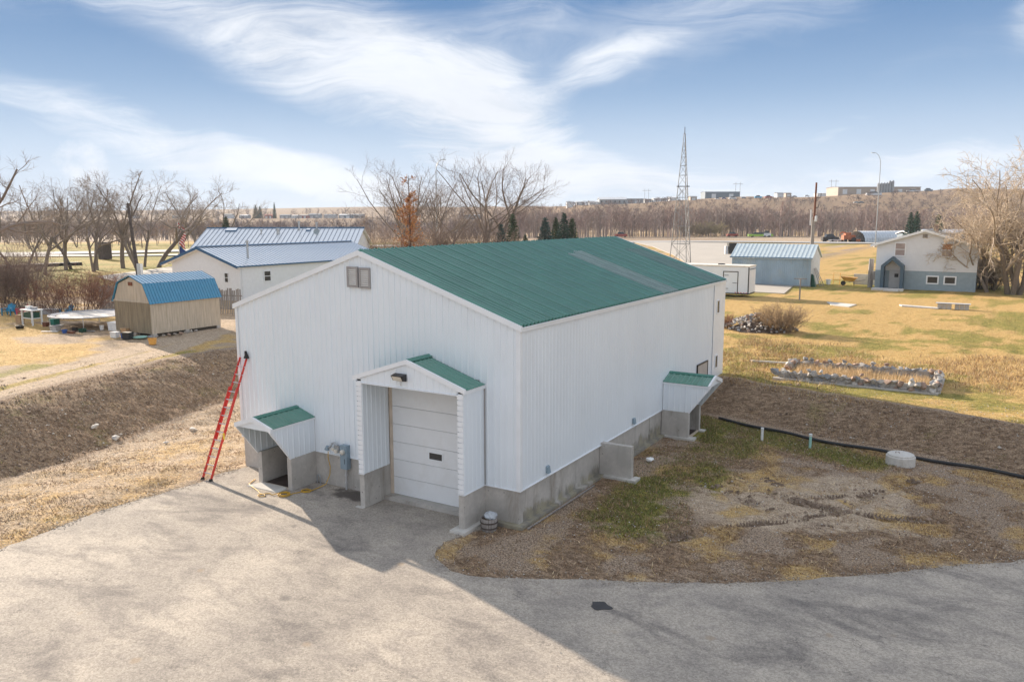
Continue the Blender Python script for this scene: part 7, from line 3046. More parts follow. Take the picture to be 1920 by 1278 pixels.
# right-hand river wood
for i in range(1500):
    px = rw_.uniform(930, 2050)
    dp = 335 + 190 * rw_.random() ** 1.3
    x, y = gp(px, dp)
    h = rw_.uniform(9.5, 15.5) * (0.92 if px > 1500 else 1.0)
    v = rw_.uniform(0.85, 1.25)
    warm = rw_.uniform(0.95, 1.12)
    sp.append((x, y, gz(x, y) - 0.3, h, rw_.randrange(5), (v * warm, v, v * 0.97), rw_.uniform(0.8, 1.2)))
wood('river_wood', 'bare grey brown wood along the river behind the field', 'woods', sp)
sp = []
# left valley wood
for i in range(1000):
    px = rw_.uniform(-120, 940)
    dp = 360 + 480 * rw_.random() ** 1.2
    x, y = gp(px, dp)
    h = rw_.uniform(8, 13)
    v = rw_.uniform(0.7, 1.1)
    sp.append((x, y, gz(x, y) - 0.3, h, rw_.randrange(8), (v, v * 1.0, v * 1.05), rw_.uniform(0.9, 1.5)))
for i in range(130):
    px = rw_.uniform(-120, 420)
    dp = 215 + 110 * rw_.random()
    x, y = gp(px, dp)
    sp.append((x, y, gz(x, y) - 0.3, rw_.uniform(5, 9), rw_.randrange(8), (1.25, 1.15, 1.0), rw_.uniform(1.0, 1.5)))
wood('valley_wood', 'bare bluish brown wood filling the valley on the left', 'woods', sp)
sp = []
# brush on the bluff
n = 0
while n < 1350:
    px = rw_.uniform(900, 2050)
    dp = rw_.uniform(500, 740 if px > 1280 else 790)
    x, y = gp(px, dp)
    q = float(fbm(np.array([x]), np.array([y]), 70, 3, 40)[0])
    if q < 0.36:
        continue
    n += 1
    v = rw_.uniform(0.65, 1.15)
    sp.append((x, y, gz(x, y) - 0.2, rw_.uniform(2.4, 5.0), 5 + rw_.randrange(3), (v * 1.1, v, v), rw_.uniform(1.6, 2.6)))
for i in range(300):
    px = rw_.uniform(1480, 2050)
    dp = rw_.uniform(480, 600)
    x, y = gp(px, dp)
    v = rw_.uniform(0.55, 0.9)
    sp.append((x, y, gz(x, y) - 0.2, rw_.uniform(4, 7), 5 + rw_.randrange(3), (v * 1.05, v, v * 1.05), rw_.uniform(1.2, 1.9)))
wood('bluff_brush', 'dark leafless brush on the slope of the far bluff', 'brush', sp)
# strips of trees on the left plateau
sp = []
for i in range(420):
    px = rw_.uniform(-100, 1000)
    dp = rw_.uniform(880, 1300)
    x, y = gp(px, dp)
    if 400 < px < 720 and rw_.random() < 0.6:
        continue
    sp.append((x, y, gz(x, y) - 0.3, rw_.uniform(8, 14), rw_.randrange(8), (1.0, 1.0, 1.02), 1.3))
wood('plateau_trees', 'thin tree cover on the far left plateau', 'woods', sp)

# ------------------------------------------------------------------ far buildings and vehicles
M['tan_wall'] = mat('tan_warehouse_wall', (0.36, 0.29, 0.235), 0.7, var=0.06, scale=0.2)
M['gray_far'] = mat('grey_steel_far', (0.27, 0.29, 0.31), 0.6, var=0.08, scale=0.2)
M['slate_far'] = mat('slate_steel_far', (0.14, 0.18, 0.22), 0.6, var=0.08, scale=0.2)
M['white_far'] = mat('white_steel_far', (0.62, 0.64, 0.66), 0.6, var=0.08, scale=0.2)
M['red_far'] = mat('red_barn_far', (0.33, 0.075, 0.055), 0.7, var=0.1)
M['brown_roof'] = mat('brown_roof_far', (0.22, 0.19, 0.17), 0.8, var=0.1)


def far_building(px0, px1, dpt, h, depth, wallm, roofm, label, rise=1.0, doors=0, yrot=0.0, zoff=0.0, name='far_building', cat='building', group=None, win=0):
    xa, ya = gp(px0, dpt)
    xb, yb = gp(px1, dpt)
    c = Vector(((xa + xb) / 2, (ya + yb) / 2, 0))
    z = min(gz(xa, ya), gz(xb, yb), gz(c.x, c.y)) + zoff
    t = thing(name, label, cat, (c.x, c.y, z), group)
    w = math.hypot(xb - xa, yb - ya)
    t.rotation_euler = (0, 0, math.atan2(yb - ya, xb - xa) + yrot)
    k = MB()
    k.box(-w / 2, w / 2, 0, depth, -2.5, h)
    k.build('wall', M[wallm], t, local=True)
    k = MB()
    o = 0.4
    k.prism([(-w / 2 - o, -o, h), (-w / 2 - o, depth / 2, h + rise), (-w / 2 - o, depth + o, h), (-w / 2 - o, depth + o, h - 0.25), (-w / 2 - o, depth / 2, h + rise - 0.3), (-w / 2 - o, -o, h - 0.25)], (w + 2 * o, 0, 0))
    k.build('roof', M[roofm], t, local=True)
    for i in range(doors):
        k = MB()
        a = -w / 2 + w * (i + 0.5) / doors
        dw = min(4.5, w / doors * 0.55)
        k.box(a - dw / 2, a + dw / 2, -0.12, -0.01, 0, h * 0.68)
        k.build('door', M['white_far'], t, local=True)
    for i in range(win):
        k = MB()
        a = -w / 2 + w * (i + 0.5) / win
        k.box(a - 0.7, a + 0.7, -0.10, -0.01, h * 0.4, h * 0.75)
        k.build('window', M['glass'], t, local=True)
    return t


far_building(1562, 1714, 800, 7.0, 30, 'tan_wall', 'brown_roof', 'long tan warehouse on the right hilltop', 0.6, 6, zoff=1.5)
for i in range(6):
    px = 1636 + i * 5.2
    x, y = gp(px, 780)
    z = gz(x, y)
    t = thing('silo', ['grey silo at the tan warehouse, first from the left', 'grey silo at the tan warehouse, second from the left', 'grey silo at the tan warehouse, third from the left', 'grey silo at the tan warehouse, fourth from the left', 'grey silo at the tan warehouse, fifth from the left', 'grey silo at the tan warehouse, last on the right'][i], 'silo', (x, y, z), 'grey silos at the tan warehouse')
    k = MB()
    hh = 8.5 + (1.5 if i > 3 else 0)
    k.lathe((0, 0, 0), [(1.3, -2), (1.3, hh)], 12)
    k.build('barrel', M['gray_far'], t, local=True)
    k = MB()
    k.lathe((0, 0, 0), [(1.36, hh + 0.001), (0.3, hh + 1.3)], 12)
    k.build('cone_roof', M['gray_far'], t, local=True)
far_building(1317, 1381, 840, 6.8, 20, 'slate_far', 'slate_far', 'dark slate blue steel building on the skyline right of the tower', 0.4, 2)
far_building(1122, 1172, 830, 6.0, 18, 'gray_far', 'white_far', 'grey building with a pale gable roof left of the tower', 2.4, 0, win=6)
far_building(1160, 1203, 835, 6.4, 20, 'gray_far', 'gray_far', 'flat grey steel building behind the pale roofed one', 0.5, 2)
far_building(1104, 1124, 835, 4.0, 12, 'white_far', 'white_far', 'small white hall at the left end of the grey buildings', 0.8, 1)
far_building(1222, 1246, 790, 3.5, 12, 'white_far', 'white_far', 'small white shed on the slope left of the tower', 0.7, 1)
far_building(1005, 1048, 760, 4.4, 14, 'gray_far', 'white_far', 'low grey hall with a white roof above the spruces', 0.7, 3)
far_building(972, 990, 740, 4.2, 10, 'white_far', 'gray_far', 'small white house above the first spruces', 1.0, 1)
far_building(1026, 1034, 700, 4.0, 8, 'white_far', 'white_far', 'tiny white shed in front of the low grey hall', 0.8, 1)
far_building(868, 905, 900, 5, 14, 'slate_far', 'slate_far', 'dark blue hall seen through the cottonwoods', 0.7, 2)
small = [(1062, 1074, 'white_far', 'gray_far', 'small pale far house above the group of four spruces'), (1080, 1094, 'gray_far', 'white_far', 'small grey far shed left of the white hall'), (1206, 1218, 'gray_far', 'brown_roof', 'small brown roofed far house right of the grey buildings'), (1252, 1264, 'white_far', 'white_far', 'small white far house just left of the tower top'),
         (1290, 1302, 'tan_wall', 'gray_far', 'small tan far house between the tower and the slate building'), (1450, 1462, 'white_far', 'gray_far', 'small pale far shed right of the red truck'), (1466, 1476, 'tan_wall', 'brown_roof', 'small tan far shed on the bare hilltop'), (1524, 1540, 'white_far', 'white_far', 'low white far shed left of the tan warehouse'), (948, 962, 'gray_far', 'gray_far', 'small grey far hall right of the cottonwoods')]
for i, (a, b, w, r, lb) in enumerate(small):
    far_building(a, b, 770 + 12 * (i % 4), rw_.uniform(2.6, 3.6), 9, w, r, lb, rw_.uniform(0.5, 1.2), 1, group='small far buildings on the bluff', zoff=0.4)
town = [(425, 440, 'white_far', 'gray_far', 'pale far house left of the two skyline spruces'), (455, 470, 'gray_far', 'white_far', 'grey far house just left of the skyline spruces'), (502, 516, 'red_far', 'red_far', 'red barn at the foot of the spire-like spruce'), (530, 548, 'gray_far', 'slate_far', 'dark roofed far hall right of the spire-like spruce'),
        (552, 562, 'white_far', 'white_far', 'small white far hall in the left town strip'), (566, 580, 'red_far', 'gray_far', 'red far building in the middle of the town strip'), (584, 604, 'gray_far', 'gray_far', 'wide grey far hall with an arched look'), (612, 634, 'white_far', 'slate_far', 'white far hall with dark openings'),
        (640, 662, 'slate_far', 'white_far', 'blue grey far hall near the left cottonwood'), (664, 684, 'gray_far', 'white_far', 'pale far hall behind the left cottonwood'), (330, 350, 'white_far', 'gray_far', 'far white house above the flags'), (250, 262, 'gray_far', 'white_far', 'far grey house behind the left tree row')]
for i, (a, b, w, r, lb) in enumerate(town):
    far_building(a, b, 960 + 15 * (i % 4), rw_.uniform(3.2, 4.6), 14, w, r, lb, rw_.uniform(0.6, 1.6), 2, group='buildings of the far town', win=0)

# quonset-like corrugated store and roofs behind the white house
qx0, qy0 = gp(1602, 262)
qx1, qy1 = gp(1722, 268)
qs_ = thing('corrugated_store', 'long pale corrugated store beyond the road behind the street lamp', 'storehouse', ((qx0 + qx1) / 2, (qy0 + qy1) / 2, gz(qx0, qy0)))
A_ = Vector((qx0, qy0, gz(qx0, qy0)))
U_ = Vector((qx1 - qx0, qy1 - qy0, 0)).normalized()
N_ = Vector((U_.y, -U_.x, 0))
LQ = (Vector((qx1, qy1, 0)) - Vector((qx0, qy0, 0))).length
nseg = int(LQ / 1.0)
M['store'] = mat('pale_corrugated', (0.50, 0.55, 0.60), 0.5, var=0.1, scale=0.4)
for i in range(nseg):
    k = MB()
    arc = []
    for j in range(9):
        a = math.pi * j / 8
        arc.append((4.2 * math.cos(a), 4.0 * math.sin(a) ** 0.8))
    r0 = [A_ + U_ * (i * 1.0) + N_ * p[0] + Vector((0, 0, p[1] - 0.3)) for p in arc]
    r1 = [A_ + U_ * (i * 1.0 + 0.86) + N_ * p[0] * 1.0 + Vector((0, 0, p[1] - 0.3)) for p in arc]
    r2 = [A_ + U_ * (i * 1.0 + 0.93) + N_ * p[0] * 0.96 + Vector((0, 0, p[1] * 0.96 - 0.3)) for p in arc]
    r3 = [A_ + U_ * (i * 1.0 + 1.0) + N_ * p[0] * 1.0 + Vector((0, 0, p[1] - 0.3)) for p in arc]
    for ra, rb in ((r0, r1), (r1, r2), (r2, r3)):
        k.add(ra + rb, [(j, j + 1, 9 + j + 1, 9 + j) for j in range(8)])
    k.build('roof_arch', M['store'], qs_)
far_building(1736, 1812, 235, 3.6, 9, 'white_far', 'pale_roof', 'low pale roofed house behind the white house', 0.9, 0, win=4)
far_building(1700, 1738, 240, 3.2, 8, 'slate_far', 'pale_roof', 'low blue grey shed behind the white house peak', 0.9, 1)
# rusty orange combine
cx_, cy_ = gp(1588, 262)
cz_ = gz(cx_, cy_)
cb = thing('combine_harvester', 'rusty orange old harvester parked at the field edge', 'harvester', (cx_, cy_, cz_))
cb.rotation_euler = (0, 0, -YAW)
M['rust_orange'] = mat('rusty_orange_paint', (0.36, 0.11, 0.045), 0.7, var=0.35, scale=1.0)
k = MB()
k.box(-2.2, 1.6, -1, 1, 0.9, 2.4)
k.box(-1.6, 0.2, -0.9, 0.9, 2.4, 3.2)
k.build('body', M['rust_orange'], cb, local=True)
k = MB()
k.box(1.6, 3.0, -1.6, 1.6, 0.3, 1.1)
k.hexa([(1.4, -0.6, 1.1), (2.2, -0.6, 0.8), (2.2, 0.6, 0.8), (1.4, 0.6, 1.1), (1.4, -0.6, 2.0), (2.0, -0.6, 1.2), (2.0, 0.6, 1.2), (1.4, 0.6, 2.0)])
k.build('header', M['rust_orange'], cb, local=True)
k = MB()
k.tube([(-1.2, 0.3, 3.1), (-2.6, -0.6, 3.4), (-3.4, -0.8, 2.9)], 0.22, 8)
k.build('auger', M['rust_orange'], cb, local=True)
for x_, r_ in ((1.0, 0.85), (-1.7, 0.55)):
    for s in (-1.15, 1.15):
        k = MB()
        k.tube([(x_, s - 0.25, r_), (x_, s + 0.25, r_)], r_, 14)
        k.build('wheel', M['dark'], cb, local=True)


# small machines, cars and bins
def vehicle(px, dpt, col, label, L=4.6, H=1.5, cat='car', rot=0.0, group='vehicles parked far off', zoff=0):
    x, y = gp(px, dpt)
    t = thing('parked_' + cat.split()[0], label, cat, (x, y, gz(x, y) + zoff), group)
    t.rotation_euler = (0, 0, -YAW + rot)
    k = MB()
    k.hexa([(-L / 2, -0.9, 0.35), (L / 2, -0.9, 0.35), (L / 2, 0.9, 0.35), (-L / 2, 0.9, 0.35), (-L / 2 + 0.1, -0.88, H * 0.62), (L / 2 - 0.1, -0.88, H * 0.62), (L / 2 - 0.1, 0.88, H * 0.62), (-L / 2 + 0.1, 0.88, H * 0.62)])
    k.build('body', M[col], t, local=True)
    k = MB()
    k.hexa([(-L * 0.30, -0.85, H * 0.62), (L * 0.28, -0.85, H * 0.62), (L * 0.28, 0.85, H * 0.62), (-L * 0.30, 0.85, H * 0.62), (-L * 0.22, -0.7, H), (L * 0.14, -0.7, H), (L * 0.14, 0.7, H), (-L * 0.22, 0.7, H)])
    k.build('cabin', M['glass'], t, local=True)
    for a in (-L * 0.32, L * 0.32):
        for s in (-0.85, 0.85):
            k = MB()
            k.tube([(a, s - 0.1, 0.33), (a, s + 0.1, 0.33)], 0.33, 10)
            k.build('wheel', M['black'], t, local=True)
    return t


M['lime'] = mat('lime_green_paint', (0.30, 0.50, 0.07), 0.5)
vehicle(1340, 770, 'white_far', 'white car on the hilltop yard, leftmost below the slate building')
vehicle(1352, 775, 'navy', 'blue car on the hilltop yard beside the white one')
vehicle(1368, 770, 'white_far', 'white truck on the hilltop yard under the slate building', 7, 2.6, 'truck')
vehicle(1388, 772, 'slate_far', 'dark car right of the slate building on the hilltop')
vehicle(1415, 770, 'blue_pl', 'bright blue truck on the hilltop yard', 7, 2.8, 'truck')
vehicle(1434, 772, 'red_far', 'red truck on the hilltop yard next to the blue one', 7, 2.8, 'truck')
vehicle(1482, 775, 'slate_far', 'dark car on the bare hilltop far right of the trucks')
vehicle(1505, 780, 'white_far', 'white car on the hilltop left of the tan warehouse')
vehicle(1597, 690, 'white_far', 'white car on the slope track below the tan warehouse')
vehicle(1606, 688, 'slate_far', 'dark car just right of the white one on the slope track')
vehicle(1628, 740, 'white_far', 'long white truck before the silos', 14, 3.6, 'truck')
vehicle(1728, 760, 'slate_far', 'dark truck on the track right of the tan warehouse', 8, 3.0, 'truck')
vehicle(1700, 760, 'white_far', 'long white trailer on the track right of the tan warehouse', 12, 2.2, 'trailer')
vehicle(1370, 330, 'red_far', 'red machine at the edge of the far wood', 4.5, 2.0, 'machine', 0, 'old machines at the field edge')
vehicle(1422, 325, 'lime', 'long lime green implement at the field edge', 10, 1.9, 'machine', 0, 'old machines at the field edge')
vehicle(1434, 325, 'white_far', 'small pale tank beside the lime green implement', 3.0, 2.6, 'tank', 0, 'old machines at the field edge')
vehicle(1552, 270, 'dark', 'dark trailer left of the rusty harvester', 5.5, 2.6, 'trailer', 0, 'old machines at the field edge')
vehicle(1563, 268, 'white_far', 'pale boat-like trailer left of the rusty harvester', 4.5, 1.3, 'trailer', 0, 'old machines at the field edge')
vehicle(1163, 330, 'red_far', 'rusty red machine at the field edge beyond the roof ridge', 5, 2.2, 'machine', 0, 'old machines at the field edge')
# black bin by the drive
x, y = gp(1371, 175)
t = thing('black_bin', 'black wheeled bin standing by the pale drive', 'bin', (x, y, gz(x, y)))
t.rotation_euler = (0, 0, -YAW)
k = MB()
k.hexa([(-0.75, -0.6, 0.1), (0.75, -0.6, 0.1), (0.75, 0.6, 0.1), (-0.75, 0.6, 0.1), (-0.95, -0.8, 2.3), (0.95, -0.8, 2.3), (0.95, 0.8, 2.3), (-0.95, 0.8, 2.3)])
k.build('body', M['black'], t, local=True)
k = MB()
k.box(-1.0, 1.0, -0.9, 0.85, 2.301, 2.5)
k.build('lid', M['black'], t, local=True)
k = MB()
k.box(-1.6, -1.0, -0.3, 0.4, 0.0, 1.9)
k.build('post', M['white_far'], t, local=True)

# power line H-frames on the skyline
for i, (px, dpt, hh, lb) in enumerate(((1209, 1000, 17, 'far H-frame power pole left of the lattice tower'), (1377, 900, 18, 'far H-frame power pole above the slate building'), (1553, 850, 20, 'far H-frame power pole left of the tan warehouse'), (1803, 700, 19, 'far H-frame power pole left of the big pale tree'))):
    x, y = gp(px, dpt)
    z = gz(x, y)
    t = thing('power_pole', lb, 'power pole', (x, y, z), 'far H-frame power poles')
    t.rotation_euler = (0, 0, -YAW)
    for s in (-2.4, 2.4):
        k = MB()
        k.tube([(s, 0, -1), (s, 0, hh)], 0.16, 6)
        k.build('pole', M['bark'], t, local=True)
    k = MB()
    k.beam((-5.5, 0, hh - 2), (5.5, 0, hh - 2), 0.25, 0.3)
    k.build('cross_arm', M['bark'], t, local=True)

x, y = gp(1637, 218)
street_lamp(x, y, 25.0, 'tall street lamp left of the white house roof', (-math.cos(YAW), math.sin(YAW), 0), 0.085)
x, y = gp(821, 190)
street_lamp(x, y, 21.5, 'tall street lamp rising through the cottonwoods', (math.cos(YAW), -math.sin(YAW), 0), 0.11)
x, y = gp(1809, 205)
k = MB()
k.beam((x, y, 2), (x, y, 8.5), 0.9, 0.5)
solo('white_sign_board', k, M['white_far'], 'tall narrow white board between the pale trees behind the house', 'sign board')

# haze: clear air with a faint blue veil far away
k = MB()
k.box(-5600, 3600, -300, 6900, -14.0, 96.0)
hz, hnt, hb = new_mat('haze')
hnt.nodes.clear()
ho_ = N(hnt, 'ShaderNodeOutputMaterial')
hv_ = N(hnt, 'ShaderNodeVolumePrincipled')
hv_.inputs['Color'].default_value = (0.80, 0.89, 1.0, 1)
hv_.inputs['Density'].default_value = 0.00013
hv_.inputs['Anisotropy'].default_value = 0.0
hnt.links.new(hv_.outputs[0], ho_.inputs['Volume'])
hzo = k.build('haze', hz)
tag(hzo, kind='stuff')
SC.cycles.volume_bounces = 0

# ------------------------------------------------------------------ grass blades and litter
def scatter(name, label, n, box, dens_fn, h_fn, col_fn, w=0.012, lean=0.5, cat='grass'):
    x = nrg.uniform(box[0], box[1], n)
    y = nrg.uniform(box[2], box[3], n)
    _, insd, de = sdist(x, y, DRV)
    ok = ~insd | ((de < 0.22) & (nrg.random(n) < 0.35))
    ok &= ~((y > -1.6) & insd & (x > -12.1))
    ok &= ~((x > -12.45) & (x < 0.25) & (y > -0.25) & (y < 21.2))
    ok &= ~((x > -0.1) & (x < 1.5) & (y > 11.9) & (y < 13.9)) & ~((x > 0) & (x < 1.5) & (y > 5.6) & (y < 6.2))
    x, y = x[ok], y[ok]
    zn = zone(x, y)
    p = dens_fn(x, y, zn)
    keep = nrg.random(len(x)) < p
    x, y = x[keep], y[keep]
    zn = tuple(a[keep] for a in zn)
    # sit on the rough ground mesh
    ix = np.clip(np.searchsorted(XS, x) - 1, 0, len(XS) - 2)
    iy = np.clip(np.searchsorted(YS, y) - 1, 0, len(YS) - 2)
    fx = (x - XS[ix]) / (XS[ix + 1] - XS[ix])
    fy = (y - YS[iy]) / (YS[iy + 1] - YS[iy])
    Z = zg.reshape(GX.shape)
    z = (Z[iy, ix] * (1 - fx) + Z[iy, ix + 1] * fx) * (1 - fy) + (Z[iy + 1, ix] * (1 - fx) + Z[iy + 1, ix + 1] * fx) * fy
    m = len(x)
    h = h_fn(x, y, zn) * nrg.uniform(0.5, 1.4, m)
    a = nrg.uniform(0, 2 * np.pi, m)
    ln = nrg.normal(0, lean, (m, 2))
    P = np.stack([x, y, z - 0.01], -1)
    side = np.stack([np.cos(a), np.sin(a), np.zeros(m)], -1) * (w * nrg.uniform(0.7, 1.6, m))[:, None]
    top = P + np.column_stack([ln * h[:, None], h])
    V = np.stack([P - side, P + side, top], 1).reshape(-1, 3)
    F = np.arange(m * 3).reshape(-1, 3)
    c = col_fn(x, y, zn, m)
    me = mesh_np(name, V, F, M['blade'])
    vcol(me, 'Col', np.repeat(np.column_stack([c, np.ones(m)]), 3, axis=0))
    o = bpy.data.objects.new(name, me)
    COL.objects.link(o)
    tag(o, label, cat, kind='stuff')
    return o


STRAW = np.array([(0.58, 0.44, 0.27), (0.64, 0.50, 0.32), (0.50, 0.36, 0.20), (0.52, 0.38, 0.18)])
GRN = np.array([(0.13, 0.155, 0.05), (0.18, 0.195, 0.06), (0.27, 0.25, 0.085)])
LIT = np.array([(0.27, 0.175, 0.115), (0.36, 0.235, 0.145), (0.19, 0.13, 0.09), (0.46, 0.32, 0.20)])
GOLD = np.array([(0.52, 0.35, 0.12), (0.47, 0.36, 0.12), (0.58, 0.42, 0.17), (0.40, 0.29, 0.13)])
ORNG = np.array([(0.42, 0.25, 0.11), (0.48, 0.31, 0.14)])


def colpick(x, y, zn, m, straw=STRAW):
    g, o, d, k = zn
    wg = np.clip(g, 0, 1) ** 1.2 * 1.3
    wo = np.clip(o, 0, 1) * 0.8 + 0.06
    wk = np.clip(k, 0, 1) * 0.9 + 0.06
    s = wg + wo + wk
    r = nrg.random(m) * s
    c = np.where((r < wg)[:, None], GRN[nrg.integers(0, len(GRN), m)], np.where((r < wg + wo)[:, None], straw[nrg.integers(0, len(straw), m)], LIT[nrg.integers(0, len(LIT), m)]))
    return c * nrg.uniform(0.75, 1.25, (m, 1))


scatter('yard_grass', 'patchy green and tan grass in the shaded right yard', 260000, (-2, 16, -4, 17), lambda x, y, z: np.clip(0.10 + 0.85 * z[0] + 0.5 * z[1] + 0.35 * z[3] - 0.8 * z[2], 0.03, 1),
        lambda x, y, z: 0.045 + 0.05 * z[0] + 0.03 * z[1], lambda x, y, z, m: colpick(x, y, z, m, np.concatenate([STRAW[:2] * 0.7, LIT, LIT, ORNG])), 0.010, 0.7)
scatter('slope_grass', 'combed dry straw on the slope left of the driveway', 150000, (-24, -11.5, -14, 14), lambda x, y, z: np.clip(0.2 + 0.7 * z[1], 0, 1),
        lambda x, y, z: 0.035 + 0.015 * z[1], lambda x, y, z, m: colpick(x, y, z, m, np.array([(0.47, 0.38, 0.28), (0.53, 0.44, 0.33), (0.36, 0.275, 0.19)])), 0.012, 2.6)
scatter('bank_litter', 'dead weeds and litter on the dark banks', 210000, (-32, 18, -10, 20), lambda x, y, z: np.clip(z[3] * 0.75, 0, 1) * (z[3] > 0.35), lambda x, y, z: 0.075 + 0 * x, colpick, 0.014, 1.2)
scatter('lawn_grass', 'short golden lawn grass on the upper right lawn', 150000, (-6, 24, 16, 62), lambda x, y, z: np.clip(0.35 + 0.6 * z[1] - 0.6 * z[2], 0.05, 1) * (zbase(x, y) > 1.0) * np.clip(1.25 - (y - 18) / 55, 0.35, 1),
        lambda x, y, z: 0.03 + 0.015 * z[0], lambda x, y, z, m: colpick(x, y, z, m, GOLD), 0.016, 1.6)
scatter('left_yard_grass', 'thin grass and weeds in the upper left yard', 130000, (-62, -24, -8, 20), lambda x, y, z: np.clip(0.15 + 0.6 * z[1] + 0.4 * z[0] - 0.9 * z[2], 0.02, 1) * (zbase(x, y) > 1.15), lambda x, y, z: 0.032 + 0 * x, lambda x, y, z, m: colpick(x, y, z, m, GOLD), 0.016, 1.6)
# tall dry grass inside the stone bed and weeds along the scrub line
scatter('bed_grass', 'tall dry grass growing inside the stone garden bed', 7000, (3.3, 9.5, 21.4, 24.2), lambda x, y, z: 0.35 + 0.65 * (fbm(x, y, 1.6, 2, 50) > 0.42), lambda x, y, z: 0.34 + 0 * x, lambda x, y, z, m: STRAW[nrg.integers(0, 3, m)] * nrg.uniform(0.9, 1.25, (m, 1)), 0.012, 0.25)
scatter('scrub_weeds', 'brown weeds along the edge of the upper lawn', 42000, (-2, 16, 17.5, 34), lambda x, y, z: z[3] * 0.9 * (zbase(x, y) > 1.1), lambda x, y, z: 0.20 + 0 * x, lambda x, y, z, m: np.concatenate([LIT, STRAW, ORNG])[nrg.integers(0, 10, m)] * nrg.uniform(0.8, 1.2, (m, 1)), 0.011, 0.5)
# crumbled gravel and soil spilled along the broken edge of the drive
_P = []
for (ax, ay), (bx_, by_) in zip(DRIVE[1:9] + DRIVE[12:24], DRIVE[2:10] + DRIVE[13:25]):
    _l = math.hypot(bx_ - ax, by_ - ay)
    _n = int(_l * 260)
    _t = nrg.random(_n)
    _o = nrg.normal(0, 0.16, _n)
    _P.append(np.stack([ax + (bx_ - ax) * _t + (by_ - ay) / _l * _o, ay + (by_ - ay) * _t - (bx_ - ax) / _l * _o], -1))
_P = np.concatenate(_P)
_P = _P[fbm(_P[:, 0], _P[:, 1], 0.8, 3, 55) > 0.42]
_m = len(_P)
_T = np.repeat(np.array([(1, 0, 0), (-0.5, 0.85, 0), (-0.5, -0.85, 0), (0.1, 0.1, 0.7)])[None], _m, 0) * nrg.uniform(0.5, 1.3, (_m, 4, 3)) * np.minimum(nrg.gamma(2.0, 0.007, (_m, 1, 1)), 0.03)
_V = _T + np.column_stack([_P, np.full(_m, 0.028)])[:, None, :]
me = mesh_np('edge_gravel', _V.reshape(-1, 3), (np.repeat(np.array([(0, 1, 3), (1, 2, 3), (2, 0, 3)])[None], _m, 0) + (np.arange(_m) * 4)[:, None, None]).reshape(-1, 3), M['blade'])
vcol(me, 'Col', np.repeat(np.column_stack([np.array([(0.35, 0.29, 0.225), (0.27, 0.21, 0.16), (0.20, 0.175, 0.155), (0.42, 0.37, 0.31)])[nrg.integers(0, 4, _m)], np.ones(_m)]), 4, axis=0))
o = bpy.data.objects.new('edge_gravel', me)
COL.objects.link(o)
tag(o, 'crumbled gravel and soil along the edge of the driveway', 'gravel', kind='stuff')
# loose gravel and pebbles
px_ = nrg.uniform(-31, 16, 16000)
py_ = nrg.uniform(-10, 20, 16000)
zn_ = zone(px_, py_)
_, insd_, _e = sdist(px_, py_, DRV)
kp = (~insd_ | (nrg.random(16000) < 0.10)) & ~((px_ > -12.5) & (px_ < 0.3) & (py_ > -0.3) & (py_ < 21.2))
px_, py_ = px_[kp], py_[kp]
pz_ = zbase(px_, py_) + np.where(insd_[kp], 0.03, 0.02)
tet = np.array([(1, 0, 0), (-0.5, 0.85, 0), (-0.5, -0.85, 0), (0.1, 0.1, 0.8)])
tf = np.array([(0, 1, 3), (1, 2, 3), (2, 0, 3)])
m = len(px_)
s_ = nrg.uniform(0.008, 0.035, (m, 1, 1)) * np.where(insd_[kp], 0.6, 1.0)[:, None, None]
a_ = nrg.uniform(0, 6.28, m)
T = np.repeat(tet[None], m, 0) * s_
Xr = T[:, :, 0] * np.cos(a_)[:, None] - T[:, :, 1] * np.sin(a_)[:, None] + px_[:, None]
Yr = T[:, :, 0] * np.sin(a_)[:, None] + T[:, :, 1] * np.cos(a_)[:, None] + py_[:, None]
Zr = T[:, :, 2] + pz_[:, None]
me = mesh_np('pebbles', np.stack([Xr, Yr, Zr], -1).reshape(-1, 3), (np.repeat(tf[None], m, 0) + (np.arange(m) * 4)[:, None, None]).reshape(-1, 3), M['blade'])
vcol(me, 'Col', np.repeat(np.column_stack([np.array([(0.38, 0.35, 0.32), (0.25, 0.22, 0.2), (0.5, 0.47, 0.43)])[nrg.integers(0, 3, m)], np.ones(m)]), 4, axis=0))
o = bpy.data.objects.new('pebbles', me)
COL.objects.link(o)
tag(o, 'small scattered stones on the bare ground', 'pebbles', kind='stuff')

# clods of earth on the banks and in the churned tracks
n_c = 26000
cx_ = nrg.uniform(-31, 17, n_c)
cy_ = nrg.uniform(-9, 20, n_c)
zc_ = zone(cx_, cy_)
tc_ = np.minimum(seg_d(cx_, cy_, [(3.6, 6.9), (6.1, 5.4), (8.0, 6.0), (8.6, 8.0), (9.4, 10.2)]), seg_d(cx_, cy_, [(4.4, 7.6), (7.0, 6.6), (9.6, 6.5), (12, 7.5)]))
_, ic_, _e = sdist(cx_, cy_, DRV)
_dl, _il, _x = sdist(cx_, cy_, LOW)
pk = np.clip(zc_[3] * 0.7, 0, 1) * (zc_[3] > 0.3) * (_dl > 0.2) + 0.9 * np.exp(-(tc_ / 0.5) ** 2)
kp = (nrg.random(n_c) < pk) & ~ic_ & ~((cx_ > -12.5) & (cx_ < 0.3) & (cy_ > -0.3) & (cy_ < 21.2))
cx_, cy_ = cx_[kp], cy_[kp]
m = len(cx_)
oc = np.array([(1, 0, 0), (0, 1, 0), (-1, 0, 0), (0, -1, 0), (0, 0, 0.9)], float)
of = np.array([(0, 1, 4), (1, 2, 4), (2, 3, 4), (3, 0, 4)])
T = np.repeat(oc[None], m, 0) * nrg.uniform(0.6, 1.4, (m, 5, 3)) * np.minimum(nrg.gamma(2.0, 0.018, (m, 1, 1)), 0.08)
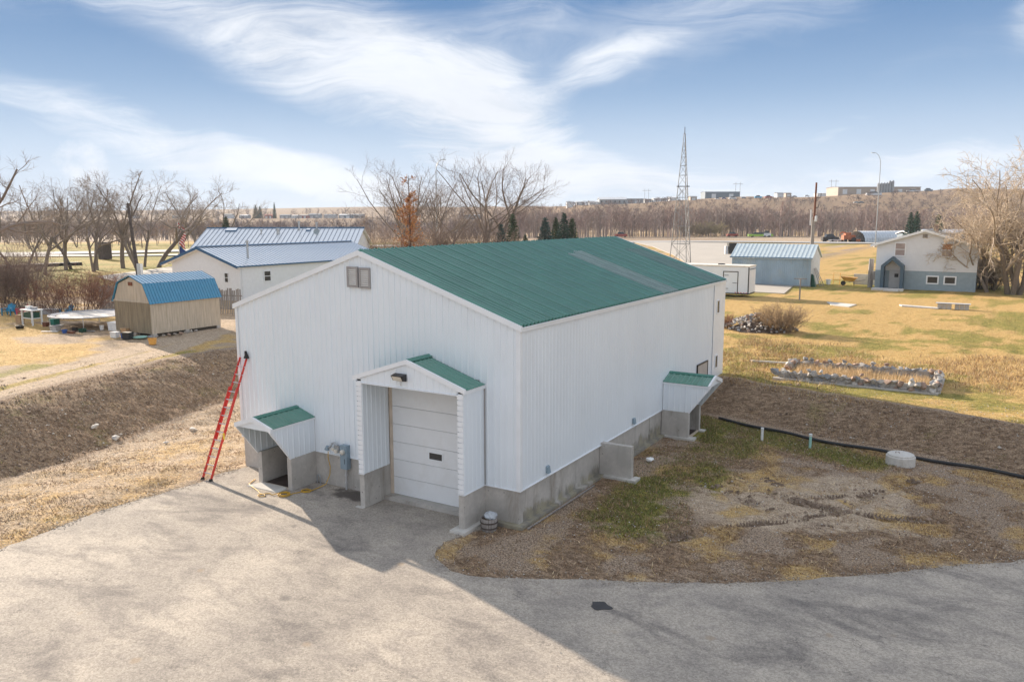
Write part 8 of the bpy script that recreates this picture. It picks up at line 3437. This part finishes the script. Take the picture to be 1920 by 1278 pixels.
V = T + np.stack([cx_, cy_, zbase(cx_, cy_) + 0.01 + (fbm(cx_, cy_, 0.8, 4, 3) - 0.5) * 0.2], -1)[:, None, :]
me = mesh_np('clods', V.reshape(-1, 3), (np.repeat(of[None], m, 0) + (np.arange(m) * 5)[:, None, None]).reshape(-1, 3), M['blade'])
vcol(me, 'Col', np.repeat(np.column_stack([np.array([(0.20, 0.14, 0.10), (0.28, 0.205, 0.15), (0.15, 0.105, 0.075), (0.45, 0.40, 0.34)])[nrg.choice(4, m, p=[.35, .35, .22, .08])], np.ones(m)]), 5, axis=0))
o = bpy.data.objects.new('clods', me)
COL.objects.link(o)
tag(o, 'clods of dark earth on the banks and wheel ruts', 'clods', kind='stuff')

# cleated tyre tracks pressed into the bare patch
_cl_v, _cl_f, _cl_c = [], [], []
_tr = random.Random(19)
for line in ([(3.7, 7.0), (5.0, 6.2), (6.2, 5.5), (7.4, 5.4), (8.4, 6.2)], [(4.2, 8.2), (5.6, 7.2), (7.0, 6.7), (8.6, 6.5), (10.4, 6.9)], [(6.4, 6.9), (7.6, 7.6), (8.6, 8.6), (9.3, 9.9), (10.0, 11.2)],
             [(5.2, 8.6), (6.4, 7.6), (7.4, 6.2), (8.0, 4.9)], [(4.2, 1.6), (5.0, 2.8), (6.2, 4.2), (7.6, 5.0)]):
    for (ax, ay), (bx_, by_) in zip(line[:-1], line[1:]):
        L2 = math.hypot(bx_ - ax, by_ - ay)
        ux, uy = (bx_ - ax) / L2, (by_ - ay) / L2
        d_ = 0.0
        while d_ < L2:
            if _tr.random() < 0.95 * max(0.0, min(1.0, (float(fbm(np.array([ax + ux * d_]), np.array([ay + uy * d_]), 1.1, 3, 88)[0]) - 0.36) * 5)):
                for sd_ in (-1, 1):
                    cx0, cy0 = ax + ux * d_ + _tr.gauss(0, 0.01), ay + uy * d_ + _tr.gauss(0, 0.01)
                    p0 = (cx0 - uy * 0.03 * sd_, cy0 + ux * 0.03 * sd_)
                    p1 = (cx0 - uy * 0.19 * sd_ + ux * 0.07, cy0 + ux * 0.19 * sd_ + uy * 0.07)
                    wv_ = 0.026
                    z0_ = gz(cx0, cy0) + _tr.uniform(-0.01, 0.01)
                    b0 = len(_cl_v)
                    for q in (p0, p1):
                        _cl_v += [(q[0] - ux * wv_, q[1] - uy * wv_, z0_ - 0.03), (q[0] + ux * wv_, q[1] + uy * wv_, z0_ - 0.03), (q[0], q[1], z0_ + 0.034 * _tr.uniform(0.5, 1.3))]
                    _cl_f += [(b0, b0 + 3, b0 + 5), (b0, b0 + 5, b0 + 2), (b0 + 1, b0 + 2, b0 + 5), (b0 + 1, b0 + 5, b0 + 4), (b0, b0 + 2, b0 + 1), (b0 + 3, b0 + 4, b0 + 5)]
                    c_ = _tr.choice([(0.22, 0.16, 0.115, 1), (0.28, 0.21, 0.155, 1), (0.18, 0.13, 0.095, 1)])
                    _cl_c += [c_] * 6
            d_ += 0.115
me = mesh_np('tyre_tracks', np.array(_cl_v), np.array(_cl_f), M['blade'])
vcol(me, 'Col', np.array(_cl_c))
o = bpy.data.objects.new('tyre_tracks', me)
COL.objects.link(o)
tag(o, 'cleated tyre tracks churned into the bare patch of the right yard', 'tyre tracks', kind='stuff')
